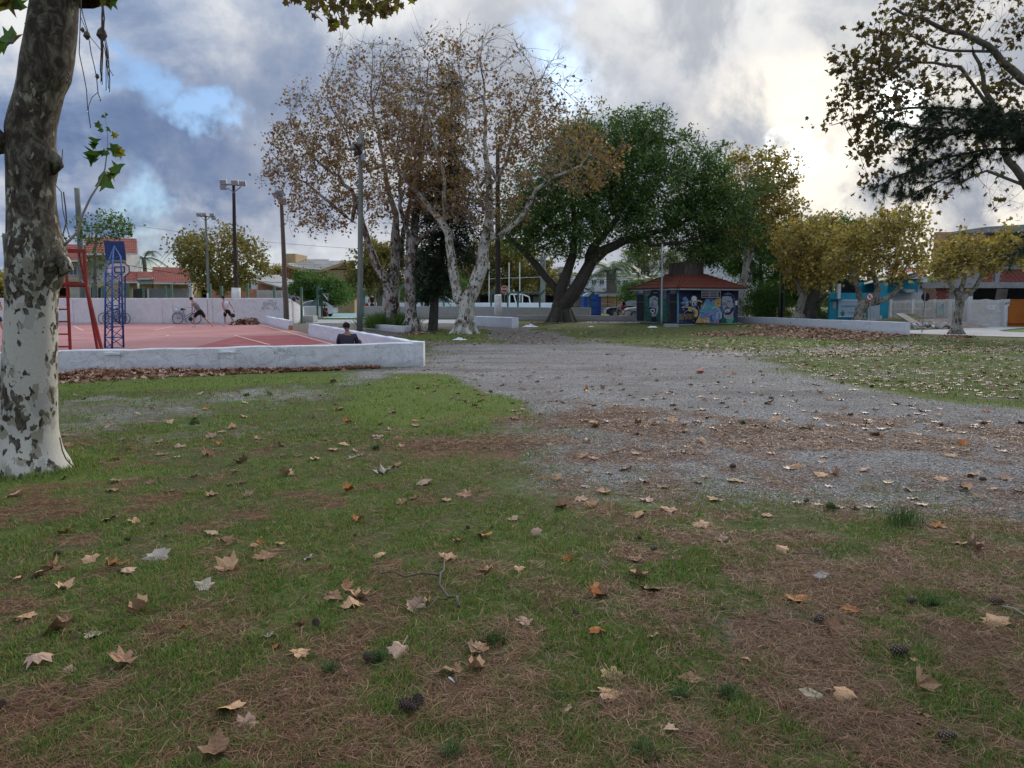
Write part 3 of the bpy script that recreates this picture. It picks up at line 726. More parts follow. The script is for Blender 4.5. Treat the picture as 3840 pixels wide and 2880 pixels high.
pole('metal_pole', 'thin grey green metal pole standing on the grass before the kiosk', 'pole', G(2480, 1225), P(2484, 915, 45), .055, .045, 'grey_metal')
t = thing('wall_post', 'tall pale column rising behind the big fig tree trunk', 'post', G(2032, 1170)); part('shaft', MB().tube([G(2034, 1170), P(2037, 960, 92)], .32, 8), M['pole_grey'], t)
for i, (sx, top) in enumerate(((1834, 985), (1909, 985), (1949, 985), (1846, 0))):
 if top: solo('net_pole', MB().tube([G(sx, 1170), P(sx, top, 92)], .07, 6), M['white_steel'], ('thin white net pole nearest the dark painted pole', 'thin white net pole beyond the stop sign', 'thin white net pole right of the goal frame')[i], 'pole')
solo('net_cable', MB().tube([P(1834, 1046, 92), P(1909, 1042, 92), P(1949, 1042, 92), P(2036, 1038, 92)], .03, 4), M['white_steel'], 'taut cable strung between the thin net poles', 'cable')
def green_post(sx, Y, top, lab, bend=0, lean=0, h0=0.0):
 b0 = P(sx, 1150, Y); b0.z = h0; tp = P(sx + lean, top, Y)
 t = thing('fence_post', lab, 'fence post', b0, 'green fence posts round the courts')
 pts = [b0, tp] if not bend else [b0, tp + Vector((0, 0, -.35)), tp + Vector((bend, 0, 0.05))]
 mb = MB()
 for a, c in zip(pts[:-1], pts[1:]): mb.bar(a, c, .14, .14)
 part('shaft', mb, M['green_post'], t)
for i, (sx, top, lab) in enumerate(((478, 1063, 'green post just right of the blue hoop tower'), (538, 1074, 'green post in front of the pale picket fence'), (643, 1066, 'green post before the garage door'),
  (620, 1072, 'grey green post beside the garage door post'), (831, 1072, 'pale green post under the bushy tree, left of the dark pole'), (787, 1063, 'green post right behind the slender light pole'),
  (928, 1063, 'green post just right of the white footed dark pole'), (1028, 1076, 'pale green post before the barred porch'), (1130, 1078, 'pale green post near the man leaning over the wall'),
  (386, 1072, 'pale green post left of the blue tower'), (349, 1060, 'green post behind the red ladder chair'))):
 green_post(sx, 50.0, top, lab)
for sx, top, bend, Y, lab in ((1316, 1078, 0, 90, 'green post beyond the mint court near the blue street sign'), (1407, 1076, 0, 90, 'green post beyond the two standing men'), (1494, 1072, .35, 61.5, 'bent green post between the two forked trunks'),
  (1617, 1080, .3, 61.5, 'bent green post beside the leaning dark trunk'), (1664, 1082, -.3, 61.5, 'bent green post left of the big white trunk'), (1842, 1086, .35, 60.5, 'bent dark green post left of the stop sign'),
  (1942, 1086, .4, 60, 'bent dark green post across the goal mouth'), (2024, 1090, .4, 59.5, 'bent dark green post left of the fig tree trunk'), (2208, 1098, .4, 57.5, 'bent green post at the end of the grey wall by the blue cabin'), (1904, 1094, .3, 61.3, 'bent green post behind the goal frame left upright')):
 green_post(sx, Y, top, lab, bend)
t = thing('gateway', 'green steel gateway with a slanting brace opening on the mint court', 'gate', G(1207, 1192))
for sx in (1199, 1207): part('gate_post', MB().bar(G(sx, 1192), P(sx, 1082, 62), .16, .16), M['green_post'], t)
part('brace', MB().bar(P(1166, 1143, 62), P(1199, 1108, 62), .16, .14), M['green_post'], t)
part('gate_post', MB().bar(G(1364, 1190), P(1364, 1084, 63), .26, .2), M['green_post'], t)
part('brace', MB().bar(P(1210, 1101, 62), P(1230, 1101, 62), .05, .05).bar(P(1230, 1101, 62), P(1229, 1128, 62), .05, .05).bar(P(1212, 1102, 62), P(1228, 1124, 62), .07, .07), M['grey_metal'], t)
part('brace', MB().bar(P(1199, 1092, 62), P(1190, 1075, 62), .1, .1).bar(P(1193, 1090, 62), P(1199, 1072, 62), .08, .08), M['green_post'], t)
green_post(1190, 62, 1074, 'stout green post immediately left of the green gateway')
BT = thing('basketball_tower', 'blue lattice steel basketball tower seen from behind its board', 'basketball hoop', G(430, 1305))
YT = 24.5
legs = []
for (bx, tx, dy) in ((396, 396, 0), (423, 421, -.35), (466, 452, .25)):
 b0, m0 = P(bx - 2, 1312, YT + dy), P(tx + (4 if bx == 466 else 0), 1025, YT + dy)
 b0.z = .034
 legs.append((b0, m0)); part('leg', MB().tube([b0, m0], .032, 8), M['blue_steel'], BT, True)
topj = P(428, 922, 27.3)
for (b0, m0), (tx, ty) in zip(legs, ((406, 985), (424, 965), (452, 962))):
 e = P(tx, ty, 26.2); part('arm', MB().tube([m0, e, topj], [.028, .026, .02], 8), M['blue_steel'], BT, True)
lev = [i / 7 for i in range(8)]
for i in range(8):
 ps = [b0.lerp(m0, lev[i]) for b0, m0 in legs]
 for k in range(3): part('brace', MB().tube([ps[k], ps[(k + 1) % 3]], .015, 5), M['blue_steel'], BT)
 if i < 7:
  pn = [b0.lerp(m0, lev[i + 1]) for b0, m0 in legs]
  for k in range(3):
   k2 = (k + 1) % 3
   part('brace', MB().tube([ps[k], pn[k2]] if i % 2 else [ps[k2], pn[k]], .014, 5), M['blue_steel'], BT)
for s0 in (.3, .6, .85):
 a = [m0.lerp(P(tx, ty, 26.2), s0) for (b0, m0), (tx, ty) in zip(legs, ((410, 965), (424, 965), (446, 950)))]
 part('brace', MB().tube([a[0], a[2]], .014, 5).tube([a[0], a[1]], .014, 5).tube([a[1], a[2]], .014, 5), M['blue_steel'], BT)
c0 = [P(389, 904, 27.5), P(464, 905, 27.5), P(472, 974, 27.5), P(397, 975, 27.5)]
part('backboard', MB().prism(c0, (0, .04, 0)), pm('dark_blue_board', (0.018, 0.045, 0.15), (0.03, 0.065, 0.19), 3, .6, dirt=(.06, .08, .14)), BT)
rc_ = P(438, 968, 27.9)
ring = [rc_ + Vector((.22 * math.cos(a), .22 * math.sin(a), 0)) for a in [2 * PI * i / 14 for i in range(15)]]
part('rim', MB().tube(ring, .012, 5), M['red_steel'], BT)
FH = thing('basketball_tower', 'far basketball hoop with a white board outlined in black', 'basketball hoop', G(460, 1219))
YF = 46.0
def oct_(x0, y0, x1, y1, cx_, cy_, Y): return [P(x0 + cx_, y0, Y), P(x1 - cx_, y0, Y), P(x1, y0 + cy_, Y), P(x1, y1 - cy_, Y), P(x1 - cx_, y1, Y), P(x0 + cx_, y1, Y), P(x0, y1 - cy_, Y), P(x0, y0 + cy_, Y)]
part('backboard', MB().prism(oct_(398, 985, 485, 1038, 18, 16, YF)[::-1], (0, .05, 0)), M['pole_white'], FH)
def outline(mb, pts, w_):
 for a, c in zip(pts, pts[1:] + pts[:1]): mb.bar(a, c, w_, w_)
 return mb
part('board_outline', outline(MB(), oct_(398, 985, 485, 1038, 18, 16, YF - .02), .045), M['black'], FH)
part('board_outline', outline(MB(), [P(430, 1000, YF - .03), P(466, 1000, YF - .03), P(466, 1021, YF - .03), P(430, 1021, YF - .03)], .05), M['black'], FH)
rc_ = P(448, 1030, YF - .35)
part('rim', MB().tube([rc_ + Vector((.225 * math.cos(a), .225 * math.sin(a), 0)) for a in [2 * PI * i / 14 for i in range(15)]], .014, 5), M['red_steel'], FH)
nt_ = MB()
for i in range(12):
 a = 2 * PI * i / 12
 nt_.tube([rc_ + Vector((.22 * math.cos(a), .22 * math.sin(a), 0)), rc_ + Vector((.12 * math.cos(a + .5), .12 * math.sin(a + .5), -.42))], .008, 3)
o = part('net', nt_, M['white_steel'], FH); o['kind'] = 'stuff'
for dx in (-.18, .18):
 part('leg', MB().tube([G(458, 1217) + Vector((dx, 0, 0)), P(458, 1020, YF + .5) + Vector((dx, 0, 0))], .045, 8), M['blue_steel'], FH)
for i in range(7):
 a = G(458, 1217).lerp(P(458, 1020, YF + .5), i / 6.5); c2 = G(458, 1217).lerp(P(458, 1020, YF + .5), (i + 1) / 7)
 part('brace', MB().tube([a + Vector((-.18, 0, 0)), c2 + Vector((.18, 0, 0))], .02, 5), M['blue_steel'], FH)
RC = thing('referee_chair', 'tall red steel referee chair with ladder rungs', 'referee chair', G(300, 1345))
YR = 20.0
def rb(nm, x0, y0, x1, y1, w_=.05, dy=0.0, dy1=None):
 a = P(x0, y0, YR + dy); c = P(x1, y1, YR + (dy if dy1 is None else dy1))
 part(nm, MB().bar(a, c, w_, w_), M['red_steel'], RC)
gz0 = 1345
rb('leg', 242, 936, 252, 1062, .055); rb('leg', 252, 1062, 265, gz0, .055)
rb('leg', 316, 936, 323, 1068, .06); rb('leg', 323, 1068, 390, gz0 + 2, .06)
rb('leg', 296, 944, 322, 1066, .05, .6); rb('leg', 322, 1066, 372, gz0, .055, .6)
rb('leg', 158, 936, 150, gz0, .055)
rb('rail', 150, 938, 318, 940, .07); rb('rail', 170, 944, 298, 946, .05, .6); rb('rail', 316, 938, 297, 946, .055, 0, .6)
rb('seat_rail', 150, 1064, 325, 1066, .075); rb('seat_rail', 150, 1073, 323, 1073, .04, .6)
part('seat', MB().prism([P(152, 1068, YR), P(322, 1069, YR), P(320, 1072, YR + .6), P(160, 1071, YR + .6)], (0, 0, .025)), M['red_steel'], RC)
for sy, x1 in ((1113, 255), (1160, 257), (1206, 259), (1253, 261), (1300, 263)): rb('rung', 150, sy, x1, sy, .04)
GF = thing('goal_frame', 'white football goal frame on the second court', 'goal', P(1912, 1150, 80))
for a, c in (((1911, 1150), (1911, 1103)), ((1911, 1103), (1961, 1104)), ((1959, 1150), (1959, 1104)), ((1961, 1104), (1984, 1113)), ((1984, 1113), (1990, 1152)), ((1927, 1106), (1938, 1146))):
 part('bar', MB().bar(P(*a, 80), P(*c, 80), .12, .12), M['white_steel'], GF)
M['sign_red'] = pm('sign_red', (0.42, 0.03, 0.035), (0.36, 0.03, 0.03), 3, .5, bmp=0)
M['sign_white'] = pm('sign_white', (0.75, 0.75, 0.76), (0.68, 0.68, 0.7), 3, .5, bmp=0)
M['sign_blue'] = pm('sign_blue', (0.03, 0.30, 0.55), (0.04, 0.34, 0.6), 3, .5, bmp=0)
def disc(c, r, n, th=.03, a0=0): return [Vector(c) + Vector((r * math.cos(a0 + 2 * PI * i / n), 0, r * math.sin(a0 + 2 * PI * i / n))) for i in range(n)]
ST = thing('stop_sign', 'red octagonal stop sign on a pale blue post beyond the second court', 'sign', G(1893, 1168))
part('post', MB().tube([G(1893, 1168), P(1892, 1096, 96)], .07, 8), M['grey_metal'], ST)
c = P(1892, 1084, 95.9)
part('sign_plate', MB().prism(disc(c, .44, 8, a0=PI / 8), (0, .03, 0)), M['sign_white'], ST)
part('sign_face', MB().prism(disc(c + Vector((0, -.02, 0)), .39, 8, a0=PI / 8), (0, .015, 0)), M['sign_red'], ST)
text_mesh('lettering', 'PARE', .30, frameM(c + Vector((0, -.03, 0)), (1, 0, 0)), M['sign_white'], ST)
SS = thing('street_sign', 'small bright blue street name plate by the hedge', 'sign', G(1320, 1166))
part('post', MB().tube([G(1318, 1166), P(1318, 1050, 100)], .06, 6), M['grey_metal'], SS)
part('sign_plate', MB().prism([P(1299, 1048, 99.9), P(1322, 1050, 99.9), P(1322, 1062, 99.9), P(1299, 1060, 99.9)][::-1], (0, .03, 0)), M['sign_blue'], SS)
text_mesh('lettering', 'RUA', .22, frameM(P(1310, 1055, 99.85), (1, 0, 0)), M['sign_white'], SS)
NS = thing('no_stopping_sign', 'round white sign with red rim and crossed black E by the forked trunk', 'sign', G(3264, 1236))
part('post', MB().tube([G(3264, 1236), P(3262, 1100, 39.9)], .03, 8), M['grey_metal'], NS)
c = P(3262, 1113, 39.8)
part('sign_plate', MB().prism(disc(c, .20, 28), (0, .02, 0)), M['sign_red'], NS)
part('sign_face', MB().prism(disc(c + Vector((0, -.005, 0)), .15, 28), (0, .01, 0)), M['sign_white'], NS)
text_mesh('lettering', 'E', .24, frameM(c + Vector((0, -.012, 0)), (1, 0, 0)), M['black'], NS, sx=1.2)
part('crossbar', MB().bar(c + Vector((-.1, -.018, .1)), c + Vector((.1, -.018, -.1)), .01, .03), M['sign_red'], NS)
BS = thing('round_sign', 'black back of a round road sign on a thin grey post before the picket fence', 'sign', G(3458, 1246))
part('post', MB().tube([G(3457, 1247), P(3470, 1095, 36.4)], .03, 8), M['grey_metal'], BS)
part('sign_plate', MB().prism(disc(P(3471, 1114, 36.44), .20, 24), (0, .02, 0)), M['black'], BS)
UP = pole('utility_pole', 'dark timber utility pole with a curved street lamp arm', 'utility pole', G(2925, 1205), P(2961, 845, 52), .16, .13, 'pole_dark')
arm = [P(2951, 920, 51.9), P(2990, 876, 51.9), P(3024, 833, 51.9), P(3036, 819, 51.9), P(3048, 812, 51.9), P(3060, 811, 51.9)]
part('lamp_arm', MB().tube(arm, .035, 7), M['grey_metal'], UP, True)
part('lamp_head', MB().lathe([(.05, .09), (.14, .06), (.24, -.02), (.2, -.09), (.06, -.12)], P(3066, 812, 51.9), 12), M['pole_white'], UP, True)
part('transformer_box', MB().box(tuple(P(2929, 940, 51.7)), tuple(P(2951, 918, 52.3))), M['pole_dark'], UP)
for y0 in (935, 945): part('clamp', MB().bar(P(2926, y0, 51.7), P(2954, y0 - 2, 51.7), .05, .05), M['grey_metal'], UP)
part('conduit', MB().tube([G(2921, 1205) + Vector((0, -.2, 0)), P(2924, 1030, 51.6)], .035, 6), M['grey_metal'], UP)
part('conduit', MB().tube([G(2932, 1205) + Vector((0, -.2, 0)), P(2945, 1000, 51.6)], .03, 6), M['grey_metal'], UP)
def wire(label, pts, r=.022):
 mb = MB()
 for (a, c, sag) in pts:
  k = 12; q = [a.lerp(c, i / k) - Vector((0, 0, sag * 4 * (i / k) * (1 - i / k))) for i in range(k + 1)]
  mb.tube(q, r, 4)
 return solo('power_line', mb, M['wire'], label, 'cable')
wire('thick pair of black cables crossing the yellow trees to the street pole', [(P(2945, 968, 51.5), P(3600, 982, 42), .25)], .03)
wire('lower black cable running from street pole to the brick building', [(P(2942, 975, 51.5), P(3900, 972, 38), .5)], .03)
wire('slack black cable passing behind the court in front of the red roofs', [(P(320, 962, 60), P(1700, 1010, 70), 1.6)], .03)
wire('thin high wire over the bushy tree towards the plane crown', [(P(440, 835, 75), P(1330, 932, 75), .3)], .018)
wire('two faint wires above the yellow house', [(P(980, 987, 80), P(1330, 992, 80), .1), (P(980, 995, 80), P(1330, 1000, 80), .1)], .015)
wire('bundle of drop wires under the curved lamp arm', [(P(2957, 870, 51.8), P(3025, 910, 46), .2), (P(2957, 885, 51.8), P(3018, 925, 46), .25), (P(2954, 900, 51.8), P(3005, 920, 46), .2)], .016)
wire('several loose cables over the dark shed roof behind the fig tree', [(P(1970, 1030, 95), P(2500, 1012, 80), .3), (P(1990, 1040, 95), P(2540, 1024, 80), .5), (P(2050, 1052, 95), P(2560, 1034, 80), .4)], .03)
KC, KR, KL = G(2548, 1219), G(2766, 1213), G(2385, 1206)
KB = KL + KR - KC
for q in (KC, KR, KL, KB): q.z = 0
KH = P(2548, 1083, KC.y).z
KT = thing('kiosk', 'small square kiosk covered in murals under a red tiled hipped roof', 'kiosk', KC)
M['mural_navy'] = pm('mural_navy', (0.018, 0.022, 0.06), (0.035, 0.045, 0.10), 1.6, 0.75, dirt=(0.06, 0.08, 0.13), dirt_scale=1.4)
M['mural_grey'] = pm('mural_blue_grey', (0.17, 0.20, 0.30), (0.09, 0.12, 0.20), 2.4, 0.8, dirt=(0.05, 0.07, 0.12), dirt_scale=1.6)
def paint(name, c, c2=None): return pm(name, c, c2, 5, .75, bmp=.08)
PA = {'lg': paint('paint_light_grey', (0.36, 0.38, 0.44), (0.24, 0.26, 0.33)), 'mg': paint('paint_mid_grey', (0.17, 0.19, 0.25)), 'dk': paint('paint_black', (0.012, 0.013, 0.022), (0.02, 0.02, 0.035)),
  'wh': paint('paint_white', (0.62, 0.64, 0.68)), 'yl': paint('paint_ochre', (0.50, 0.36, 0.12), (0.38, 0.27, 0.10)), 'tl': paint('paint_teal', (0.06, 0.30, 0.30), (0.10, 0.38, 0.36)),
  'bl': paint('paint_sky_blue', (0.10, 0.20, 0.42), (0.16, 0.27, 0.48)), 'pu': paint('paint_lilac', (0.26, 0.21, 0.45)), 'or': paint('paint_orange', (0.46, 0.17, 0.07)),
  'gn': paint('paint_green', (0.10, 0.38, 0.22)), 'dg': paint('paint_dark_green', (0.015, 0.07, 0.055), (0.03, 0.11, 0.085)), 'dl': paint('paint_leaf_green', (0.03, 0.12, 0.10), (0.05, 0.17, 0.14)), 'pk': paint('paint_pink', (0.48, 0.26, 0.32)), 'sl': paint('paint_slate', (0.08, 0.12, 0.22))}
def wall_quad(a, c, h, th, inward):
 return MB().prism([a, c, c + Vector((0, 0, h)), a + Vector((0, 0, h))], inward * th)
inR = (KB - KR).normalized(); inL = (KR - KC).normalized()
nR = -(KL - KC).normalized()          # outward from the right face
nL = -(KR - KC).normalized()          # outward from the left face
part('front_wall', wall_quad(KC + Vector((0, 0, 0)), KR, KH + .1, .15, -nR), M['mural_navy'], KT)
part('side_wall', wall_quad(KL, KC - nR * .152, KH + .1, .15, -nL), M['mural_grey'], KT)
part('back_wall', wall_quad(KB, KL - nL * .152, KH + .1, .15, nR), M['mural_navy'], KT)
part('end_wall', wall_quad(KR - nR * .152, KB + nR * .152, KH + .1, .15, nL), M['mural_navy'], KT)
part('floor_slab', MB().prism([q + (q - (KC + KB) / 2).normalized() * .35 for q in (KC, KR, KB, KL)], (0, 0, .05)), M['path'], KT)
def onwall(sx, sy, A, n):
 """where the sight line through sx, sy meets the upright plane through A with normal n"""
 d = Vector(ray(sx, sy)); o = Vector((0, 0, CAMH))
 return o + d * ((A - o).dot(n) / d.dot(n))
LAY = [0]
def mural(name, pts, col, side='R', z=None, crop=None):
 A, n = (KC, nR) if side == 'R' else (KC, nL)
 crop = crop or (2540, 1080, 1270 / 240.)
 w3 = [onwall(crop[0] + x / crop[2], crop[1] + y / crop[2], A, n) for x, y in pts]
 LAY[0] += 1
 off = .003 + LAY[0] * 0.0007
 w3 = [q + n * off for q in w3]
 mb = MB(); mb.add(w3, [tuple(range(len(w3)))])
 return part(name, mb, PA[col], KT)
def ell(cx_, cy_, rx, ry, n=18, a0=0, a1=2 * PI, rot=0):
 o = []
 for i in range(n):
  a = a0 + (a1 - a0) * i / (n if abs(a1 - a0 - 2 * PI) < 1e-6 else n - 1)
  x, y = rx * math.cos(a), ry * math.sin(a)
  o.append((cx_ + x * math.cos(rot) - y * math.sin(rot), cy_ + x * math.sin(rot) + y * math.cos(rot)))
 return o
def stroke(pts, w_):
 L, R_ = [], []
 for i, p in enumerate(pts):
  a, c = pts[max(0, i - 1)], pts[min(len(pts) - 1, i + 1)]
  dx, dy = c[0] - a[0], c[1] - a[1]; d = math.hypot(dx, dy) or 1
  L.append((p[0] - dy / d * w_ / 2, p[1] + dx / d * w_ / 2)); R_.append((p[0] + dy / d * w_ / 2, p[1] - dx / d * w_ / 2))
 return L + R_[::-1]
mm = mural
mm('mural_shape', [(100, 200), (150, 170), (190, 190), (235, 270), (190, 300), (150, 250), (110, 240)], 'bl')
mm('mural_shape', ell(120, 300, 60, 38), 'sl'); mm('mural_shape', ell(125, 285, 28, 22), 'lg'); mm('mural_shape', ell(125, 285, 14, 11), 'bl')
mm('mural_shape', ell(330, 215, 60, 60), 'lg'); mm('mural_shape', ell(335, 210, 48, 48), 'wh')
mm('mural_shape', [(165, 280), (215, 275), (218, 350), (168, 352)], 'wh'); mm('mural_shape', [(178, 292), (203, 290), (205, 340), (180, 342)], 'dk')
mm('mural_shape', ell(325, 330, 60, 70), 'sl')
for cx_, cy_, rx, ry in ((262, 275, 20, 24), (317, 310, 27, 44), (369, 305, 20, 32)):
 mm('mural_shape', ell(cx_, cy_, rx, ry), 'wh'); mm('mural_shape', ell(cx_ + 3, cy_ + 2, rx * .6, ry * .65), 'dk')
mm('mural_shape', stroke([(365, 262), (410, 250), (455, 262), (492, 285)], 34), 'yl'); mm('mural_shape', stroke([(395, 275), (430, 270), (470, 286)], 10), 'dk')
mm('mural_shape', stroke([(80, 385), (150, 378), (240, 380), (320, 400)], 14), 'wh'); mm('mural_shape', stroke([(90, 372), (150, 345), (140, 378)], 8), 'lg')
mm('mural_shape', stroke([(390, 350), (420, 380), (430, 430)], 9), 'lg')
mm('mural_shape', stroke([(210, 420), (270, 435), (340, 430), (380, 460), (378, 520), (345, 570)], 66), 'yl')
mm('mural_shape', stroke([(280, 440), (330, 470), (345, 520)], 40), 'sl')
mm('mural_shape', stroke([(125, 505), (150, 475), (200, 445)], 10), 'lg')
mm('mural_star', [(122, 400), (128, 418), (142, 420), (131, 430), (134, 446), (122, 437), (110, 446), (113, 430), (104, 420), (117, 418)], 'lg')
mm('graffiti_field', [(430, 455), (470, 400), (500, 340), (550, 240), (575, 205), (700, 205), (740, 240), (770, 330), (860, 420), (890, 440), (885, 600), (825, 640), (820, 690), (640, 692), (450, 690), (415, 600), (440, 520)], 'bl')
mm('graffiti_letter', [(470, 440), (545, 260), (575, 250), (560, 420), (640, 440), (560, 470), (430, 465)], 'tl')
mm('graffiti_letter', [(585, 330), (610, 255), (640, 260), (630, 400), (600, 430)], 'tl'); mm('graffiti_letter', [(650, 330), (700, 300), (760, 400), (720, 440), (660, 420)], 'tl')
mm('graffiti_letter', [(570, 215), (605, 210), (625, 260), (590, 300)], 'pu'); mm('graffiti_letter', [(640, 215), (700, 210), (690, 270), (650, 290)], 'sl')
for pts, w_, c in (([(500, 410), (560, 300), (575, 400)], 9, 'wh'), ([(600, 330), (650, 350), (605, 400)], 8, 'lg'), ([(690, 400), (760, 370), (840, 440)], 14, 'wh'), ([(700, 420), (780, 410), (830, 450)], 9, 'pk'),
     ([(560, 430), (650, 455), (880, 460)], 14, 'tl'), ([(430, 460), (560, 480), (700, 460)], 8, 'lg'), ([(445, 475), (520, 500), (560, 560)], 12, 'sl'), ([(780, 620), (790, 500), (830, 470), (870, 500), (860, 600)], 16, 'wh'),
     ([(800, 600), (815, 520), (840, 500), (850, 560)], 12, 'pk'), ([(620, 520), (660, 490), (720, 500)], 9, 'pk'), ([(640, 540), (690, 500), (740, 520)], 8, 'wh'), ([(740, 660), (760, 480)], 9, 'lg')):
 mm('graffiti_stroke', stroke(pts, w_), c)
mm('graffiti_letter', [(535, 510), (590, 470), (625, 540), (560, 575)], 'pu'); mm('graffiti_letter', ell(690, 590, 50, 80), 'sl'); mm('graffiti_letter', ell(715, 570, 34, 70), 'bl')
mm('graffiti_letter', [(455, 350), (480, 315), (495, 340), (480, 400), (460, 400)], 'or')
mm('graffiti_letter', [(405, 590), (430, 520), (450, 540), (430, 600), (520, 600), (620, 590), (640, 692), (350, 690), (380, 640)], 'yl')
for pts, w_, c in (([(450, 605), (520, 598), (560, 620)], 12, 'or'), ([(510, 650), (530, 630), (545, 690)], 9, 'wh'), ([(460, 660), (480, 640), (500, 690)], 9, 'or'), ([(570, 650), (600, 640), (610, 690)], 9, 'wh'), ([(590, 610), (640, 610)], 9, 'wh')):
 mm('graffiti_stroke', stroke(pts, w_), c)
mm('graffiti_letter', ell(735, 670, 34, 30), 'pu'); mm('graffiti_letter', ell(800, 668, 26, 26), 'pk')
mm('mural_flower', ell(815, 290, 90, 95), 'yl')
for i in range(7):
 a = i * .9; mm('mural_petal', stroke([(815 + 30 * math.cos(a), 300 + 30 * math.sin(a)), (815 + 62 * math.cos(a + .3), 295 + 66 * math.sin(a + .3)), (815 + 84 * math.cos(a + .7), 290 + 86 * math.sin(a + .7))], 6), 'or')
mm('mural_shape', ell(808, 302, 16, 13), 'dk'); mm('mural_shape', ell(850, 350, 22, 26), 'lg')
mm('mural_face', ell(1000, 330, 150, 240, 26), 'sl')
mm('mural_face', [(880, 180), (900, 160), (1000, 150), (1070, 160), (1100, 210), (1105, 300), (1120, 330), (1115, 400), (1100, 440), (1060, 500), (1000, 530), (940, 515), (900, 450), (888, 330)], 'lg')
mm('mural_hair', [(865, 175), (900, 140), (1000, 125), (1080, 140), (1110, 190), (1115, 300), (1090, 310), (1085, 220), (1060, 170), (990, 160), (905, 170)], 'dk')
mm('mural_neck', [(910, 500), (960, 535), (1040, 525), (1100, 450), (1105, 590), (1060, 615), (960, 615), (915, 580)], 'lg')
mm('mural_beard', [(900, 430), (935, 440), (930, 485), (985, 500), (1040, 470), (1060, 400), (1095, 380), (1098, 440), (1060, 505), (1000, 535), (935, 515)], 'dk')
mm('mural_beard', [(935, 400), (975, 380), (1030, 390), (1040, 420), (1010, 405), (960, 410), (935, 440)], 'dk')
mm('mural_mouth', [(930, 455), (990, 430), (1035, 415), (1015, 460), (985, 490), (945, 480)], 'wh'); mm('mural_mouth', [(965, 465), (1000, 450), (985, 495), (970, 495)], 'dk')
mm('mural_brow', stroke([(990, 285), (1015, 258), (1055, 275)], 14), 'dk'); mm('mural_brow', stroke([(893, 300), (925, 292), (955, 300)], 12), 'dk')
mm('mural_eye', ell(1022, 305, 24, 18), 'wh'); mm('mural_eye', ell(1022, 307, 11, 12), 'dk'); mm('mural_eye', stroke([(898, 320), (925, 326), (950, 318)], 12), 'dk')
mm('mural_nose', [(960, 300), (975, 340), (985, 370), (955, 375), (945, 360)], 'mg'); mm('mural_nose', ell(992, 365, 10, 7), 'dk')
mm('mural_ear', ell(1112, 350, 16, 50), 'mg'); mm('mural_earring', ell(1108, 405, 20, 25), 'sl'); mm('mural_earring', ell(1108, 405, 12, 16), 'dk')
mm('mural_collar', [(950, 630), (990, 618), (1060, 615), (1105, 590), (1122, 610), (1075, 690), (985, 692)], 'gn')
mm('mural_jacket', [(890, 560), (950, 640), (975, 692), (850, 692), (860, 620)], 'dg'); mm('mural_jacket', [(1122, 600), (1150, 560), (1165, 640), (1160, 692), (1090, 692)], 'dg')
for i in range(16):
 mm('mural_dot', ell(random.uniform(1125, 1185), random.uniform(400, 560), random.uniform(2, 6), random.uniform(2, 6), 7), 'mg')
for x, y, r in ((65, 662, 8), (165, 680, 7), (310, 648, 9), (140, 650, 4), (90, 640, 4)): mm('mural_dot', ell(x, y, r, r, 8), 'lg')
mm('paper_sheet', [(1135, 255), (1185, 250), (1183, 340), (1138, 338)], 'wh')
def mtext(s, x, y, size, col, side='R'):
 A, n = (KC, nR) if side == 'R' else (KC, nL)
 q = onwall(2540 + x / (1270 / 240.), 1080 + y / (1270 / 240.), A, n) + n * (.003 + 0.0007 * (LAY[0] + 4))
 LAY[0] += 4
 ex = (KR - KC).normalized() if side == 'R' else (KC - KL).normalized()
 return text_mesh('graffiti_lettering', s, size, frameM(q, ex), PA[col], KT, 0.001)
mtext('MONSTERS', 168, 545, .26, 'yl'); mtext('SEEK OF DOTS', 180, 600, .21, 'yl')
CR2 = (2360, 960, 2212 / 440.)
def ml(n_, pts, c): return mural(n_, pts, c, 'L', crop=CR2)
ml('mural_face_ground', [(300, 700), (360, 700), (420, 760), (450, 640), (560, 640), (575, 720), (640, 800), (740, 840), (742, 1240), (330, 1240), (300, 1100)], 'dg')
for (x0, y0, x1, y1, w_) in ((330, 760, 350, 900, 40), (320, 900, 390, 980, 50), (640, 800, 660, 960, 50), (620, 930, 690, 860, 26), (610, 1000, 730, 1010, 40), (660, 920, 735, 900, 22), (330, 1000, 400, 1060, 34), (640, 1180, 640, 1080, 22), (350, 1200, 380, 1090, 22), (600, 1060, 700, 1120, 28), (690, 1050, 730, 960, 22)):
 ml('mural_leaf', stroke([(x0, y0), ((x0 + x1) / 2 + 6, (y0 + y1) / 2 - 8), (x1, y1)], w_ * .6), 'dl')
ml('mural_face', [(400, 800), (420, 760), (560, 750), (572, 900), (560, 1040), (520, 1130), (460, 1150), (420, 1080), (400, 940)], 'lg')
ml('mural_cap', [(368, 770), (420, 700), (440, 640), (560, 636), (575, 720), (565, 790), (480, 740), (400, 800), (375, 820)], 'dk')
ml('mural_cap_print', stroke([(470, 680), (500, 700), (545, 690)], 8), 'lg')
ml('mural_hair', [(560, 740), (580, 860), (568, 960), (555, 900)], 'dk')
ml('mural_brow', stroke([(470, 830), (500, 790), (540, 850)], 16), 'dk'); ml('mural_eye', ell(508, 866, 22, 16), 'wh'); ml('mural_eye', ell(508, 868, 9, 9), 'dk'); ml('mural_eye', ell(430, 868, 16, 16), 'wh'); ml('mural_eye', ell(432, 870, 7, 8), 'dk')
ml('mural_nose', [(450, 850), (490, 930), (470, 960), (430, 950), (428, 920)], 'mg')
ml('mural_beard', [(405, 960), (450, 970), (510, 980), (530, 1010), (510, 1090), (460, 1130), (420, 1080), (408, 1020)], 'dk')
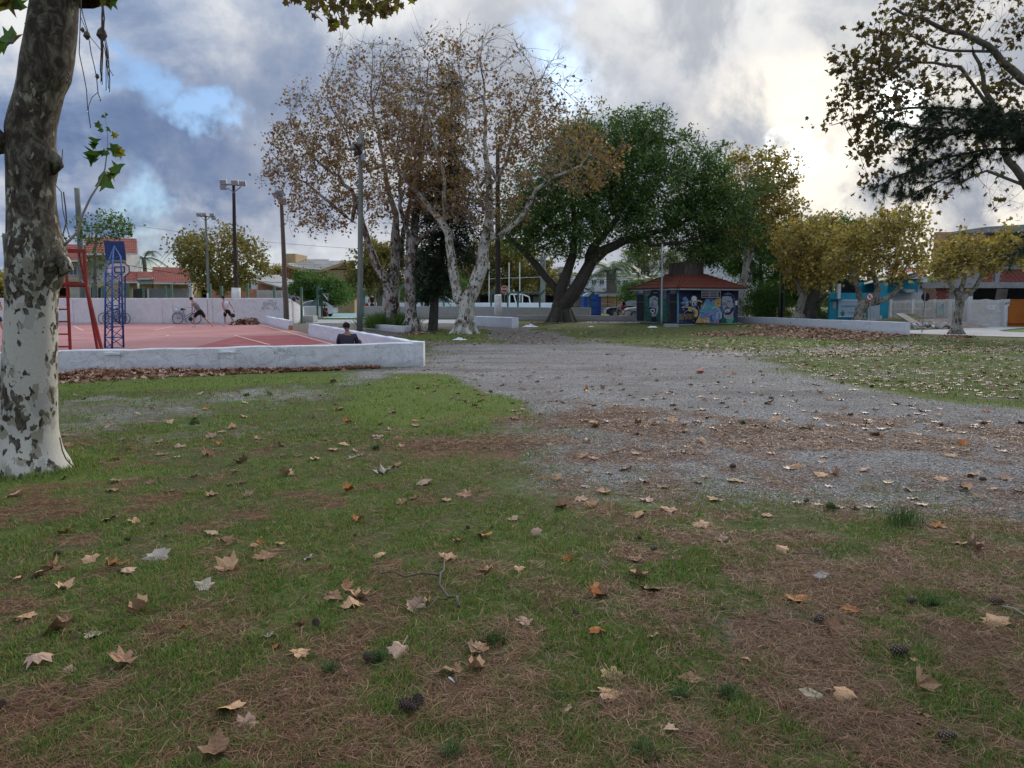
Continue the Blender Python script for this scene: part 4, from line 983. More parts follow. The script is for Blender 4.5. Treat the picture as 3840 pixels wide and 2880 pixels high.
ml('mural_mouth', [(415, 1010), (450, 990), (500, 1000), (505, 1040), (470, 1090), (430, 1070)], 'wh'); ml('mural_mouth', [(430, 1020), (470, 1015), (492, 1030), (470, 1060), (440, 1055)], 'dk')
ml('mural_chin', ell(470, 1110, 34, 20), 'lg'); ml('mural_neck', [(440, 1150), (530, 1140), (540, 1240), (430, 1240)], 'dk')
for y0 in (660, 700, 740, 780): ml('mural_sky_stroke', stroke([(610, y0), (660, y0 + 22), (720, y0 - 8)], 9), 'lg')
for y0 in (650, 690, 730): ml('mural_sky_stroke', stroke([(310, y0), (350, y0 + 12), (415, y0 - 12)], 8), 'lg')
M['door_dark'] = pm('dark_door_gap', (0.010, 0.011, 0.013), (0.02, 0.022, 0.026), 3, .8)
M['door_frame'] = pm('grey_door_frame', (0.12, 0.13, 0.15), (0.08, 0.09, 0.1), 4, .6)
def kdoor(x0, y0, x1, y1):
 f = lambda x, y, o: onwall(CR2[0] + x / CR2[2], CR2[1] + y / CR2[2], KC, nL) + nL * o
 d = part('door', MB().prism([f(x0, y0, .012), f(x1, y0, .012), f(x1, y1, .012), f(x0, y1, .012)], nL * .02), M['door_dark'], KT)
 fr = MB()
 for a, c in (((x0, y0), (x1, y0)), ((x0, y0), (x0, y1)), ((x1, y0), (x1, y1)), ((x0, (y0 * 3 + y1) / 4 + 20), (x1, (y0 * 3 + y1) / 4 + 22))): fr.bar(f(*a, .05), f(*c, .05), .035, .05)
 part('frame', fr, M['door_frame'], d)
 for k in range(1, 6):
  x = x0 + (x1 - x0) * k / 6; part('bar', MB().bar(f(x, y0 + 5, .045), f(x, y1 - 3, .045), .012, .012), M['door_frame'], d)
kdoor(152, 722, 294, 1222); kdoor(760, 712, 915, 1240)
for (x0, y0, x1, y1) in ((185, 635, 272, 700), (800, 628, 890, 692)):
 f = lambda x, y: onwall(CR2[0] + x / CR2[2], CR2[1] + y / CR2[2], KC, nL) + nL * .07
 pl = part('notice_plate', MB().prism([f(x0, y0), f(x1, y0), f(x1, y1), f(x0, y1)], nL * .012), PA['lg'], KT)
 part('notice_print', MB().prism([q + nL * .014 for q in (f(x0 + 12, y0 + 12), f(x0 + 40, y0 + 10), f(x0 + 44, y1 - 8), f(x0 + 14, y1 - 8))], nL * .004), PA['bl'], pl)
ml('corner_band', [(922, 640), (964, 640), (962, 1262), (922, 1256)], 'bl'); ml('corner_band', [(930, 700), (945, 690), (940, 1000), (926, 1000)], 'tl')
f = lambda x, y, o: onwall(2540 + x / (1270 / 240.), 1080 + y / (1270 / 240.), KC, nR) + nR * o
vn = part('window', MB().prism([f(472, 60, .085), f(836, 64, .085), f(832, 190, .085), f(468, 184, .085)], nR * .012), M['door_dark'], KT)
for a, c in (((470, 60), (838, 64)), ((838, 64), (832, 192)), ((832, 192), (468, 186)), ((468, 186), (470, 60)), ((470, 120), (790, 124)), ((628, 62), (624, 188)), ((480, 92), (780, 96)), ((480, 152), (780, 158)), ((792, 64), (788, 190))):
 part('frame_bar', MB().bar(f(*a, .11), f(*c, .11), .03, .035), M['path'], vn)
ctr = (KC + KB) / 2
ov = 0.42
eC, eR, eB, eL = [q + Vector((0, 0, KH + 0.02)) + d_ * ov for q, d_ in ((KC, (nR + nL)), (KR, (nR - nL)), (KB, (-nR - nL)), (KL, (-nR + nL)))]
tz = P(2560, 1029, (KC.y + ctr.y) / 2 - .7).z
k_ = 0.34
tC, tR, tB, tL = [Vector((ctr.x + (q.x - ctr.x) * k_, ctr.y + (q.y - ctr.y) * k_, tz)) for q in (KC, KR, KB, KL)]
M['roof_tile'] = pm('clay_roof_tile', (0.19, 0.052, 0.03), (0.11, 0.032, 0.021), 6, 0.85, bmp=.4, dirt=(0.07, 0.035, 0.028), dirt_scale=1.6, dirt_amt=.7)
M['house_tile'] = pm('faded_roof_tile', (0.42, 0.15, 0.11), (0.32, 0.11, 0.085), 3, 0.85, bmp=.3, dirt=(0.16, 0.08, 0.065), dirt_scale=1.0, dirt_amt=.6)
part('fascia', MB().bar(eL - Vector((0, 0, .05)), eC - Vector((0, 0, .05)), .04, .09).bar(eC - Vector((0, 0, .05)), eR - Vector((0, 0, .05)), .04, .09).bar(eR - Vector((0, 0, .05)), eB - Vector((0, 0, .05)), .04, .09), M['path'], KT)
RF = part('roof', MB().add([eC, eR, eB, eL, tC, tR, tB, tL], [(0, 1, 5, 4), (1, 2, 6, 5), (2, 3, 7, 6), (3, 0, 4, 7), (0, 3, 2, 1)]), pm('roof_underlay', (0.055, 0.025, 0.018), None, 6, .9), KT)  # slab coloured dark brown, painting in the shade between the tile ribs
def barrel(r0, r1, L, n=5):
 mb = MB(); vs_ = []
 for z, r in ((0, r0), (L, r1)):
  for k in range(n + 1):
   a = PI * k / n; vs_.append((r * math.cos(a), z, r * math.sin(a) * 1.1))
 fs = [(k, k + 1, n + 2 + k, n + 1 + k) for k in range(n)] + [tuple(range(n + 1)), tuple(range(2 * n + 1, n, -1))]
 return mb.add(vs_, fs)
def clip_line(e0, e1, t0, t1, s):
 """lower and upper end of the tile column that starts at share s of the eave (columns run straight up the slope)"""
 u = e1 - e0; base = e0 + u * s
 up = (t0 + t1) / 2 - (e0 + e1) / 2; up = up - u * (up.dot(u) / u.dot(u))
 tm = 1.0
 a0 = (t0 - e0).dot(u) / u.dot(u); a1 = (t1 - e0).dot(u) / u.dot(u)
 if s < a0: tm = s / a0
 elif s > a1: tm = (1 - s) / (1 - a1)
 return base, base + up * tm
def lay_tiles(e0, e1, t0, t1, n, indiv, rows=8):
 u = (e1 - e0).normalized(); up0 = clip_line(e0, e1, t0, t1, .5); upv = (up0[1] - up0[0]); fullL = upv.length; upn = upv.normalized()
 nn = u.cross(upn).normalized()
 wdt = (e1 - e0).length / n; tl = fullL / rows
 Mx3 = Matrix(((u.x, upn.x, nn.x), (u.y, upn.y, nn.y), (u.z, upn.z, nn.z)))
 if indiv: tile_me = barrel(wdt * .34, wdt * .29, tl * 1.02).mesh('roof_tile', M['roof_tile'])
 joined = MB(); src_ = barrel(wdt * .34, wdt * .29, tl * 1.02); cnt = 0
 for i in range(n):
  a, c = clip_line(e0, e1, t0, t1, (i + .5) / n); L = (c - a).length
  for k in range(rows):
   if k * tl + tl * .45 > L: break
   q = a + upn * (k * tl) + nn * (.012 + .012 * (k % 2 == 0)) + u * random.uniform(-.008, .008)
   if indiv:
    o = bpy.data.objects.new('tile', tile_me); COL.objects.link(o)
    o.matrix_world = Matrix.Translation(q) @ Mx3.to_4x4()
    m0 = Matrix.Translation(q) @ Mx3.to_4x4()
    o.parent = RF; o.matrix_parent_inverse = parent_world(RF).inverted(); o.matrix_basis = m0
    cnt += 1
   else: joined.add([q + Mx3 @ Vector(v) for v in src_.v], src_.f)
 if not indiv: part('tiles', joined, M['roof_tile'], RF, kind='stuff')
lay_tiles(eC, eR, tC, tR, 26, True)
lay_tiles(eL, eC, tL, tC, 34, False)
lay_tiles(eR, eB, tR, tB, 34, False)
for a, c in ((eC, tC), (eL, tL), (eR, tR)):
 for i in range(9):
  q0, q1 = a.lerp(c, i / 9), a.lerp(c, (i + 1.05) / 9)
  part('ridge_tile', MB().tube([q0 + Vector((0, 0, .05)), q1 + Vector((0, 0, .03))], [.13, .10], 8), M['roof_tile'], RF)
bz = P(2560, 985, ctr.y - 1.6).z
M['tank'] = pm('stained_water_tank', (0.065, 0.05, 0.042), (0.14, 0.115, 0.095), 2.2, .95, stretch=(3, 3, .8), dirt=(0.22, 0.19, 0.16), dirt_scale=1.8, dirt_amt=.6)
TB = part('water_tank', MB().prism([q - Vector((0, 0, .12)) for q in (tC, tR, tB, tL)], (0, 0, bz - tz + .12)), M['tank'], KT)
part('coping', MB().prism([Vector((ctr.x + (q.x - ctr.x) * 1.03, ctr.y + (q.y - ctr.y) * 1.03, bz)) for q in (tC, tR, tB, tL)], (0, 0, .05)), M['tank'], TB)
q = G(2528, 1226); solo('concrete_slab', MB().box((q.x - .55, q.y - .2, 0), (q.x + .2, q.y + .35, .16)), M['path'], 'pale broken concrete block lying at the kiosk corner', 'block')
def sheet(pts_px, Ys, th=.12):
 """a sloping slab through photo points at given distances"""
 q = [P(x, y, Y) for (x, y), Y in zip(pts_px, Ys)]
 n = (q[1] - q[0]).cross(q[3] - q[0]).normalized()
 if n.z < 0: n = -n
 return q, MB().prism(q, -n * th), n
def tiled_roof(parent, pts_px, Ys, ncol, mat='house_tile', name='roof'):
 q, mb, n = sheet(pts_px, Ys)
 r = part(name, mb, M[mat], parent)
 mb2 = MB()
 L = (q[3] - q[0]).length; rows = max(3, int(L / .45))
 for i in range(ncol):
  s = (i + .5) / ncol; a, c = q[0].lerp(q[1], s), q[3].lerp(q[2], s)
  wdt = (q[1] - q[0]).length / ncol
  for k in range(rows):
   mb2.tube([a.lerp(c, k / rows) + n * .03, a.lerp(c, (k + 1.0) / rows) + n * .0], [wdt * .36, wdt * .28], 5, cap=True)
 part('tile_rows', mb2, M[mat], r, kind='stuff')
 part('gutter', MB().bar(q[0] - n * .06, q[1] - n * .06, .12, .14), M['pole_white'], parent)
 return r
def pbox(parent, name, x0, y0, x1, y1, Y, depth, mat, foot=False):
 a, c = P(x0, y0, Y), P(x1, y1, Y)
 z0, z1 = min(a.z, c.z), max(a.z, c.z)
 if foot: z0 = -.05
 return part(name, MB().box((min(a.x, c.x), Y, z0), (max(a.x, c.x), Y + depth, z1)), mat, parent)
M['cream'] = pm('cream_wall_paint', (0.55, 0.50, 0.42), (0.48, 0.44, 0.37), 1.2, .9, dirt=(0.3, 0.27, 0.22))
M['yellow'] = pm('yellow_wall_paint', (0.52, 0.38, 0.17), (0.46, 0.33, 0.15), 1.2, .9, dirt=(0.3, 0.22, 0.12))
M['housewhite'] = pm('house_white_paint', (0.66, 0.66, 0.68), (0.58, 0.58, 0.60), 1.2, .9, dirt=(0.4, 0.39, 0.37))
M['salmon'] = pm('salmon_wall_paint', (0.56, 0.27, 0.19), (0.48, 0.22, 0.15), 1.2, .9, dirt=(0.3, 0.15, 0.1))
M['redwall'] = pm('red_wall_paint', (0.36, 0.05, 0.055), (0.30, 0.045, 0.05), 1.2, .9)
M['tan'] = pm('tan_wall_paint', (0.47, 0.35, 0.18), (0.41, 0.30, 0.16), 1.2, .9, dirt=(0.25, 0.19, 0.11))
M['greywall2'] = pm('bare_grey_render', (0.34, 0.33, 0.34), (0.26, 0.25, 0.26), 1.6, .95, dirt=(0.16, 0.15, 0.15))
M['fibro'] = pm('grey_fibre_roof', (0.36, 0.35, 0.33), (0.27, 0.265, 0.25), 1.5, .9, dirt=(0.15, 0.14, 0.12))
M['glass'] = pm('window_glass', (0.05, 0.07, 0.09), (0.09, 0.11, 0.13), 2, .12, bmp=0, spec=.7)
def pwindow(parent, x0, y0, x1, y1, Y, bars=2, fr=None):
 w_ = pbox(parent, 'window', x0, y0, x1, y1, Y - .03, .02, M['glass'])
 fb = MB()
 for a, c in (((x0, y0), (x1, y0)), ((x1, y0), (x1, y1)), ((x1, y1), (x0, y1)), ((x0, y1), (x0, y0))): fb.bar(P(*a, Y - .06), P(*c, Y - .06), .06, .07)
 for i in range(1, bars): x = x0 + (x1 - x0) * i / bars; fb.bar(P(x, y0, Y - .05), P(x, y1, Y - .05), .04, .05)
 part('window_frame', fb, fr or M['housewhite'], w_)
 return w_
H1 = thing('house', 'white two storey house with red tiled roofs behind the blue hoop tower', 'house', P(420, 1175, 68))
pbox(H1, 'wall', 325, 945, 484, 1170, 68, 2.5, M['housewhite'], True)
tiled_roof(H1, [(316, 951), (516, 950), (512, 895), (322, 889)], [66.8, 66.8, 70.5, 70.5], 28)
pbox(H1, 'wall', 234, 975, 324.5, 1170, 67, 2.5, M['cream'], True)
tiled_roof(H1, [(232, 977), (326, 974), (322, 918), (236, 915)], [66, 66, 69.5, 69.5], 14)
pwindow(H1, 245, 1000, 290, 1032, 67, 3); pwindow(H1, 352, 985, 386, 1010, 68, 2)
pbox(H1, 'beam', 234, 1048, 330, 1056, 66.6, .3, M['tan'])
tiled_roof(H1, [(455, 1056), (518, 1056), (518, 1020), (470, 1018)], [64, 64, 67, 67], 9)
pbox(H1, 'wall', 330, 1056, 574, 1170, 64.6, 2.5, M['yellow'], True)
pbox(H1, 'fascia_wall', 518, 1042, 574, 1066, 64.2, .35, M['cream'])
tiled_roof(H1, [(516, 1043), (573, 1042), (573, 1020), (517, 1018)], [64, 64, 66.5, 66.5], 9)
pbox(H1, 'column', 514, 1062, 522, 1170, 62.6, .3, M['housewhite'], True)
H2 = thing('house', 'yellow garage house with a wide red tiled roof beside the bushy tree', 'house', P(640, 1175, 64))
pbox(H2, 'wall', 574.5, 1060, 730, 1170, 64.4, 2.5, M['yellow'], True)
tiled_roof(H2, [(577, 1059), (716, 1061), (702, 1004), (571, 1001)], [63, 63, 68, 68], 20)
gd = pbox(H2, 'garage_door', 622, 1082, 706, 1140, 64.28, .1, M['housewhite'])
for k in range(6): y = 1086 + k * 6; part('door_slat', MB().bar(P(624, y, 64.25), P(704, y, 64.25), .04, .05), M['cream'], gd)
pbox(H2, 'column', 706, 1062, 722, 1170, 62.4, .35, M['housewhite'], True)
def fence(label, x0, x1, ytop, Y, n, mat, rails=(8, 40), w_=.07, foot=True, cat='fence', name='fence', ybot=None, posts=()):
 t = thing(name, label, cat, G(x0, 1160) if ybot is None else P(x0, ybot, Y))
 for i in range(n):
  x = x0 + (x1 - x0) * (i + .5) / n
  a = P(x, ytop + random.uniform(-.5, .5), Y); c = Vector((a.x, a.y, 0.06)) if ybot is None else P(x, ybot, Y)
  part('picket', MB().bar(c, a, w_, .025, up=(0, 1, 0)), mat, t)
 for r_ in rails: part('rail', MB().bar(P(x0, ytop + r_, Y + .05), P(x1, ytop + r_, Y + .05), .04, .06), mat, t)
 for x in posts:
  a = P(x, ytop - 6, Y); part('post', MB().box((a.x - .15, Y - .1, 0), (a.x + .15, Y + .15, a.z)), mat, t)
 return t
fence('pale picket fence below the yellow wall, left of the garage door', 496, 552, 1082, 62, 16, M['cream'], (3, 25), .14)
fence('cream slatted gate right beside the garage door', 556, 618, 1083, 62, 16, M['housewhite'], (2, 25), .14)
fence('grey green board fence between the garage and the salmon house', 726, 790, 1076, 66, 9, M['greywall2'], (4, 25), .4)
fence('green panel fence behind the red ladder chair', 336, 392, 1078, 60, 7, M['green_post'], (4, 25), .3)
fence('yellowish plank fence beside the big plane trunk', 215, 262, 1078, 60, 12, M['tan'], (4, 25), .16)
t = thing('wire_fence', 'grey bars with bent tops behind the red chair', 'fence', P(200, 1150, 56))
for i in range(5):
 x = 402 - 14 * i - 10; a = P(x - 35, 1052 - i * 1, 56); c = P(x - 12, 1072, 56)
 part('bent_bar', MB().tube([P(x - 12, 1130, 56), c, a], .035, 5), M['grey_metal'], t)
H3 = thing('house', 'salmon pink house with a grey slanted porch roof and white barred porch', 'house', P(1000, 1175, 74))
pbox(H3, 'wall', 742, 1085, 968, 1170, 76, 2.5, M['salmon'], True)
pbox(H3, 'wall', 966, 1064, 1106, 1170, 79, 2.5, M['salmon'], True)
part('gable_roof', MB().prism([P(950, 1047, 73), P(1062, 1079, 73), P(1062, 1084, 73), P(950, 1053, 73)], (0, 7, .6)), M['fibro'], H3)
part('gable_wall', MB().prism([P(966, 1056, 74.5), P(1058, 1083, 74.5), P(1058, 1092, 74.5), P(966, 1092, 74.5)], (0, .2, 0)), M['salmon'], H3)
tiled_roof(H3, [(1060, 1086), (1124, 1086), (1098, 1066), (1030, 1064)], [74, 74, 79, 79], 12)
for x in (962, 1000, 1052, 1094): pbox(H3, 'column', x, 1086, x + 6, 1170, 73.4, .35, M['housewhite'], True)
for k in range(4): pwindow(H3, 970 + k * 34, 1098, 988 + k * 34, 1125, 79, 2)
fence('white bars closing the porch of the salmon house', 966, 1130, 1088, 73, 46, M['white_steel'], (4, 30), .05)
H4 = thing('house', 'pale low building with a small chimney behind the salmon house', 'house', P(1000, 1175, 100))
pbox(H4, 'wall', 940, 1030, 1034, 1170, 100, 2.5, M['housewhite'], True); pbox(H4, 'chimney', 989, 1045, 997, 1058, 90, .8, M['cream'])
pbox(H4, 'wall', 1049, 1033, 1075, 1170, 96, 2.5, M['salmon'], True); pbox(H4, 'chimney', 1055, 1016, 1060, 1034, 95, .6, M['greywall2']); pbox(H4, 'chimney', 1049, 1024, 1053, 1036, 95, .6, M['greywall2'])
H5 = thing('house', 'large tan house with grey corrugated roof and dark red side wall', 'house', P(1180, 1175, 86))
pbox(H5, 'tank_room', 1070, 951, 1109, 995, 88, 5, M['tan'])
pbox(H5, 'side_wall', 1073, 997, 1112, 1170, 85, 2.5, M['redwall'], True)
pbox(H5, 'wall', 1110, 1012, 1232, 1170, 86.5, 2.5, M['tan'], True)
pbox(H5, 'wall', 1230, 1008, 1330, 1170, 85, 2.5, M['tan'], True)
part('gable_wall', MB().prism([P(1228, 1012, 85), P(1262, 998, 85), P(1300, 985, 85), P(1330, 978, 85), P(1330, 1012, 85)], (0, .3, 0)), M['tan'], H5)
r = part('roof', MB().add([P(1072, 992, 84), P(1117, 1010, 84), P(1200, 1015, 84.3), P(1232, 1005, 84.6), P(1300, 982, 84.6), P(1320, 978, 86), P(1110, 976, 93)],
   [(0, 1, 2, 6), (2, 3, 4, 5), (2, 5, 6)]), M['fibro'], H5)
rb_ = MB()
for i in range(20):
 s = i / 19; a = P(1117 + 83 * s, 1009 + 6 * s, 83.9); c = P(1112 + 120 * s, 976 + 1.5 * s, 92.5)
 rb_.tube([a + Vector((0, -.1, .05)), c + Vector((0, -.1, .12))], .09, 4)
part('roof_ribs', rb_, M['concrete'], r, kind='stuff')
part('gutter', MB().bar(P(1072, 993, 83.8), P(1117, 1012, 83.8), .2, .3).bar(P(1117, 1012, 83.8), P(1200, 1017, 84), .2, .3).bar(P(1200, 1017, 84), P(1300, 984, 84.3), .2, .3), M['tan'], H5)
solo('garden_wall', MB().box(tuple(P(1132, 1086, 76).xy) + (0,), (P(1188, 1086, 76).x, 76.3, P(1132, 1086, 76).z)), M['greywall2'], 'grey unpainted garden wall behind the white car', 'wall')
B1 = thing('building', 'brown roofed building with white window panels behind the fig tree', 'building', P(2100, 1170, 118))
pbox(B1, 'wall', 2064, 1044, 2108, 1170, 118, 8, pm('brown_panel_wall', (0.28, 0.16, 0.12), (0.2, .12, .1), 1, .9), True)
pbox(B1, 'wall', 2100, 1020, 2140, 1170, 120, 8, M['greywall2'], True)
for k in range(3): pwindow(B1, 2104 + k * 12, 1030, 2112 + k * 12, 1052, 119.8, 1)
part('roof', MB().prism([P(2076, 1022, 117), P(2100, 1000, 117), P(2138, 1000, 117), P(2150, 1024, 117)], (0, 8, .3)), M['greywall2'], B1)
B2 = thing('building', 'long white building with blue trim beyond the palm trees', 'building', P(2200, 1170, 112))
pbox(B2, 'wall', 2150, 1040, 2420, 1170, 112, 10, M['housewhite'], True)
for k in range(8): pwindow(B2, 2158 + k * 30, 1050, 2176 + k * 30, 1068, 112, 2)
pbox(B2, 'canopy', 2060, 1075, 2330, 1079, 108, 3, M['bright_wall'])
SH = thing('shed', 'long dark shed with cables heaped on its flat roof, behind the fig tree', 'shed', P(2100, 1170, 100))
M['shed'] = pm('dark_shed_wall', (0.045, 0.045, 0.055), (0.085, 0.085, 0.10), 1.2, .9, dirt=(0.14, .14, .16), dirt_scale=.8)
pbox(SH, 'wall', 1790, 1106, 2255, 1170, 100, 4, M['shed'], True)
for k in range(9): pbox(SH, 'shutter', 1800 + k * 50, 1112, 1836 + k * 50, 1150, 99.9, .06, M['greywall2'] if k % 3 == 1 else M['door_dark'])
pbox(SH, 'roof_edge', 1780, 1094, 2330, 1100, 98.5, 5, M['concrete'])
mb = MB()
for k in range(40):
 x = random.uniform(1990, 2320); a = P(x, random.uniform(1078, 1094), 98.4); c = P(x + random.uniform(-20, 20), random.uniform(1078, 1096), 98.4)
 mb.tube([a, (a + c) / 2 + Vector((0, 0, -.2)), c], .05, 4)
part('clutter', mb, M['black'], SH, kind='stuff')
m_, b, pr, out = newmat('graffiti_ochre_wall')
co = coords(b); sz_ = b.n('ShaderNodeSeparateXYZ', i_0=co).outputs[2]
oc = b.mix(b.step(b.math('ADD', sz_, b.math('MULTIPLY', b.noise(b.vmath('MULTIPLY', co, (.3, 1, 1.5)), 1.6, 6, .6), 1.6)), 1.2, 2.3), (0.22, 0.20, 0.20), (0.50, 0.27, 0.11))
oc = b.mix(b.math('MULTIPLY', b.step(b.noise(b.vmath('MULTIPLY', co, (.5, 1, 3)), 1.2, 5), .52, .62), .7), oc, (0.16, 0.12, 0.10))
b.set(pr.inputs['Base Color'], oc); pr.inputs['Roughness'].default_value = .85
OW = thing('street_wall', 'ochre and grey painted street wall with a pale flat roof, behind the cyclist', 'wall', P(2300, 1170, 88))
pbox(OW, 'wall', 2254, 1112, 2352, 1166, 88, .3, m_, True); pbox(OW, 'roof_edge', 2180, 1101, 2352, 1111.5, 87.6, 3, M['path'])
for x in (2279, 2312): part('post', MB().bar(P(x, 1168, 87.4), P(x, 1106, 87.4), .08, .08), M['black'], OW)
B3 = thing('building', 'tall white walled building glimpsed above the kiosk through the leaves', 'building', P(2800, 1180, 95))
pbox(B3, 'wall', 2690, 985, 2860, 1180, 95, 8, M['housewhite'], True); pbox(B3, 'pipe', 2826, 985, 2832, 1040, 94.8, .3, M['blue_steel']); pwindow(B3, 2730, 1000, 2760, 1030, 95, 2)
M['turq'] = pm('turquoise_wall_paint', (0.02, 0.23, 0.33), (0.03, 0.28, 0.38), 1.4, .8, dirt=(0.02, 0.13, 0.2), dirt_scale=1)
TH = thing('house', 'turquoise and white house with an advertising panel on its front wall', 'house', G(3200, 1214))
YT_ = 50.0
pbox(TH, 'front_wall', 3113, 1098, 3340, 1200, YT_, .25, M['turq'], True)
pbox(TH, 'front_wall', 3300, 1060, 3322, 1200, YT_ - .1, 4, M['turq'], True)
pbox(TH, 'wall', 3322.5, 1046, 3470, 1200, YT_ + 3, 8, M['bright_wall'], True)
pbox(TH, 'upper_wall', 3340, 1036, 3442, 1096, YT_ + 2.4, .5, M['turq'])
part('awning', MB().prism([P(3378, 1086, YT_ + 2), P(3432, 1088, YT_ + 2), P(3425, 1096, YT_ + 1), P(3398, 1098, YT_ + 1)], (0, 0, .05)), M['grey_metal'], TH)
pbox(TH, 'niche', 3124, 1130, 3134, 1157, YT_ - .02, .015, M['path']); pbox(TH, 'ledge', 3121, 1120, 3162, 1122.5, YT_ - .25, .24, M['turq'])
pbox(TH, 'column', 3144, 1064, 3152, 1121, YT_ - .18, .3, M['housewhite'])
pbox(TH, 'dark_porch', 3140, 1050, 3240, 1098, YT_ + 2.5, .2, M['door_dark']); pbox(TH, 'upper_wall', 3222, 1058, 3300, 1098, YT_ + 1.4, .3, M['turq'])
M['panel'] = pm('pale_blue_panel', (0.30, 0.40, 0.50), (0.33, 0.43, 0.53), 1.2, .6, bmp=0)
pn = pbox(TH, 'advert_panel', 3145, 1127, 3242, 1187, YT_ - .08, .07, M['panel'])
pbox(TH, 'panel_frame', 3144, 1124, 3243, 1127, YT_ - .1, .09, M['sign_white']); pbox(TH, 'panel_frame', 3143, 1187, 3243, 1189, YT_ - .1, .09, M['sign_white'])
M['print_teal'] = pm('print_teal', (0.02, 0.13, 0.20), None, 3, .6, bmp=0); M['print_green'] = pm('print_green', (0.02, 0.2, 0.18), None, 3, .6, bmp=0)
text_mesh('lettering', 'GUILHERMITE TRANCOSA', .135, frameM(P(3194, 1149, YT_ - .085), (1, 0, 0)), M['print_teal'], pn, .003, sx=.88)
text_mesh('lettering', 'seguros', .07, frameM(P(3224, 1156, YT_ - .085), (1, 0, 0)), M['print_teal'], pn, .003)
text_mesh('lettering', 'Consultoria    (51) 9 8801', .08, frameM(P(3203, 1172, YT_ - .085), (1, 0, 0)), M['print_teal'], pn, .003)
q = P(3160, 1175, YT_ - .085)
part('panel_print', MB().prism(disc(q + Vector((-.07, 0, .03)), .07, 10), (0, -.004, 0)).prism(disc(q + Vector((.07, -.001, .03)), .07, 10), (0, -.004, 0)).prism([q + Vector((-.1, -.002, .02)), q + Vector((-.07, -.002, -.18)), q + Vector((.07, -.002, -.18)), q + Vector((.1, -.002, .02))], (0, -.004, 0)), M['print_green'], pn)
part('panel_print', MB().prism(disc(q + Vector((0, 0, .16)), .045, 10), (0, -.004, 0)), M['print_teal'], pn)
tiled_roof(TH, [(3330, 1044), (3470, 1036), (3470, 1002), (3340, 1008)], [YT_ + 2.2, YT_ + 2.2, YT_ + 6, YT_ + 6], 18)
part('canopy_beam', MB().bar(P(3290, 1062, YT_ + .8), P(3440, 1024, YT_ + 1.6), .12, .16).bar(P(3300, 1070, YT_ + .6), P(3442, 1034, YT_ + 1.4), .08, .12), M['concrete'], TH)
part('canopy_sheet', MB().prism([P(3240, 1068, YT_), P(3440, 1022, YT_), P(3442, 1016, YT_ + 2), P(3242, 1060, YT_ + 2)], (0, 0, .04)), M['fibro'], TH)
gtt = thing('slatted_gate', 'white slatted gate between the turquoise walls behind the forked trunk', 'gate', P(3265, 1210, YT_ - .6))
for k in range(12): x = 3256 + k * 3.7; part('picket', MB().bar(P(x, 1203, YT_ - .5), P(x, 1132, YT_ - .5), .035, .02), M['housewhite'], gtt)
part('rail', MB().bar(P(3254, 1134, YT_ - .47), P(3300, 1134, YT_ - .47), .04, .05), M['housewhite'], gtt)
part('rail', MB().bar(P(3254, 1198, YT_ - .47), P(3300, 1198, YT_ - .47), .04, .05), M['housewhite'], gtt)
t = thing('water_meter_post', 'small white post with a short side spout before the turquoise wall', 'post', G(3304, 1214)); part('shaft', MB().bar(P(3303, 1210, 47), P(3303, 1183, 47), .09, .09), M['housewhite'], t); part('spout', MB().bar(P(3303, 1186, 47), P(3308, 1187, 47), .04, .04), M['housewhite'], t)
def pfence(t, x0, x1, y0, y1, yb0, yb1, Y0, Y1, n, wave=0, w_=.032):
 for i in range(n):
  s = (i + .5) / n; x = x0 + (x1 - x0) * s; Y = Y0 + (Y1 - Y0) * s
  top = y0 + (y1 - y0) * s + wave * math.sin(PI * 2 * abs(s - .5)) - wave
  part('picket', MB().bar(P(x, yb0 + (yb1 - yb0) * s, Y), P(x, top, Y), w_, .03), M['white_steel'], t)
 for f_ in ((.09), (.45), (.82), (.985)):
  a = P(x0, y0 + (yb0 - y0) * f_, Y0 + .04); c = P(x1, y1 + (yb1 - y1) * f_, Y1 + .04)
  part('rail', MB().bar(a, c, .04, .055), M['white_steel'], t)
PF = thing('picket_fence', 'white picket fence with a pale panel hung on it, behind the rubble heap', 'fence', G(3440, 1205))
pfence(PF, 3337, 3582, 1128, 1121, 1198, 1200, 48.5, 46.2, 52)
for x in (3338, 3420, 3502, 3563): part('post', MB().box((P(x, 1160, 47).x - .06, 46.9, 0), (P(x, 1160, 47).x + .06, 47.05, P(x, 1122, 47).z)), M['white_steel'], PF)
bd = part('notice_panel', MB().prism([P(3516, 1134, 46.6), P(3555, 1134, 46.6), P(3555, 1182, 46.6), P(3515, 1181, 46.6)][::-1], (0, .03, 0)), pm('pale_green_panel', (0.42, 0.50, 0.50), None, 2, .6, bmp=0), PF)
part('yellow_corner', MB().prism([P(3544, 1134, 46.55), P(3556, 1134, 46.55), P(3556, 1142, 46.55), P(3550, 1141, 46.55)][::-1], (0, .02, 0)), PA['yl'], bd)
part('panel_print', MB().prism(disc(P(3535, 1143, 46.55), .035, 8), (0, .02, 0)), M['black'], bd)
text_mesh('lettering', 'VENDE-SE CASA', .075, frameM(P(3535, 1150, 46.56), (1, 0, 0)), M['greywall2'], bd, .003)
GT = thing('driveway_gate', 'wide white picket driveway gate with a small notice', 'gate', G(3690, 1226))
pfence(GT, 3628, 3767, 1124, 1126, 1221, 1226, 44.6, 43.9, 36, 4)
for x, yb, ya, Y in ((3627, 1222, 1126, 44.7), (3767, 1228, 1130, 43.9)): part('post', MB().bar(P(x, yb, Y), P(x, ya, Y), .07, .07), M['white_steel'], GT)
nb_ = part('notice_board', MB().prism([P(3705, 1146, 43.9), P(3731, 1146, 43.9), P(3731, 1160, 43.9), P(3705, 1160, 43.9)][::-1], (0, .02, 0)), M['sign_white'], GT)
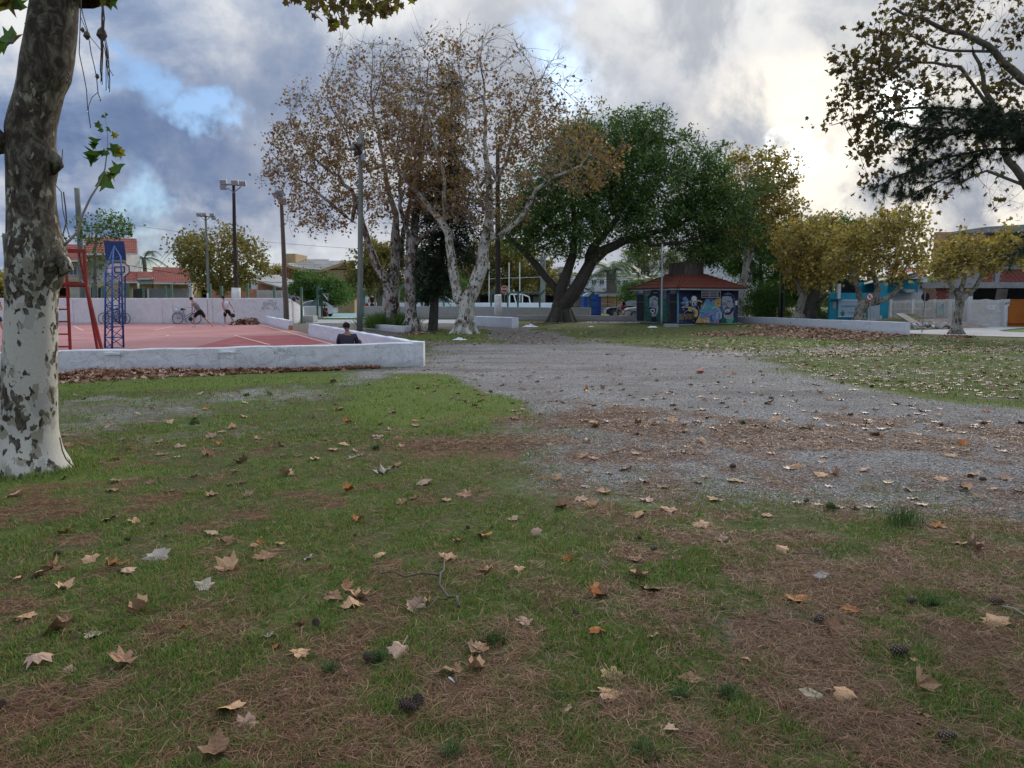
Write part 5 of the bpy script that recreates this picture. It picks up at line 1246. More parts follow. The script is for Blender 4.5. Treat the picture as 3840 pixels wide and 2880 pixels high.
text_mesh('lettering', 'ALUGA-SE', .075, frameM(P(3718, 1154, 43.88), (1, 0, 0)), M['sign_blue'], nb_, .003)
text_mesh('lettering', 'FRENTE', .04, frameM(P(3718, 1149, 43.88), (1, 0, 0)), M['print_teal'], nb_, .003)
GP = thing('gate_pillar', 'white gate pillar with a raised cap left of the driveway gate', 'pillar', G(3610, 1225))
q = P(3607, 1170, 45.3); part('pillar', MB().box((q.x - .20, 45.0, 0), (q.x + .12, 45.5, P(3607, 1134, 45.3).z)), M['housewhite'], GP)
q = P(3625, 1170, 45.3); part('pillar', MB().box((q.x - .18, 44.9, 0), (q.x + .02, 45.3, P(3625, 1120, 45.3).z)), M['housewhite'], GP); part('cap', MB().box((q.x - .24, 44.84, P(3625, 1120, 45.3).z), (q.x + .02, 45.36, P(3625, 1112, 45.3).z)), M['housewhite'], GP)
GP2 = solo('gate_pillar', MB().prism([P(3769, 1228, 43.7), P(3782, 1228, 43.7), P(3790, 1122, 43.7), P(3770, 1122, 43.7)][::-1], (0, .4, 0)), M['housewhite'], 'white pillar numbered 484 between the gate and the orange wall', 'pillar')
text_mesh('lettering', '484', .20, frameM(P(3775, 1138, 43.69), (1, 0, .25)), M['black'], GP2)
M['orange'] = pm('orange_wall_paint', (0.36, 0.11, 0.015), (0.30, 0.09, 0.015), 1.4, .85, dirt=(0.22, .07, .02))
OR = thing('orange_wall', 'burnt orange street wall beside the numbered white pillar', 'wall', G(3820, 1229))
part('wall', MB().prism([P(3782, 1229, 43.6), P(4300, 1231, 42.6), P(4300, 1122, 42.6), P(3794, 1122, 43.6), P(3790, 1148, 43.6), P(3785, 1148, 43.6)][::-1], (0, .3, 0)), M['orange'], OR)
part('plinth', MB().prism([P(3784, 1212, 43.5), P(4300, 1212, 42.5), P(4300, 1208, 42.5), P(3786, 1208, 43.5)][::-1], (0, .2, 0)), M['orange'], OR)
BB = thing('building', 'unfinished grey and brick building with a dark open ground floor', 'building', P(3700, 1190, 54))
YB = 53.0
pbox(BB, 'floor_beam', 3460, 1058, 4300, 1080, YB - .3, .5, M['greywall2'])
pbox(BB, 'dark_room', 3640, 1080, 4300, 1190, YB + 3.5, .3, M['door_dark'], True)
pbox(BB, 'side_wall', 3636, 1080, 3644, 1190, YB + .2, 3.3, M['greywall2'], True)
pbox(BB, 'wall', 3560, 1080, 3640, 1190, YB + .1, .4, M['greywall2'], True)
pbox(BB, 'ground_slab', 3640, 1183, 4300, 1186, YB - .2, 4, M['concrete'])
pbox(BB, 'upper_wall', 3512, 1010, 4300, 1058, YB + .15, .3, M['greywall2'])
pbox(BB, 'upper_wall', 3512, 870, 3690, 1010, YB + .15, .3, pm('warm_brick_render', (0.42, 0.23, 0.14), (0.48, 0.28, 0.18), 2, .9, dirt=(.2, .12, .09)))
pbox(BB, 'upper_wall', 3690, 870, 4300, 1010, YB + 2.0, .3, M['greywall2'])
part('upper_roof', MB().prism([P(3580, 868, YB), P(3700, 850, YB), P(4300, 815, YB), P(4300, 855, YB), P(3700, 872, YB), P(3580, 876, YB)][::-1], (0, 3, 0)), pm('pale_grey_cladding', (0.30, 0.31, 0.35), (0.24, 0.25, 0.28), .8, .8), BB)
part('balcony_slab', MB().prism([P(3690, 1000, YB), P(4300, 990, YB), P(4300, 1004, YB), P(3690, 1012, YB)][::-1], (0, 2, 0)), M['concrete'], BB)
for x in (3735, 3860): pbox(BB, 'column', x, 1010, x + 12, 1058, YB - .02, .2, M['greywall2'])
pwindow(BB, 3760, 900, 3840, 985, YB + 2.0, 2, M['greywall2'])
for x, w_ in ((3744, 16), (3764, 12)):
 part('prop_board', MB().bar(P(x - w_, 1184, YB + 2), P(x + 6, 1084, YB + 2.4), .35, .06), M['concrete'], BB)
brick_me = MB().box((-.11, -.05, -.045), (.11, .05, .045)).mesh('brick', pm('hollow_red_brick', (0.29, 0.085, 0.065), (0.22, 0.065, 0.05), 7, .9, dirt=(.36, .22, .18), dirt_scale=6, dirt_amt=.5))
M['mortar'] = pm('mortar', (0.34, 0.27, 0.25), (0.28, 0.22, 0.2), 6, .95)
nbk = 0
for (x0, y0, x1, y1, Y, sc_) in ((3680, 1018, 3735, 1057, YB + .1, 1.45), (3748, 1008, 3858, 1057, YB + .1, 1.45), (3508, 1080, 3556, 1126, YB + .05, 1.45)):
 a, c = P(x0, y1, Y), P(x1, y0, Y)
 bw = pbox(BB, 'brick_panel', x0, y0, x1, y1, Y - .0, .2, M['mortar'])
 z = a.z + .09; row = 0
 while z < c.z - .05:
  x = a.x + .17 + (.16 if row % 2 else 0)
  while x < c.x - .1:
   if nbk < 300:
    o = bpy.data.objects.new('brick', brick_me); COL.objects.link(o); nbk += 1
    o.parent = bw; o.matrix_parent_inverse = parent_world(bw).inverted()
    o.location = (x, Y - .01 + random.uniform(-.008, .008), z); o.scale = (sc_ * 1.0, .6, sc_ * 1.25); o.rotation_euler = (0, random.uniform(-.01, .01), 0)
   x += .355
  z += .155; row += 1
pbox(BB, 'inner_wall', 3345, 1136, 3600, 1200, 50.6, .2, pm('bare_brown_render', (0.24, 0.17, 0.145), (0.18, 0.13, 0.11), 1.5, .95), True)
pbox(BB, 'inner_wall', 3630, 1150, 3775, 1200, 48.5, .2, bpy.data.materials['bare_brown_render'], True)
TM = thing('timber_stack', 'bundle of weathered boards leaning against the brick panel', 'boards', P(3490, 1190, 51.5))
for i in range(9):
 x = 3464 + i * 5; part('board', MB().bar(P(x + random.uniform(-3, 3), 1190, 51.3), P(x + random.uniform(-4, 4), 1082 + random.uniform(-3, 5), 51.9), .13, .03), pm('board_wood', (0.22, 0.12, 0.08), (0.14, 0.08, 0.06), 3, .8) if i == 0 else bpy.data.materials['board_wood'], TM)
flat('pavement', [G(3395, 1252), G(3700, 1262), G(4600, 1290), G(4600, 1262), G(3900, 1251), G(3740, 1240), G(3900, 1226), G(3640, 1224), G(3560, 1236), G(3400, 1240)], .02, M['path'])
flat('street', [G(2780, 1203), G(3390, 1236), G(3390, 1215), G(2800, 1192)], .006, pm('street_asphalt', (0.10, 0.10, 0.105), (0.14, 0.14, 0.145), 2, .9))
flat('lawn_strip', [G(3750, 1244), G(3860, 1232), G(4600, 1236), G(4600, 1258), G(3900, 1250)], .028, pm('lawn_green', (0.06, 0.13, 0.025), (0.10, 0.19, 0.04), 9, .95, bmp=.6, bd=.04))
def heap(name, label, c, rx, ry, h, mat, n=22, kind=None):
 mb = MB(); N = n; vs_ = []
 for j in range(N):
  for i in range(N):
   u, v = 2 * i / (N - 1) - 1, 2 * j / (N - 1) - 1
   r = math.hypot(u, v); z = max(0, 1 - r) ** .8 * h * (.7 + .6 * float(vnoise(np.array([u * 3 + c.x]), np.array([v * 3 + c.y]), 5)[0])) - .02
   vs_.append((c.x + u * rx, c.y + v * ry, z + random.uniform(0, .04) * h))
 mb.add(vs_, [(j * N + i, j * N + i + 1, (j + 1) * N + i + 1, (j + 1) * N + i) for j in range(N - 1) for i in range(N - 1)])
 return mb
RH = thing('rubble_heap', 'heap of sand and broken brick before the white picket fence', 'rubble', G(3510, 1222))
part('sand', heap('sand', '', G(3520, 1226), 2.6, 2.2, .55, None), pm('rubble_sand', (0.24, 0.19, 0.17), (0.16, 0.13, 0.12), 4, .95, bmp=.7, bd=.05), RH)
rbm = MB()
for i in range(70):
 q = G(random.uniform(3420, 3590), random.uniform(1212, 1236)); s = random.uniform(.05, .16)
 Mx = Matrix.Translation(q + Vector((0, 0, .25 * random.random() + .05))) @ Quaternion(Vector(np.random.rand(3)) , random.uniform(0, 3)).to_matrix().to_4x4()
 rbm.box((-s, -s * .7, -s * .4), (s, s * .7, s * .4), i % 3, Mx)
part('debris', rbm, [M['housewhite'], brick_me.materials[0], M['concrete']], RH, kind='stuff')
solo('plank', MB().bar(G(3370, 1226) + Vector((0, 0, .75)), G(3452, 1232) + Vector((0, 0, .12)), .5, .05), M['concrete'], 'wide dark board sloping over the green heap beside the white wall end', 'board')
GH = solo('brush_heap', heap('brush', '', G(3390, 1222), 2.3, 2.0, .75, None), pm('brush_green', (0.09, 0.10, 0.035), (0.15, 0.13, 0.06), 8, .95, bmp=.9, bd=.06), 'grassy heap of cuttings under the sloping board', 'heap')
M['bark_near'] = plane_bark('plane_bark_near', (0.56, 0.525, 0.45), sc=10.5, cover=0.80, zlo=1.1, zhi=2.7)
M['bark_mid'] = plane_bark('plane_bark_pale', (0.60, 0.57, 0.50), (0.27, 0.23, 0.17), (0.07, 0.05, 0.04), 6.0, 0.92)
M['bark_mid2'] = plane_bark('plane_bark_brown', (0.50, 0.46, 0.42), (0.22, 0.17, 0.13), (0.08, 0.045, 0.03), 4.5, 1.05)
M['bark_street'] = plane_bark('plane_bark_street', (0.30, 0.28, 0.23), (0.17, 0.15, 0.11), (0.07, 0.055, 0.045), 8.0, 0.9)
M['bark_dark'] = pm('dark_bark', (0.055, 0.048, 0.04), (0.10, 0.088, 0.072), 4, .95, stretch=(3, 3, .8), bmp=.9, bd=.04)
M['bark_grey'] = pm('grey_bark', (0.13, 0.12, 0.10), (0.20, 0.18, 0.155), 5, .95, stretch=(3, 3, 1), bmp=.8, bd=.03)
M['twig'] = pm('pale_twig', (0.24, 0.215, 0.19), (0.34, 0.31, 0.28), 5, .9, bmp=0)
M['twig_dark'] = pm('dark_twig', (0.075, 0.06, 0.05), (0.12, 0.10, 0.08), 5, .9, bmp=0)
M['leaf_brown'] = leafmat('autumn_plane_leaves', [(0.0, (0.11, 0.060, 0.036)), (0.3, (0.20, 0.115, 0.065)), (0.55, (0.28, 0.165, 0.085)), (0.78, (0.34, 0.225, 0.09)), (0.93, (0.26, 0.23, 0.08)), (1.0, (0.14, 0.18, 0.05))], .3)
M['leaf_olive'] = leafmat('yellowing_plane_leaves', [(0.0, (0.10, 0.075, 0.03)), (0.25, (0.20, 0.155, 0.05)), (0.55, (0.33, 0.26, 0.08)), (0.85, (0.50, 0.40, 0.11)), (1.0, (0.30, 0.31, 0.09))], .35)
M['leaf_green'] = leafmat('glossy_green_leaves', [(0.0, (0.030, 0.062, 0.018)), (0.4, (0.062, 0.125, 0.034)), (0.75, (0.115, 0.195, 0.050)), (1.0, (0.21, 0.30, 0.085))], .27, .4)
M['leaf_green2'] = leafmat('mid_green_leaves', [(0.0, (0.031, 0.075, 0.018)), (0.5, (0.069, 0.150, 0.031)), (1.0, (0.150, 0.250, 0.056))], .3)
M['leaf_bush'] = leafmat('bushy_tree_leaves', [(0.0, (0.09, 0.085, 0.03)), (0.4, (0.17, 0.16, 0.045)), (0.75, (0.26, 0.20, 0.06)), (1.0, (0.28, 0.28, 0.07))], .35)
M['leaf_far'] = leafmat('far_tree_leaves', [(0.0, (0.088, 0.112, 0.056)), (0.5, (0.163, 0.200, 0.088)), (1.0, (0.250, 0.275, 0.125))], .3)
M['leaf_conifer'] = leafmat('dark_conifer_needles', [(0.0, (0.015, 0.027, 0.015)), (0.6, (0.031, 0.053, 0.025)), (1.0, (0.056, 0.081, 0.035))], .1)
M['leaf_palm'] = leafmat('palm_fronds', [(0.0, (0.037, 0.075, 0.027)), (0.6, (0.081, 0.138, 0.050)), (1.0, (0.150, 0.200, 0.088))], .2, .5)
M['leaf_shade'] = leafmat('olive_overhead_leaves', [(0.0, (0.045, 0.03, 0.02)), (0.4, (0.09, 0.062, 0.03)), (0.7, (0.13, 0.10, 0.035)), (0.9, (0.11, 0.12, 0.035)), (1.0, (0.28, 0.20, 0.06))], .28)
LEAF_KITE = ([(0, -.5, 0), (.42, .05, .14), (0, .5, 0), (-.42, .05, .14)], [(0, 1, 2), (0, 2, 3)])
LEAF_LONG = ([(0, -.5, 0), (.17, 0, .06), (0, .5, -.05), (-.17, 0, .06)], [(0, 1, 2), (0, 2, 3)])
_pl = [(0, -.42, .0), (.16, -.30, .05), (.40, -.28, .10), (.27, -.02, .07), (.52, .14, .16), (.22, .17, .05), (.10, .33, .03), (0, .58, -.03), (-.10, .33, .03), (-.22, .17, .05), (-.52, .14, .16), (-.27, -.02, .07), (-.40, -.28, .10), (-.16, -.30, .05)]
LEAF_PLANE = ([(0, 0, -.04)] + _pl, [(0, i + 1, (i + 1) % 14 + 1) for i in range(14)])
LEAF_PLANE_S = ([(0, -.05, -.05), (0, -.42, 0), (.45, -.2, .1), (.2, .0, .03), (.42, .25, .12), (0, .55, 0), (-.42, .25, .12), (-.2, .0, .03), (-.45, -.2, .1)], [(0, i, i % 8 + 1) for i in range(1, 9)])
def colonize(seeds, attr, step, infl, kill, iters, rng, grav=0.0, wig=0.25):
 """grow branches from the given skeleton towards free points; returns positions and parents"""
 pos = [np.array(s[0], float) for s in seeds]; par = [s[1] for s in seeds]
 Pn = np.array(pos); A = np.array(attr)
 d2 = ((A[:, None, :] - Pn[None]) ** 2).sum(-1); near = d2.argmin(1); nd = d2.min(1)
 par = list(par); allp = [Pn]; count = len(Pn)
 for it in range(iters):
  if len(A) == 0: break
  m = nd < infl * infl
  if not m.any(): infl *= 1.5; continue
  dirs = A[m] - (np.concatenate(allp) if len(allp) > 1 else allp[0])[near[m]]
  dirs /= np.linalg.norm(dirs, axis=1)[:, None] + 1e-9
  u, inv = np.unique(near[m], return_inverse=True)
  sm = np.zeros((len(u), 3)); np.add.at(sm, inv, dirs)
  sm += rng.normal(0, wig, sm.shape); sm[:, 2] += grav
  sm /= np.linalg.norm(sm, axis=1)[:, None] + 1e-9
  cat = np.concatenate(allp); allp = [cat]
  new = cat[u] + sm * step
  par.extend(u.tolist()); allp.append(new)
  d2 = ((A[:, None, :] - new[None]) ** 2).sum(-1)
  mn = d2.min(1); am = d2.argmin(1) + count
  better = mn < nd
  near[better] = am[better]; nd[better] = mn[better]
  count += len(new)
  keep = nd > kill * kill
  A, near, nd = A[keep], near[keep], nd[keep]
 return np.concatenate(allp), np.array(par)
def radii(pos, par, tip, fixed, ex=2.2):
 n = len(pos); acc = np.zeros(n)
 for i in range(n - 1, -1, -1):
  r = max(tip ** ex, acc[i])
  acc[i] = r
  if par[i] >= 0: acc[par[i]] += r
 r = acc ** (1 / ex)
 for i, f in fixed.items(): r[i] = f
 return r
def branch_mesh(mb_big, mb_small, pos, par, r, thr=0.03):
 n = len(pos); kids = [[] for _ in range(n)]
 for i in range(n):
  if par[i] >= 0: kids[par[i]].append(i)
 starts = [(i, -1) for i in range(n) if par[i] < 0]
 while starts:
  i, frm = starts.pop()
  ch = [frm, i] if frm >= 0 else [i]
  while kids[i]:
   ks = sorted(kids[i], key=lambda k: -r[k])
   for k in ks[1:]: starts.append((k, i))
   i = ks[0]; ch.append(i)
  if len(ch) < 2: continue
  rr = [r[k] for k in ch]
  if frm >= 0: rr[0] = min(rr[0], rr[1] * 1.15)
  big = rr[min(1, len(rr) - 1)] > thr
  cut = next((j for j, q in enumerate(rr) if q < thr), len(rr)) if big else 0
  if big:
   e = max(cut, 2); mb_big.tube([pos[k] for k in ch[:e]], rr[:e], 9 if rr[1] > .08 else 6, cap=False, noise=.06)
   if cut < len(ch): mb_small.tube([pos[k] for k in ch[max(e - 1, 0):]], rr[max(e - 1, 0):], 3, cap=False) if len(ch) - max(e - 1, 0) > 1 else None
  else:
   mb_small.tube([pos[k] for k in ch], rr, 3, cap=False)
def resamp(pts, step):
 out = []
 for (a, ra), (c, rc2) in zip(pts[:-1], pts[1:]):
  n = max(1, int((Vector(c) - Vector(a)).length / step))
  for i in range(n): out.append((Vector(a).lerp(Vector(c), i / n), ra + (rc2 - ra) * i / n))
 out.append((Vector(pts[-1][0]), pts[-1][1]))
 return out
def ellipsoid_pts(blobs, n, rng, shell=0.35):
 """points in soft blobs given as (sx, sy, Y, radius x px, radius y px, depth radius m)"""
 vol = np.array([b_[3] * b_[4] for b_ in blobs], float); vol /= vol.sum()
 out = []
 for b_, v in zip(blobs, vol):
  k = int(n * v) + 1
  q = rng.normal(size=(k, 3)); q /= np.linalg.norm(q, axis=1)[:, None]
  q *= (rng.random(k) ** shell)[:, None]
  c = P(b_[0], b_[1], b_[2]); s = b_[2] / F
  q = q * np.array([b_[3] * s, b_[5], b_[4] * s]) + np.array(c)
  out.append(q)
 return np.concatenate(out)
def make_tree(name, label, limbs, blobs, nattr, nleaf, leafsz, leaf, leafmat_, bark, seed, step=.42, tip=.007, infl=3.0, kill=.5, group=None,
    twigmat='twig', grav=.05, thr=.03, droop=.0, leaf_top=None, flare=True, tipsonly=False, twigs=1.0, spread=.28, cat='tree', parts=0, flat=None, roots=True, leafmats2=None):
 """limbs: list of (parent limb, share along it, [(sx, sy, Y, radius m)...]); the first is the trunk"""
 rng = np.random.default_rng(seed)
 seeds, fixed, limb_ids = [], {}, []
 for pi, at, pts in limbs:
  q = resamp([(P(x, y, Y), r) for x, y, Y, r in pts], step)
  ids = []
  if pi is None: prev = -1
  else: prev = limb_ids[pi][min(int(at * (len(limb_ids[pi]) - 1)), len(limb_ids[pi]) - 1)]
  for j, (p, r) in enumerate(q):
   if j == 0 and prev >= 0 :
    if (np.array(p) - np.array(seeds[prev][0])).dot(np.array(p) - np.array(seeds[prev][0])) < 1e-6: continue
   if 0 < j < len(q) - 1: p = p + Vector(rng.normal(0, .25 * step * min(1, .12 / max(r, .02)) * .5, 3))
   seeds.append((tuple(p), prev)); prev = len(seeds) - 1; ids.append(prev); fixed[prev] = r
  limb_ids.append(ids)
 attr = ellipsoid_pts(blobs, nattr, rng)
 attr = attr[attr[:, 2] > 1.2] if cat == 'tree' else attr
 pos, par = colonize(seeds, attr, step, infl, kill, 60, rng, grav)
 r = radii(pos, par, tip, fixed)
 r = np.minimum(r, 1.0)
 for i in range(len(seeds), len(pos)):
  if par[i] >= 0: r[i] = min(r[i], r[par[i]] * .92)
 base = Vector(seeds[0][0]); base.z = 0
 t = thing(name, label, cat, base, group)
 big, small = MB(), MB()
 if flare and roots:
  r0 = fixed[0]; p0 = Vector(seeds[0][0])
  for k in range(6):
   a = k * PI / 3 + rng.uniform(-.3, .3); d = Vector((math.cos(a), math.sin(a), 0))
   big.tube([p0 + Vector((0, 0, r0 * 1.6)) + d * r0 * .35, p0 + d * r0 * .95 + Vector((0, 0, r0 * .5)), p0 + d * r0 * 1.45 + Vector((0, 0, .02)), p0 + d * r0 * 1.9 + Vector((0, 0, -.12))], [r0 * .5, r0 * .42, r0 * .3, r0 * .15], 6, cap=False)
 branch_mesh(big, small, pos, par, r, thr)
 n = len(pos); kidn = np.zeros(n, int); np.add.at(kidn, par[par >= 0], 1)
 fine = np.where((r < thr * .8) & (np.arange(n) >= len(seeds)))[0]
 nt = int(len(fine) * twigs)
 tips = [pos[fine]] if len(fine) else []
 if nt:
  src = rng.choice(fine, nt); dirv = pos[src] - pos[np.maximum(par[src], 0)]
  dirv = dirv / (np.linalg.norm(dirv, axis=1)[:, None] + 1e-9) + rng.normal(0, .6, (nt, 3)); dirv[:, 2] += .15 - droop
  L = rng.uniform(.25, .75, nt) * step * 1.7
  p0 = pos[src]; p1 = p0 + dirv * (L * .5)[:, None]; p2 = p1 + (dirv + rng.normal(0, .35, (nt, 3))) * (L * .5)[:, None]
  for a, b_, c in zip(p0, p1, p2): small.tube([a, b_, c], [tip * .8, tip * .65, tip * .4], 3, cap=False)
  tips += [p1, p2]
 part('trunk', big, M[bark], t, True)
 o = part('branch_tips', small, M[twigmat], t, False, 'stuff')
 if nleaf and tips:
  tp = np.concatenate(tips)
  if leaf_top is not None:   # (z0, z1): leaves thin out between these heights
   pr_ = np.clip((leaf_top[1] - tp[:, 2]) / (leaf_top[1] - leaf_top[0]), leaf_top[2] if len(leaf_top) > 2 else .05, 1)
   cl = fbm(tp[:, 0] * .5 + seed, tp[:, 2] * .5 + tp[:, 1] * .3, 3, seed); pr_ = pr_ * np.clip((cl - .38) * 6, .12, 1)
   pick = rng.choice(len(tp), nleaf, p=pr_ / pr_.sum())
  else:
   cl = fbm(tp[:, 0] * .6 + seed, tp[:, 2] * .6 + tp[:, 1] * .4, 3, seed); pr_ = np.clip((cl - .30) * 5, .15, 1)
   pick = rng.choice(len(tp), nleaf, p=pr_ / pr_.sum())
  lp = tp[pick] + rng.normal(0, spread * .5, (nleaf, 3))
  R = rot_mats(nleaf, flat, rng)
  sz = leafsz * rng.uniform(.6, 1.25, nleaf)
  if parts:
   dist = np.linalg.norm(lp - np.array([0, 0, 1.6]), axis=1)
   px_, py_ = pix(lp[:, 0], lp[:, 1], lp[:, 2])
   vis = (px_ > -20) & (px_ < 3860) & (py_ > -20) & (py_ < 2900) & (lp[:, 1] > 0)
   sc_ = np.where(vis, sz / dist, 0); order = np.argsort(-sc_)
   top = order[:parts]; rest = order[parts:]
   lms = []
   for k in range(4):
    bb = MB(); bb.add([(x + random.uniform(-.04, .04), y + random.uniform(-.04, .04), z * (0.5 + k * .6)) for x, y, z in leaf[0]], leaf[1])
    lms.append(bb.mesh('leaf', (leafmats2 or [leafmat_])[k % len(leafmats2 or [1])]))
   inv = parent_world(t).inverted()
   for j, i in enumerate(top):
    o = bpy.data.objects.new('leaf', lms[j % 4]); COL.objects.link(o)
    o.parent = t; o.matrix_parent_inverse = inv
    o.matrix_basis = Matrix.Translation(Vector(lp[i])) @ Matrix(R[i].tolist()).to_4x4() @ Matrix.Scale(sz[i], 4)
   lp, R, sz = lp[rest], R[rest], sz[rest]
  if len(lp):
   me = scatter_mesh('crown', leaf[0], leaf[1], lp, sz, leafmat_, R=R)
   link('crown', me, t, 'stuff')
 return t
YD = 35.6
make_tree('plane_tree', 'tall white forked plane tree, half bare with brown leaves, on its own patch of grass',
 [(None, 0, [(1742, 1262, YD, .47), (1745, 1215, YD, .37), (1748, 1175, YD, .38), (1752, 1130, YD, .36)]),
  (0, 1, [(1775, 1085, YD, .33), (1795, 1030, YD, .32), (1812, 960, YD, .28), (1822, 890, YD, .24), (1834, 800, YD, .20), (1838, 700, YD, .16), (1828, 600, YD, .12), (1822, 480, YD, .08), (1815, 340, YD, .05), (1800, 220, YD, .025)]),
  (0, .8, [(1715, 1110, YD + .3, .25), (1700, 1020, YD + .4, .23), (1690, 930, YD + .5, .20), (1678, 870, YD + .6, .19), (1655, 820, YD + .8, .16), (1600, 760, YD + 1, .12), (1540, 690, YD + 1.2, .09), (1480, 620, YD + 1.3, .05)]),
  (2, .5, [(1672, 820, YD + .6, .11), (1668, 760, YD + .4, .10), (1655, 640, YD, .08), (1620, 500, YD, .05), (1600, 380, YD, .03)]),
  (1, .38, [(1850, 900, YD - .3, .12), (1905, 860, YD - .6, .11), (1960, 800, YD - .8, .10), (2010, 720, YD - 1, .085), (2080, 660, YD - 1, .06), (2180, 620, YD - 1, .035)]),
  (1, .55, [(1870, 690, YD - .5, .09), (1910, 560, YD - .5, .07), (1960, 420, YD - .5, .05), (2010, 300, YD - .5, .025)]),
  (1, .5, [(1800, 700, YD + .5, .08), (1770, 560, YD + .8, .06), (1740, 400, YD + 1, .04), (1720, 250, YD + 1, .02)])],
 [(1800, 380, YD, 250, 260, 3.0), (1990, 500, YD - .5, 220, 240, 2.6), (2150, 600, YD - 1, 190, 130, 2.2), (1620, 560, YD + 1, 190, 250, 2.6), (1820, 760, YD, 220, 110, 2.2), (2080, 380, YD, 110, 170, 1.6), (1800, 200, YD, 200, 90, 2.0)],
 2300, 9500, .135, LEAF_PLANE_S, M['leaf_brown'], 'bark_mid', 5, leaf_top=(9.0, 13.5, .10), step=.40, kill=.5, tip=.0115, twigs=2.4)
YA = 40.0
make_tree('plane_tree', 'brown leaved plane tree with three pale leaning stems behind the grass planter',
 [(None, 0, [(1466, 1240, YA, .50), (1466, 1190, YA, .42), (1466, 1140, YA, .45), (1464, 1090, YA, .40)]),
  (0, 1, [(1445, 1045, YA, .24), (1415, 1000, YA, .20), (1392, 950, YA, .18), (1370, 880, YA, .17), (1350, 790, YA, .14), (1320, 720, YA, .11), (1240, 640, YA, .08), (1150, 560, YA, .05)]),
  (0, 1, [(1480, 1020, YA + .4, .26), (1484, 960, YA + .4, .24), (1480, 880, YA + .4, .20), (1478, 800, YA + .5, .16), (1450, 680, YA + .5, .12), (1420, 520, YA + .5, .08), (1390, 350, YA + .5, .04)]),
  (2, .25, [(1500, 1000, YA + .8, .15), (1510, 900, YA + .8, .14), (1530, 780, YA + 1, .11), (1560, 640, YA + 1, .08), (1560, 480, YA + 1, .05)]),
  (1, .55, [(1320, 830, YA - .5, .10), (1260, 770, YA - .8, .08), (1180, 720, YA - 1, .06), (1090, 640, YA - 1, .035), (1010, 560, YA - 1, .02)]),
  (2, .6, [(1380, 640, YA, .08), (1300, 500, YA, .05), (1240, 400, YA, .03)])],
 [(1300, 520, YA, 260, 230, 3.0), (1140, 580, YA - 1, 160, 150, 2.2), (1420, 380, YA, 220, 240, 3.0), (1200, 780, YA - 1, 150, 110, 1.8), (1430, 740, YA, 190, 120, 2.2), (1360, 240, YA, 150, 100, 1.8), (1040, 520, YA - 1, 60, 60, 1)],
 2200, 9500, .135, LEAF_PLANE_S, M['leaf_brown'], 'bark_mid2', 8, leaf_top=(10.0, 14.5, .10), step=.42, kill=.52, tip=.0115, twigs=2.4)
YB_ = 38.2
make_tree('plane_tree', 'plane tree with a dark streaked peeling trunk right of the grass planter',
 [(None, 0, [(1546, 1248, YB_, .42), (1540, 1200, YB_, .30), (1536, 1110, YB_, .30), (1538, 1020, YB_, .28), (1546, 940, YB_, .26), (1548, 905, YB_, .25)]),
  (0, 1, [(1556, 840, YB_, .20), (1562, 750, YB_, .17), (1570, 640, YB_, .13), (1580, 500, YB_, .09), (1600, 350, YB_, .05), (1610, 230, YB_, .025)]),
  (0, .97, [(1580, 888, YB_ - .2, .11), (1620, 860, YB_ - .3, .10), (1680, 810, YB_ - .4, .07), (1740, 740, YB_ - .4, .04)]),
  (0, 1, [(1520, 850, YB_ + .3, .12), (1500, 740, YB_ + .3, .09), (1490, 600, YB_ + .3, .06), (1500, 450, YB_ + .3, .03)])],
 [(1590, 420, YB_ + .5, 190, 270, 2.4), (1560, 700, YB_, 170, 120, 2), (1660, 230, YB_, 110, 110, 1.6)],
 1200, 6000, .135, LEAF_PLANE_S, M['leaf_brown'], 'bark_mid2', 13, leaf_top=(11.0, 14.0, .15), step=.42, kill=.52, tip=.0115, twigs=2.4)
YC = 38.6
t = thing('conifer_tree', 'dark leaning conifer with drooping sparse foliage between the plane trunks', 'tree', G(1622, 1238))
pts = [(1622, 1240, .26), (1630, 1120, .21), (1645, 1000, .19), (1668, 880, .17), (1685, 760, .14), (1690, 560, .10), (1694, 340, .05), (1696, 240, .02)]
tp_ = [P(x, y, YC) for x, y, r in pts]
part('trunk', MB().tube(tp_, [r for *_, r in pts], 9, cap=False, noise=.08), M['bark_dark'], t, True)
bm = MB(); npos = []; ndir = []
rg = np.random.default_rng(3)
for i in range(360):
 s = rg.uniform(.16, .97); k = min(int(s * 7), 6); p = tp_[k].lerp(tp_[k + 1], s * 7 - k)
 sx_, sy_ = pix(p.x, p.y, p.z); dens = 1.0 if sy_ > 620 else .22
 if rg.random() > dens: continue
 a = rg.uniform(0, 2 * PI); L = (2.4 if 700 < sy_ < 1000 else 1.2) * rg.uniform(.5, 1.15) * (1 if sy_ > 620 else .7)
 d = Vector((math.cos(a), math.sin(a), rg.uniform(-.15, .25))); e = p + d * L * .55; e2 = p + d * L + Vector((0, 0, -.35 * L))
 bm.tube([p, e, e2], [.022, .014, .006], 3, cap=False)
 for j in range(75):
  u = rg.uniform(.15, 1); q = p.lerp(e, u * 2) if u < .5 else e.lerp(e2, u * 2 - 1)
  npos.append(q + Vector(rg.normal(0, .09, 3)) - Vector((0, 0, rg.uniform(0, .25))))
part('branch_tips', bm, M['twig_dark'], t, False, 'stuff')
npos = np.array(npos); link('crown', scatter_mesh('crown', LEAF_LONG[0], LEAF_LONG[1], npos, np.stack([np.full(len(npos), .16), rg.uniform(.12, .30, len(npos)), np.full(len(npos), .2)], -1), M['leaf_conifer'], R=rot_mats(len(npos), None, rg)), t, 'stuff')
YG = 52.0
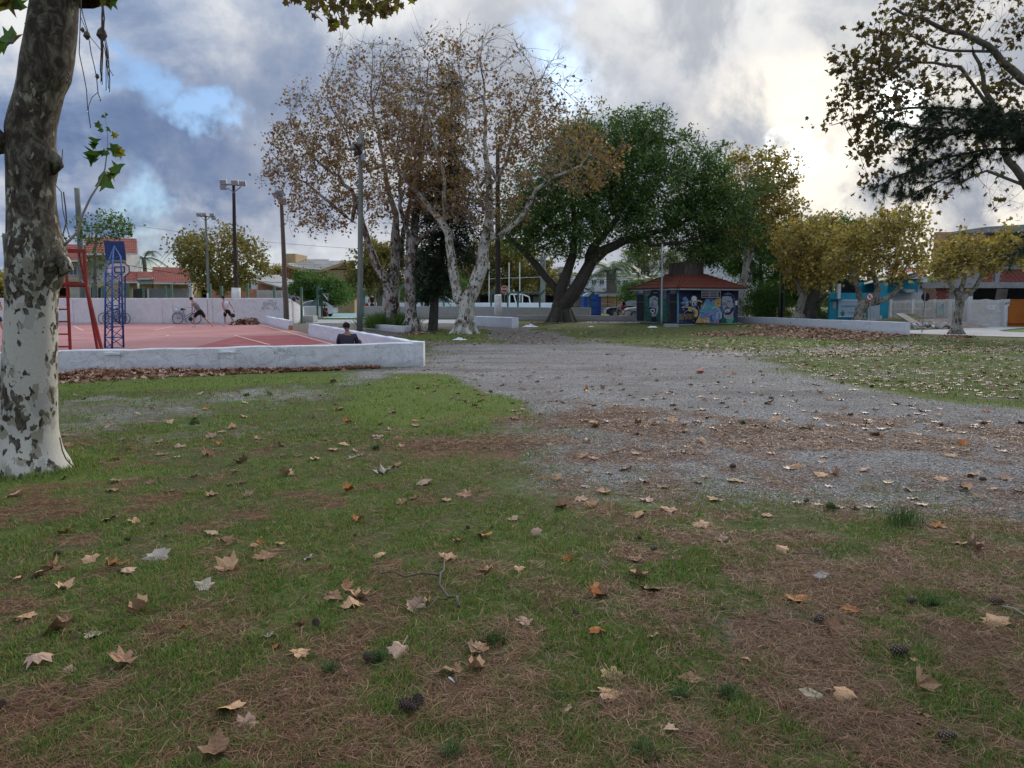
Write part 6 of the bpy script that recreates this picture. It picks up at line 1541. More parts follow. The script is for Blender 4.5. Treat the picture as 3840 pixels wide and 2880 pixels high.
make_tree('fig_tree', 'huge dark green fig tree with twisted multiple trunks and buttress roots beside the kiosk',
 [(None, 0, [(2105, 1222, YG, .75), (2100, 1190, YG, .62), (2100, 1150, YG, .60), (2110, 1120, YG, .52)]),
  (0, .9, [(2085, 1080, YG, .30), (2045, 1035, YG, .26), (1985, 965, YG, .22), (1920, 905, YG, .17), (1880, 860, YG, .10)]),
  (0, .8, [(2105, 1080, YG - .4, .40), (2128, 1020, YG - .4, .34), (2145, 960, YG - .4, .28), (2155, 880, YG, .2), (2150, 760, YG, .13), (2140, 620, YG, .07)]),
  (0, .8, [(2150, 1100, YG - .6, .50), (2185, 1040, YG - .6, .44), (2220, 980, YG - .6, .40), (2270, 935, YG - .6, .34), (2340, 905, YG - .6, .28), (2430, 880, YG - .6, .2), (2550, 840, YG, .12), (2680, 780, YG, .06)]),
  (3, .35, [(2200, 960, YG - 1, .28), (2250, 900, YG - 1, .24), (2310, 830, YG - 1, .18), (2360, 720, YG - 1, .12), (2380, 580, YG, .06)]),
  (2, .5, [(2060, 850, YG, .14), (1990, 780, YG, .08)]), (4, .5, [(2300, 800, YG + 1, .12), (2290, 650, YG + 1, .07)]),
  (3, .6, [(2440, 920, YG - 1.2, .14), (2560, 905, YG - 1.2, .09), (2680, 880, YG - 1.2, .05)])],
 [(2120, 760, YG, 230, 190, 4), (2330, 640, YG, 260, 200, 4.5), (2380, 830, YG, 230, 110, 3.6), (2560, 700, YG, 200, 180, 3.8), (2700, 800, YG, 150, 170, 3.2), (1990, 840, YG, 140, 130, 2.8), (2400, 500, YG, 150, 80, 2.6), (2200, 560, YG, 160, 100, 3), (2650, 930, YG, 130, 80, 2.4), (2130, 900, YG, 160, 60, 2.6)],
 3300, 64000, .30, LEAF_LONG, M['leaf_green'], 'bark_dark', 21, step=.55, kill=.62, tip=.009, twigmat='twig_dark', twigs=1.3, spread=.5, infl=3.5)
YK = 56.0
make_tree('plane_tree', 'yellowing plane tree with a crooked white trunk right behind the kiosk',
 [(None, 0, [(2768, 1196, YK, .36), (2770, 1140, YK, .30), (2785, 1090, YK, .26), (2800, 1000, YK, .22), (2800, 900, YK, .18), (2800, 760, YK, .12), (2800, 640, YK, .06)]),
  (0, .3, [(2820, 1060, YK, .13), (2806, 1000, YK, .12), (2830, 900, YK, .1), (2870, 760, YK, .06)])],
 [(2830, 680, YK + 1, 150, 120, 2.6), (2890, 790, YK, 110, 110, 2.2), (2780, 820, YK, 130, 130, 2.2), (2860, 600, YK, 70, 50, 1.6)],
 1500, 9500, .20, LEAF_PLANE_S, M['leaf_olive'], 'bark_mid', 31, step=.5, kill=.55, spread=.4)
make_tree('leafy_tree', 'mid green leafy tree filling the gap between the kiosk and the street pole',
 [(None, 0, [(2850, 1190, 62, .2), (2850, 1080, 62, .16), (2850, 950, 62, .1)])],
 [(2800, 930, 60, 110, 110, 2.4), (2860, 1040, 62, 110, 120, 2.4), (2880, 900, 62, 70, 100, 2), (2960, 1090, 63, 80, 90, 2)],
 900, 26000, .26, LEAF_LONG, M['leaf_green2'], 'bark_dark', 33, step=.55, kill=.65, spread=.5, twigmat='twig_dark')
def street_tree(label, limbs, blobs, nattr, nleaf, seed, sz=.18, mat='leaf_olive', **kw):
 make_tree('plane_tree', label, limbs, blobs, nattr, nleaf, sz, LEAF_PLANE_S, M[mat], 'bark_street', seed, step=.38, kill=.42, spread=.34, group='pollarded plane trees along the street', **kw)
Y1 = 46.0
street_tree('pollarded yellowing plane tree with a short grey trunk near the street pole',
 [(None, 0, [(2995, 1205, Y1, .30), (3000, 1150, Y1, .24), (3012, 1110, Y1, .24)]), (0, 1, [(2990, 1060, Y1, .14), (2975, 1010, Y1, .10), (2990, 920, Y1, .05)]), (0, 1, [(3030, 1060, Y1, .14), (3060, 1000, Y1, .10), (3070, 920, Y1, .05)])],
 [(3020, 1000, Y1, 100, 90, 2), (3060, 900, Y1, 120, 90, 2.2), (2990, 910, Y1, 90, 70, 1.8), (3110, 1000, Y1, 80, 60, 1.6)], 1100, 5800, 41)
make_tree('leafy_tree', 'dark trunked tree leaning over the wall beside the turquoise house',
 [(None, 0, [(3035, 1200, 52, .42), (3040, 1140, 52, .36), (3060, 1090, 52, .26), (3075, 1020, 52, .18)]), (0, .5, [(3080, 1120, 51.6, .14), (3115, 1090, 51.6, .12), (3120, 1040, 51.6, .1), (3110, 980, 51.6, .06)])],
 [(3090, 990, 53, 90, 70, 2.2), (3020, 1040, 53, 70, 50, 2), (3140, 940, 54, 90, 70, 2.2)], 700, 14000, .26, LEAF_LONG, M['leaf_green2'], 'bark_dark', 43, step=.5, kill=.6, spread=.45, twigmat='twig_dark')
Y2 = 41.5
street_tree('forked stubby plane tree before the turquoise house with a long bare limb reaching sideways',
 [(None, 0, [(3222, 1225, Y2, .36), (3228, 1170, Y2, .29), (3235, 1140, Y2, .34)]), (0, 1, [(3222, 1110, Y2, .14), (3212, 1060, Y2, .13), (3190, 1010, Y2, .09), (3180, 930, Y2, .05)]),
  (0, 1, [(3280, 1125, Y2, .21), (3292, 1085, Y2, .17), (3280, 1035, Y2, .13), (3262, 960, Y2, .07)]), (0, 1, [(3290, 1135, Y2, .15), (3345, 1105, Y2, .13), (3375, 1080, Y2, .10), (3392, 1030, Y2, .06), (3410, 960, Y2, .04), (3420, 880, Y2, .02)]),
  (3, .45, [(3347, 1070, Y2, .06), (3350, 1010, Y2, .05), (3380, 940, Y2, .03)])],
 [(3220, 970, Y2, 120, 70, 2), (3320, 950, Y2, 120, 90, 2.2), (3380, 870, Y2, 90, 90, 1.8), (3260, 880, Y2, 120, 60, 2), (3440, 930, Y2, 60, 80, 1.5), (3180, 1010, Y2, 60, 40, 1.4)], 1300, 5800, 47)
Y3 = 34.8
street_tree('slim grey plane tree on the pavement before the driveway gate, with a yellow crown',
 [(None, 0, [(3585, 1256, Y3, .26), (3590, 1200, Y3, .20), (3596, 1150, Y3, .18), (3600, 1120, Y3, .21)]), (0, 1, [(3575, 1085, Y3, .10), (3562, 1050, Y3, .08), (3540, 990, Y3, .04)]), (0, 1, [(3604, 1080, Y3, .1), (3622, 1040, Y3, .08), (3625, 960, Y3, .04)]),
  (0, 1, [(3625, 1105, Y3, .13), (3655, 1075, Y3, .10), (3672, 1030, Y3, .08), (3690, 960, Y3, .04)]), (3, .5, [(3700, 1025, Y3, .035), (3760, 1000, Y3, .025), (3820, 985, Y3, .015)])],
 [(3560, 1005, Y3, 85, 55, 1.5), (3650, 960, Y3, 120, 55, 1.8), (3750, 945, Y3, 85, 50, 1.4), (3600, 935, Y3, 60, 35, 1.4), (3780, 910, Y3, 60, 30, 1.1)], 1200, 4200, 51, .17)
make_tree('leafy_tree', 'broad dark green tree behind the curved street lamp',
 [(None, 0, [(3060, 1180, 68, .4), (3060, 1050, 68, .3), (3060, 950, 68, .2)])],
 [(3010, 890, 68, 90, 50, 3), (3090, 880, 68, 120, 60, 3), (3170, 900, 68, 80, 50, 3), (3000, 980, 66, 90, 90, 3), (3120, 980, 66, 120, 80, 3)], 1000, 26000, .32, LEAF_LONG, M['leaf_green2'], 'bark_dark', 61, step=.7, kill=.8, spread=.6, twigmat='twig_dark')
make_tree('shrub', 'feathery pale green shrub growing at the foot of the street pole',
 [(None, 0, [(2880, 1200, 55, .08), (2880, 1140, 55, .05)])], [(2880, 1120, 55, 60, 60, 1.3), (2860, 1160, 55, 50, 40, 1.2), (2920, 1160, 55, 40, 40, 1)], 400, 12000, .14, LEAF_LONG, M['leaf_green2'], 'bark_dark', 63, step=.35, kill=.4, spread=.4, cat='shrub', flare=False)
make_tree('shrub', 'bright weedy growth behind the low wall right of the kiosk', [(None, 0, [(2800, 1205, 60, .06), (2800, 1170, 60, .04)])], [(2800, 1170, 60, 60, 24, 1.5), (3010, 1180, 56, 60, 18, 1.2), (3080, 1184, 56, 40, 12, 1)], 300, 7000, .15, LEAF_LONG, M['leaf_green2'], 'bark_dark', 64, step=.35, kill=.4, spread=.35, cat='shrub', flare=False)
def palm(label, base, crown, Y, nfr, L, trunk_r=.28, droop=1.0, seed=1, up=.6, mat='leaf_palm', bare=False, cyc=None):
 rg_ = np.random.default_rng(seed)
 c = P(*crown, Y); g = P(*base, Y); g.z = 0
 t = thing('palm_tree', label, 'palm', g)
 if trunk_r: part('trunk', MB().tube([g, g.lerp(c, .5) + Vector((.1, 0, 0)), c], [trunk_r * 1.2, trunk_r, trunk_r * .9], 9, noise=.1), M['bark_grey'], t, True)
 for i in range(nfr):
  a = 2 * PI * i / nfr + rg_.uniform(-.2, .2); el = rg_.uniform(-.3, 1.35) * up + .1
  d = Vector((math.cos(a) * math.cos(el), math.sin(a) * math.cos(el), math.sin(el))); ll = L * rg_.uniform(.8, 1.1)
  pts = [c + d * (ll * s) - Vector((0, 0, droop * ll * .75 * s * s)) for s in (0, .25, .5, .75, 1)]
  mb = MB(); mb.tube(pts, [.04, .03, .02, .015, .008], 3, cap=False)
  side = d.cross(Vector((0, 0, 1))).normalized()
  for s in np.linspace(.12, 1, 20):
   k = min(int(s * 4), 3); q = pts[k].lerp(pts[k + 1], s * 4 - k); tn = (pts[k + 1] - pts[k]).normalized()
   wl = ll * .24 * (1 - abs(s - .45) * .9)
   for sg in (1, -1):
    e = q + (side * sg * .8 + tn * .55 - Vector((0, 0, .35))).normalized() * wl
    mb.add([q - tn * .035 * L / 3, q + tn * .035 * L / 3, e], [(0, 1, 2)])
  part('frond', mb, M[mat], t)
 return t
palm('palm with a full green crown above the yellowing street trees', (3205, 1180), (3205, 925), 66, 26, 3.4, .3, .45, 4, .95)
palm('feather palm drooping behind the bushy tree', (712, 1175), (712, 905), 72, 18, 2.9, .2, 1.0, 5, .75)
palm('small palm right beside the white house gable', (548, 1175), (540, 968), 72, 15, 2.9, .2, 1.0, 6, .7)
palm('date palm with hanging dry skirt behind the fig tree', (2292, 1100), (2292, 1010), 96, 34, 4.6, .7, .9, 7, .55)
palm('low date palm behind the kiosk corner', (2425, 1160), (2425, 1080), 70, 26, 3.6, .35, .55, 8, .9)
make_tree('bushy_tree', 'round bushy olive tree behind the high white wall between the light poles',
 [(None, 0, [(835, 1175, 58, .24), (835, 1090, 58, .18), (830, 1000, 58, .12)]), (0, .6, [(800, 1040, 58, .1), (750, 970, 58, .06)]), (0, .6, [(880, 1040, 58, .1), (930, 980, 58, .06)])],
 [(830, 980, 58, 150, 110, 3), (740, 960, 58, 80, 80, 2.2), (930, 980, 58, 75, 80, 2.2), (840, 900, 58, 100, 50, 2), (820, 1070, 58, 130, 35, 2.2)], 1500, 6800, .21, LEAF_PLANE_S, M['leaf_bush'], 'bark_grey', 71, step=.5, kill=.6, spread=.45, twigmat='twig_dark')
make_tree('slender_tree', 'thin half bare tree rising behind the blue hoop tower',
 [(None, 0, [(358, 1170, 56, .16), (358, 1060, 56, .12), (356, 940, 56, .09), (360, 880, 56, .06)])], [(400, 850, 56, 90, 60, 2), (350, 880, 56, 60, 50, 1.6), (440, 860, 56, 50, 40, 1.3), (350, 990, 56, 60, 70, 1.2)], 900, 1500, .17, LEAF_PLANE_S, M['leaf_green2'], 'bark_grey', 73, step=.35, kill=.38, spread=.2)
make_tree('hedge_shrub', 'dense green rounded hedge tree before the tan house', [(None, 0, [(1170, 1170, 70, .2), (1170, 1100, 70, .12)])],
 [(1160, 1080, 70, 60, 40, 2.2), (1150, 1045, 71, 38, 20, 2), (1235, 1090, 69, 60, 32, 2.2), (1270, 1108, 69, 45, 24, 2)], 700, 24000, .24, LEAF_LONG, M['leaf_green2'], 'bark_dark', 75, step=.5, kill=.6, spread=.5, cat='shrub', flare=False)
make_tree('plane_tree', 'brown autumn tree behind the two standing men',
 [(None, 0, [(1425, 1160, 84, .35), (1425, 1080, 84, .3), (1420, 1000, 84, .2)])], [(1400, 990, 84, 90, 80, 3), (1460, 1010, 84, 60, 90, 3), (1360, 1050, 84, 60, 60, 2.5)], 800, 10000, .28, LEAF_PLANE_S, M['leaf_bush'], 'bark_grey', 77, step=.6, kill=.7, spread=.5)
make_tree('leafy_tree', 'dark green tree behind the crooked timber post', [(None, 0, [(1600, 1160, 84, .3), (1600, 1080, 84, .2)])], [(1600, 1040, 84, 70, 80, 3), (1670, 1060, 84, 60, 50, 2.6), (1560, 1080, 84, 50, 40, 2)], 600, 17000, .30, LEAF_LONG, M['leaf_green2'], 'bark_dark', 79, step=.6, kill=.7, spread=.5, twigmat='twig_dark')
make_tree('plane_tree', 'rusty yellow autumn tree beyond the stop sign',
 [(None, 0, [(1790, 1160, 100, .4), (1795, 1080, 100, .3), (1800, 980, 100, .2)])], [(1820, 1000, 100, 110, 90, 3.5), (1960, 1020, 100, 110, 80, 3.5), (1900, 940, 100, 90, 60, 3), (1750, 1060, 100, 60, 60, 3), (2040, 1040, 100, 50, 60, 2.5)], 1100, 15000, .33, LEAF_PLANE_S, M['leaf_bush'], 'bark_grey', 81, step=.7, kill=.85, spread=.6)
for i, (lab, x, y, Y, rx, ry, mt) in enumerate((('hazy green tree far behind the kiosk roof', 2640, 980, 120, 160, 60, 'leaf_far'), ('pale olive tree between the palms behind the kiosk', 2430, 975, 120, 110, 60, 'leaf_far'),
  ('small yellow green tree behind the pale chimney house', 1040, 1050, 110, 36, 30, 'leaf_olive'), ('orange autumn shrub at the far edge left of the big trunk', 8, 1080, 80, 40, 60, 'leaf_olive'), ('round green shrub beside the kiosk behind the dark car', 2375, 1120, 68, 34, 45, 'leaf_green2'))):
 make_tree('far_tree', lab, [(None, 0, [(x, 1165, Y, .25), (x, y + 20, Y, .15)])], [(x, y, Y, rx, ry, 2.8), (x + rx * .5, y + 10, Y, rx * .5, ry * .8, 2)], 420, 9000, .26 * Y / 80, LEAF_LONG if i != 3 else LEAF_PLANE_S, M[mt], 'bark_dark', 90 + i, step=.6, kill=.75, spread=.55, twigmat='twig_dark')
rg = np.random.default_rng(5); n = 26000
ang = rg.uniform(-1.15, 1.15, n); Yf = rg.uniform(150, 175, n)
hh = 3.0 + 5.0 * fbm(ang * 14, ang * 0 + 2, 3, 4)
pz = rg.random(n) ** .8 * hh
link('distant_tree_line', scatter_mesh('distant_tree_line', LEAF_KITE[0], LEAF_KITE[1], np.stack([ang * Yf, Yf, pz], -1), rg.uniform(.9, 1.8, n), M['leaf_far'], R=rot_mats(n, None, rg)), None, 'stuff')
edge = [(-60, 30, 330), (0, 113, 299), (120, 92, 292), (220, 72, 282), (300, 62, 268), (348, 52, 243), (420, 30, 226), (475, 16, 214), (540, 20, 212), (600, 20, 229), (640, 22, 222), (696, 22, 211), (780, 24, 216), (886, 22, 236), (940, 20, 255), (981, 16, 259), (1030, 14, 248),
  (1090, 16, 222), (1150, 18, 219), (1250, 12, 218), (1350, 6, 218), (1445, -2, 219), (1560, -10, 221), (1620, -18, 224), (1680, -26, 238), (1720, -32, 256), (1752, -44, 282), (1790, -60, 300)]
YT1 = 7.1
BTREE = thing('plane_tree', 'big near plane tree with mottled white and brown bark, standing on the lawn', 'tree', P(115, 1760, YT1))
mb = MB(); nseg = 40; vs_ = []; rows = []
ed = np.array(edge, float); ys = np.linspace(-60, 1790, 120)
Ls, Rs = np.interp(ys, ed[:, 0], ed[:, 1]), np.interp(ys, ed[:, 0], ed[:, 2])
for yy, l, r_ in zip(ys[::-1], Ls[::-1], Rs[::-1]):
 a, c = P(l, yy, YT1), P(r_, yy, YT1); cx_ = (a.x + c.x) / 2; rx = (c.x - a.x) / 2 * .86; z = a.z
 base_r = .27; lobes = max(0, (.35 - z)) * .9
 for k in range(nseg):
  an = 2 * PI * k / nseg
  ry = min(rx, base_r * 1.15)
  nn = 1 + .035 * (float(vnoise(np.array([math.cos(an) * 2 + 5]), np.array([math.sin(an) * 2 + z * 2.2]), 3)[0]) - .5) * 2 * abs(math.sin(an)) + .02 * math.sin(an * 5 + z * 3) * abs(math.sin(an)) + lobes * .35 * math.cos(an * 5 + .4) * abs(math.sin(an))
  vs_.append((cx_ + rx * math.cos(an) * (1 if abs(math.cos(an)) > .9 else nn), YT1 + ry * math.sin(an) * nn * (1 + lobes * .7), z))
nR_ = len(ys); fs = []
for i in range(nR_ - 1):
 for k in range(nseg):
  k2 = (k + 1) % nseg; fs.append((i * nseg + k, i * nseg + k2, (i + 1) * nseg + k2, (i + 1) * nseg + k))
mb.add(vs_, fs); part('trunk', mb, M['bark_near'], BTREE, True)
top = P(214, -60, YT1)
part('trunk_top', MB().tube([top - Vector((0, 0, .05)), top + Vector((.12, .1, 1.2)), top + Vector((.3, .3, 2.6))], [.36, .26, .2], 16, cap=False), M['bark_near'], BTREE, True)
part('limb', MB().tube([P(60, 520, YT1), P(10, 545, YT1 - .05), P(-90, 440, YT1 - .3)], [.12, .09, .07], 12), M['bark_near'], BTREE, True)
for (x, y, r_, dx) in ((216, 600, .055, .02), (242, 984, .075, .03), (190, 270, .06, .01)):
 q = P(x, y, YT1 - .02); part('bark_knot', MB().tube([q + Vector((-.08, 0, .10)), q + Vector((-.01, -.02, 0)), q + Vector((dx, -.02, -.05)), q + Vector((-.05, 0, -.12))], [.03, r_, r_ * .8, .02], 10), M['bark_near'], BTREE, True)
def leaf_parts(parent, items, mats_, tmpl=LEAF_PLANE, name='leaf'):
 lms = []
 for k in range(5):
  bb = MB(); bb.add([(x + random.uniform(-.05, .05), y + random.uniform(-.05, .05), z * (0.6 + k * .7) + .10 * k * x * x) for x, y, z in tmpl[0]], tmpl[1]); lms.append(bb.mesh(name, mats_[k % len(mats_)]))
 inv = parent_world(parent).inverted()
 for j, (p, s, q) in enumerate(items):
  o = bpy.data.objects.new(name, lms[j % 5]); COL.objects.link(o); o.parent = parent; o.matrix_parent_inverse = inv
  o.matrix_basis = Matrix.Translation(Vector(p)) @ q.to_matrix().to_4x4() @ Matrix.Scale(s, 4)
def rq(k=1.0):
 """a leaf hanging roughly facing the viewer"""
 return (Matrix.Rotation(random.uniform(-.9, .9) * k, 3, 'Z') @ Matrix.Rotation(PI / 2 + random.uniform(-.8, .8) * k, 3, 'X') @ Matrix.Rotation(random.uniform(0, 2 * PI), 3, 'Z')).to_quaternion()
sg_ = leafmat('fresh_plane_leaves', [(0.0, (0.025, 0.06, 0.015)), (.5, (0.045, 0.10, 0.022)), (1, (0.085, 0.14, 0.03))], .3)
sy_ = leafmat('spotted_yellow_green_leaves', [(0.0, (0.14, 0.16, 0.03)), (1, (0.22, 0.2, 0.04))], .4)
sp_ = [(238, 920), (262, 900), (290, 870), (312, 800), (340, 740), (372, 690), (392, 645), (398, 600), (405, 540), (402, 490), (396, 450), (390, 430)]
part('shoot', MB().tube([P(x, y, YT1 - .25 + .1 * i / 11) for i, (x, y) in enumerate(sp_)], [.014, .012, .011, .010, .009, .008, .006, .005, .004, .003, .002, .002], 6), M['twig'], BTREE, True)
it = []
for x, y, s in ((395, 680, 118), (440, 640, 100), (418, 655, 60), (360, 590, 110), (345, 600, 70), (392, 575, 60), (432, 560, 72), (450, 575, 70), (362, 530, 75), (355, 545, 50), (368, 468, 40), (410, 485, 40), (430, 505, 42), (388, 440, 26), (400, 432, 24), (378, 488, 30)):
 q = P(x, y, YT1 - .2); it.append((q, s * .72 * YT1 / F, rq(.8)))
leaf_parts(BTREE, it, [sg_, sg_, sy_, sg_, sg_])
it = [(P(x, y, YT1 - 1.2), s * (YT1 - 1.2) / F, rq(.8)) for x, y, s in ((30, 140, 95), (60, 150, 60), (12, 178, 70), (10, 20, 120), (40, 8, 80), (70, 12, 60), (400, 4, 60), (418, 8, 50), (392, -6, 60))]
leaf_parts(BTREE, it, [sg_, M['leaf_shade'], sg_, sy_, M['leaf_shade']])
def vine(pts, r=.004, Y=YT1 - .2):
 q = []
 for i, (x, y) in enumerate(pts): q.append(P(x, y, Y))
 part('vine', MB().tube(q, r, 5), M['twig_dark'], BTREE, True)
vine([(306, -40), (302, 60), (299, 140), (297, 200), (312, 270), (325, 340), (328, 400), (340, 480)], .004)
vine([(306, 30), (312, 60), (330, 120), (342, 200), (352, 240), (362, 290), (368, 350), (378, 380)], .004)
vine([(368, 345), (345, 365), (333, 395), (330, 420)], .003)
for k in range(9):
 x0 = 383 + k * 2; o_ = random.uniform(-14, 18)
 vine([(380 + random.uniform(-5, 8), -40), (384 + random.uniform(-8, 10), 70), (x0 - 6, 130), (x0 + o_ * .5, 190), (x0 + o_, 250 + k * 6), (x0 + o_ * 1.3 + random.uniform(-6, 10), 290 + k * 7 % 60)], .0035, YT1 - .25)
vine([(400, 240), (410, 260), (425, 285)], .003); vine([(300, 60), (318, 100), (330, 130), (360, 165), (380, 190)], .003)
for (x, y, r_) in ((382, 128, .045), (326, 132, .03), (365, 286, .018), (310, 112, .018)):
 q = P(x, y, YT1 - .22); part('vine_knot', MB().lathe([(.2 * r_, -1.3 * r_), (r_, -.3 * r_), (.7 * r_, .7 * r_), (.1 * r_, 1.3 * r_)], q, 7), M['twig_dark'], BTREE)
vine([(118, -20), (105, 60), (95, 150), (80, 250), (62, 350), (50, 430), (30, 500)], .012, YT1 - .1)
for k in range(26):
 s = k / 26; x = 112 - 70 * s - 10 * math.sin(s * 9); y = 20 + 430 * s
 part('vine_root', MB().tube([P(x, y, YT1 - .1), P(x + random.uniform(12, 24), y + random.uniform(-14, 22), YT1 - .05)], .003, 4), M['twig_dark'], BTREE) if k % 2 == 0 else None
vine([(238, 720), (246, 780), (250, 830), (236, 880), (250, 905)], .006, YT1 - .2); vine([(235, 560), (232, 600), (225, 640)], .004, YT1 - .22)
vine([(205, 690), (230, 720), (236, 790), (250, 850), (262, 892)], .004, YT1 - .25); vine([(252, 260), (262, 290), (270, 302)], .003)
vine([(224, 1640), (234, 1690), (248, 1722), (276, 1752)], .006, YT1 - .1)
YO = 6.0
mb = MB()
mb.tube([P(330, -260, YO), P(700, -200, YO), P(1100, -90, YO), P(1330, -30, YO), P(1520, -20, YO)], [.05, .04, .03, .018, .008], 7)
for pts in (((1180, -40), (1200, 20), (1240, 60), (1262, 100)), ((1250, -30), (1262, 40), (1280, 80), (1300, 110)), ((1340, -30), (1360, 30), (1380, 60)), ((1420, -25), (1450, 10), (1480, 30)), ((1100, -60), (1110, -20), (1090, 0)), ((1200, 20), (1180, 50), (1210, 80))):
 mb.tube([P(x, y, YO) for x, y in pts], [.006, .005, .004, .002][:len(pts)], 4)
ob = part('overhanging_branch', mb, M['twig_dark'], BTREE)
it = []
for (cx_, cy_, rx, ry, n) in ((1110, 0, 30, 18, 8), (1165, 10, 30, 30, 12), (1180, 40, 16, 12, 3), (1235, 60, 20, 22, 4), (1245, 90, 12, 12, 2), (1255, 100, 22, 16, 6), (1285, 85, 26, 30, 10), (1262, 20, 50, 22, 12), (1320, 12, 50, 24, 14), (1365, 40, 40, 26, 14), (1400, 30, 60, 34, 22), (1450, 30, 40, 36, 14), (1430, -5, 80, 20, 14), (1490, 14, 20, 26, 4), (1210, 0, 70, 14, 10), (1388, 62, 10, 14, 3), (1440, 62, 16, 12, 4)):
 for k in range(n):
  it.append((P(random.gauss(cx_, rx * .6), random.gauss(cy_, ry * .6), YO + random.uniform(-.25, .3)), random.uniform(24, 42) * YO / F, rq(1)))
leaf_parts(ob, it[:290], [M['leaf_shade'], M['leaf_shade'], M['leaf_shade'], sy_, M['leaf_shade']])
YR1 = 12.5
make_tree('plane_tree', 'near plane tree whose thin leafy boughs reach in over the street',
 [(None, 0, [(4600, 1720, YR1 + 1, .3), (4540, 1200, YR1 + 1, .26), (4400, 900, YR1 + .6, .22), (4200, 560, YR1, .16)]),
  (0, .95, [(4000, 420, YR1, .09), (3840, 300, YR1, .065), (3700, 170, YR1, .05), (3520, 90, YR1 + .2, .035), (3350, 30, YR1 + .3, .02)]),
  (0, .9, [(4000, 640, YR1, .08), (3860, 560, YR1, .06), (3760, 470, YR1, .05), (3700, 330, YR1, .04), (3650, 200, YR1, .025)]),
  (0, .75, [(4000, 820, YR1, .09), (3860, 700, YR1, .065), (3780, 600, YR1, .055), (3760, 520, YR1, .04)]), (3, .5, [(3700, 640, YR1, .022), (3580, 690, YR1, .014)]),
  (2, .3, [(3700, 420, YR1, .032), (3560, 400, YR1, .025), (3400, 410, YR1, .02), (3250, 430, YR1, .014), (3120, 470, YR1, .008)]),
  (2, .5, [(3600, 250, YR1, .026), (3450, 230, YR1, .018), (3300, 240, YR1, .012), (3160, 250, YR1, .007)]),
  (1, .5, [(3560, 190, YR1, .02), (3420, 140, YR1, .014), (3300, 130, YR1, .008)])],
 [(3380, 120, YR1, 160, 110, .7), (3620, 90, YR1, 200, 130, .7), (3300, 260, YR1, 190, 90, .6), (3180, 430, YR1, 130, 60, .45), (3360, 400, YR1, 170, 90, .6), (3560, 300, YR1, 200, 130, .7), (3740, 420, YR1, 110, 200, .6), (3300, 560, YR1, 120, 60, .4), (3540, 560, YR1, 150, 90, .5), (3250, 650, YR1, 45, 40, .3), (3700, 640, YR1, 110, 60, .4), (3760, 760, YR1, 80, 60, .35), (3480, 720, YR1, 110, 60, .4)],
 1700, 3000, .096, LEAF_PLANE, M['leaf_shade'], 'bark_grey', 101, step=.17, kill=.17, tip=.0024, infl=1.2, thr=.012, twigmat='twig_dark', spread=.13, twigs=1.1, parts=290, leafmats2=[M['leaf_shade']])
YP = 10.5
PB = thing('pine_tree', 'pine tree reaching in from beyond the edge with dark long needled boughs', 'tree', P(4500, 1780, YP + .5))
part('trunk', MB().tube([P(4500, 1860, YP + .5), P(4480, 900, YP + .5), P(4450, 200, YP + .5)], [.24, .2, .16], 10), M['bark_dark'], PB, True)
bl = [[(4470, 700), (4150, 560), (3840, 510), (3600, 490), (3420, 480), (3350, 470)], [(4150, 560), (3900, 560), (3700, 560), (3500, 600), (3350, 670), (3270, 710)], [(3840, 510), (3700, 440), (3550, 420), (3480, 430)],
  [(3900, 560), (3760, 470), (3700, 420)], [(4150, 570), (3950, 480), (3800, 430)], [(3600, 490), (3450, 540), (3370, 600)], [(3700, 560), (3600, 640), (3480, 700), (3400, 740)], [(3500, 600), (3420, 660), (3370, 710)], [(4100, 700), (3900, 900), (3800, 960)]]
bm = MB(); tuft = []
rg = np.random.default_rng(77)
for bi, b_ in enumerate(bl):
 q = [P(x, y, YP + rg.uniform(-.15, .3)) for x, y in b_]
 part('bough', MB().tube(q, list(np.linspace(.05 if bi == 0 else .025, .006, len(q))), 6, noise=.1), M['bark_dark'], PB, True)
 for a, c in zip(q[:-1], q[1:]):
  L = (c - a).length; m_n = int(L / (.018 if bi in (0, 2, 3, 4) else .03))
  for j in range(m_n):
   p = a.lerp(c, rg.random()); d = ((c - a).normalized() + Vector(rg.normal(0, .75, 3)) + Vector((0, 0, .2 if bi in (0, 2, 3, 4) else -.15))).normalized()
   l = rg.uniform(.08, .26); e = p + d * l; bm.tube([p, e], [.006, .004], 3, cap=False); tuft.append((e, d)); tuft.append((p.lerp(e, .5), d))
part('twigs', bm, M['twig_dark'], PB, False, 'stuff')
nt = len(tuft); per = 42
e = np.array([tuple(x[0]) for x in tuft]).repeat(per, 0); dd = np.array([tuple(x[1]) for x in tuft]).repeat(per, 0)
nd_ = dd * .6 + rg.normal(0, .55, dd.shape); nd_ /= np.linalg.norm(nd_, axis=1)[:, None]
L = rg.uniform(.07, .13, len(e)); sidev = np.cross(nd_, rg.normal(size=nd_.shape)); sidev /= np.linalg.norm(sidev, axis=1)[:, None]
a = e - nd_ * .01; c = e + nd_ * L[:, None] - np.array([0, 0, 1.]) * (L * .25)[:, None]
V = np.stack([a - sidev * .0031, a + sidev * .0031, c], 1).reshape(-1, 3)
link('needles', big_mesh('needles', V, np.arange(len(V)).reshape(-1, 3), M['leaf_conifer']), PB, 'stuff')
rg = np.random.default_rng(9); n = 2600
c = G(1450, 1240); px_ = c.x + rg.normal(0, .55, n); py_ = c.y + .9 + rg.normal(0, .45, n)
a = np.arctan2(py_ - c.y - .9, px_ - c.x) + rg.normal(0, .5, n); tilt_ = np.clip(np.hypot(px_ - c.x, py_ - c.y - .9) * .55, 0, .9)
hh = rg.uniform(.5, 1.0, n); V = np.zeros((n, 5, 3)); s1, s2 = .55, 1.0
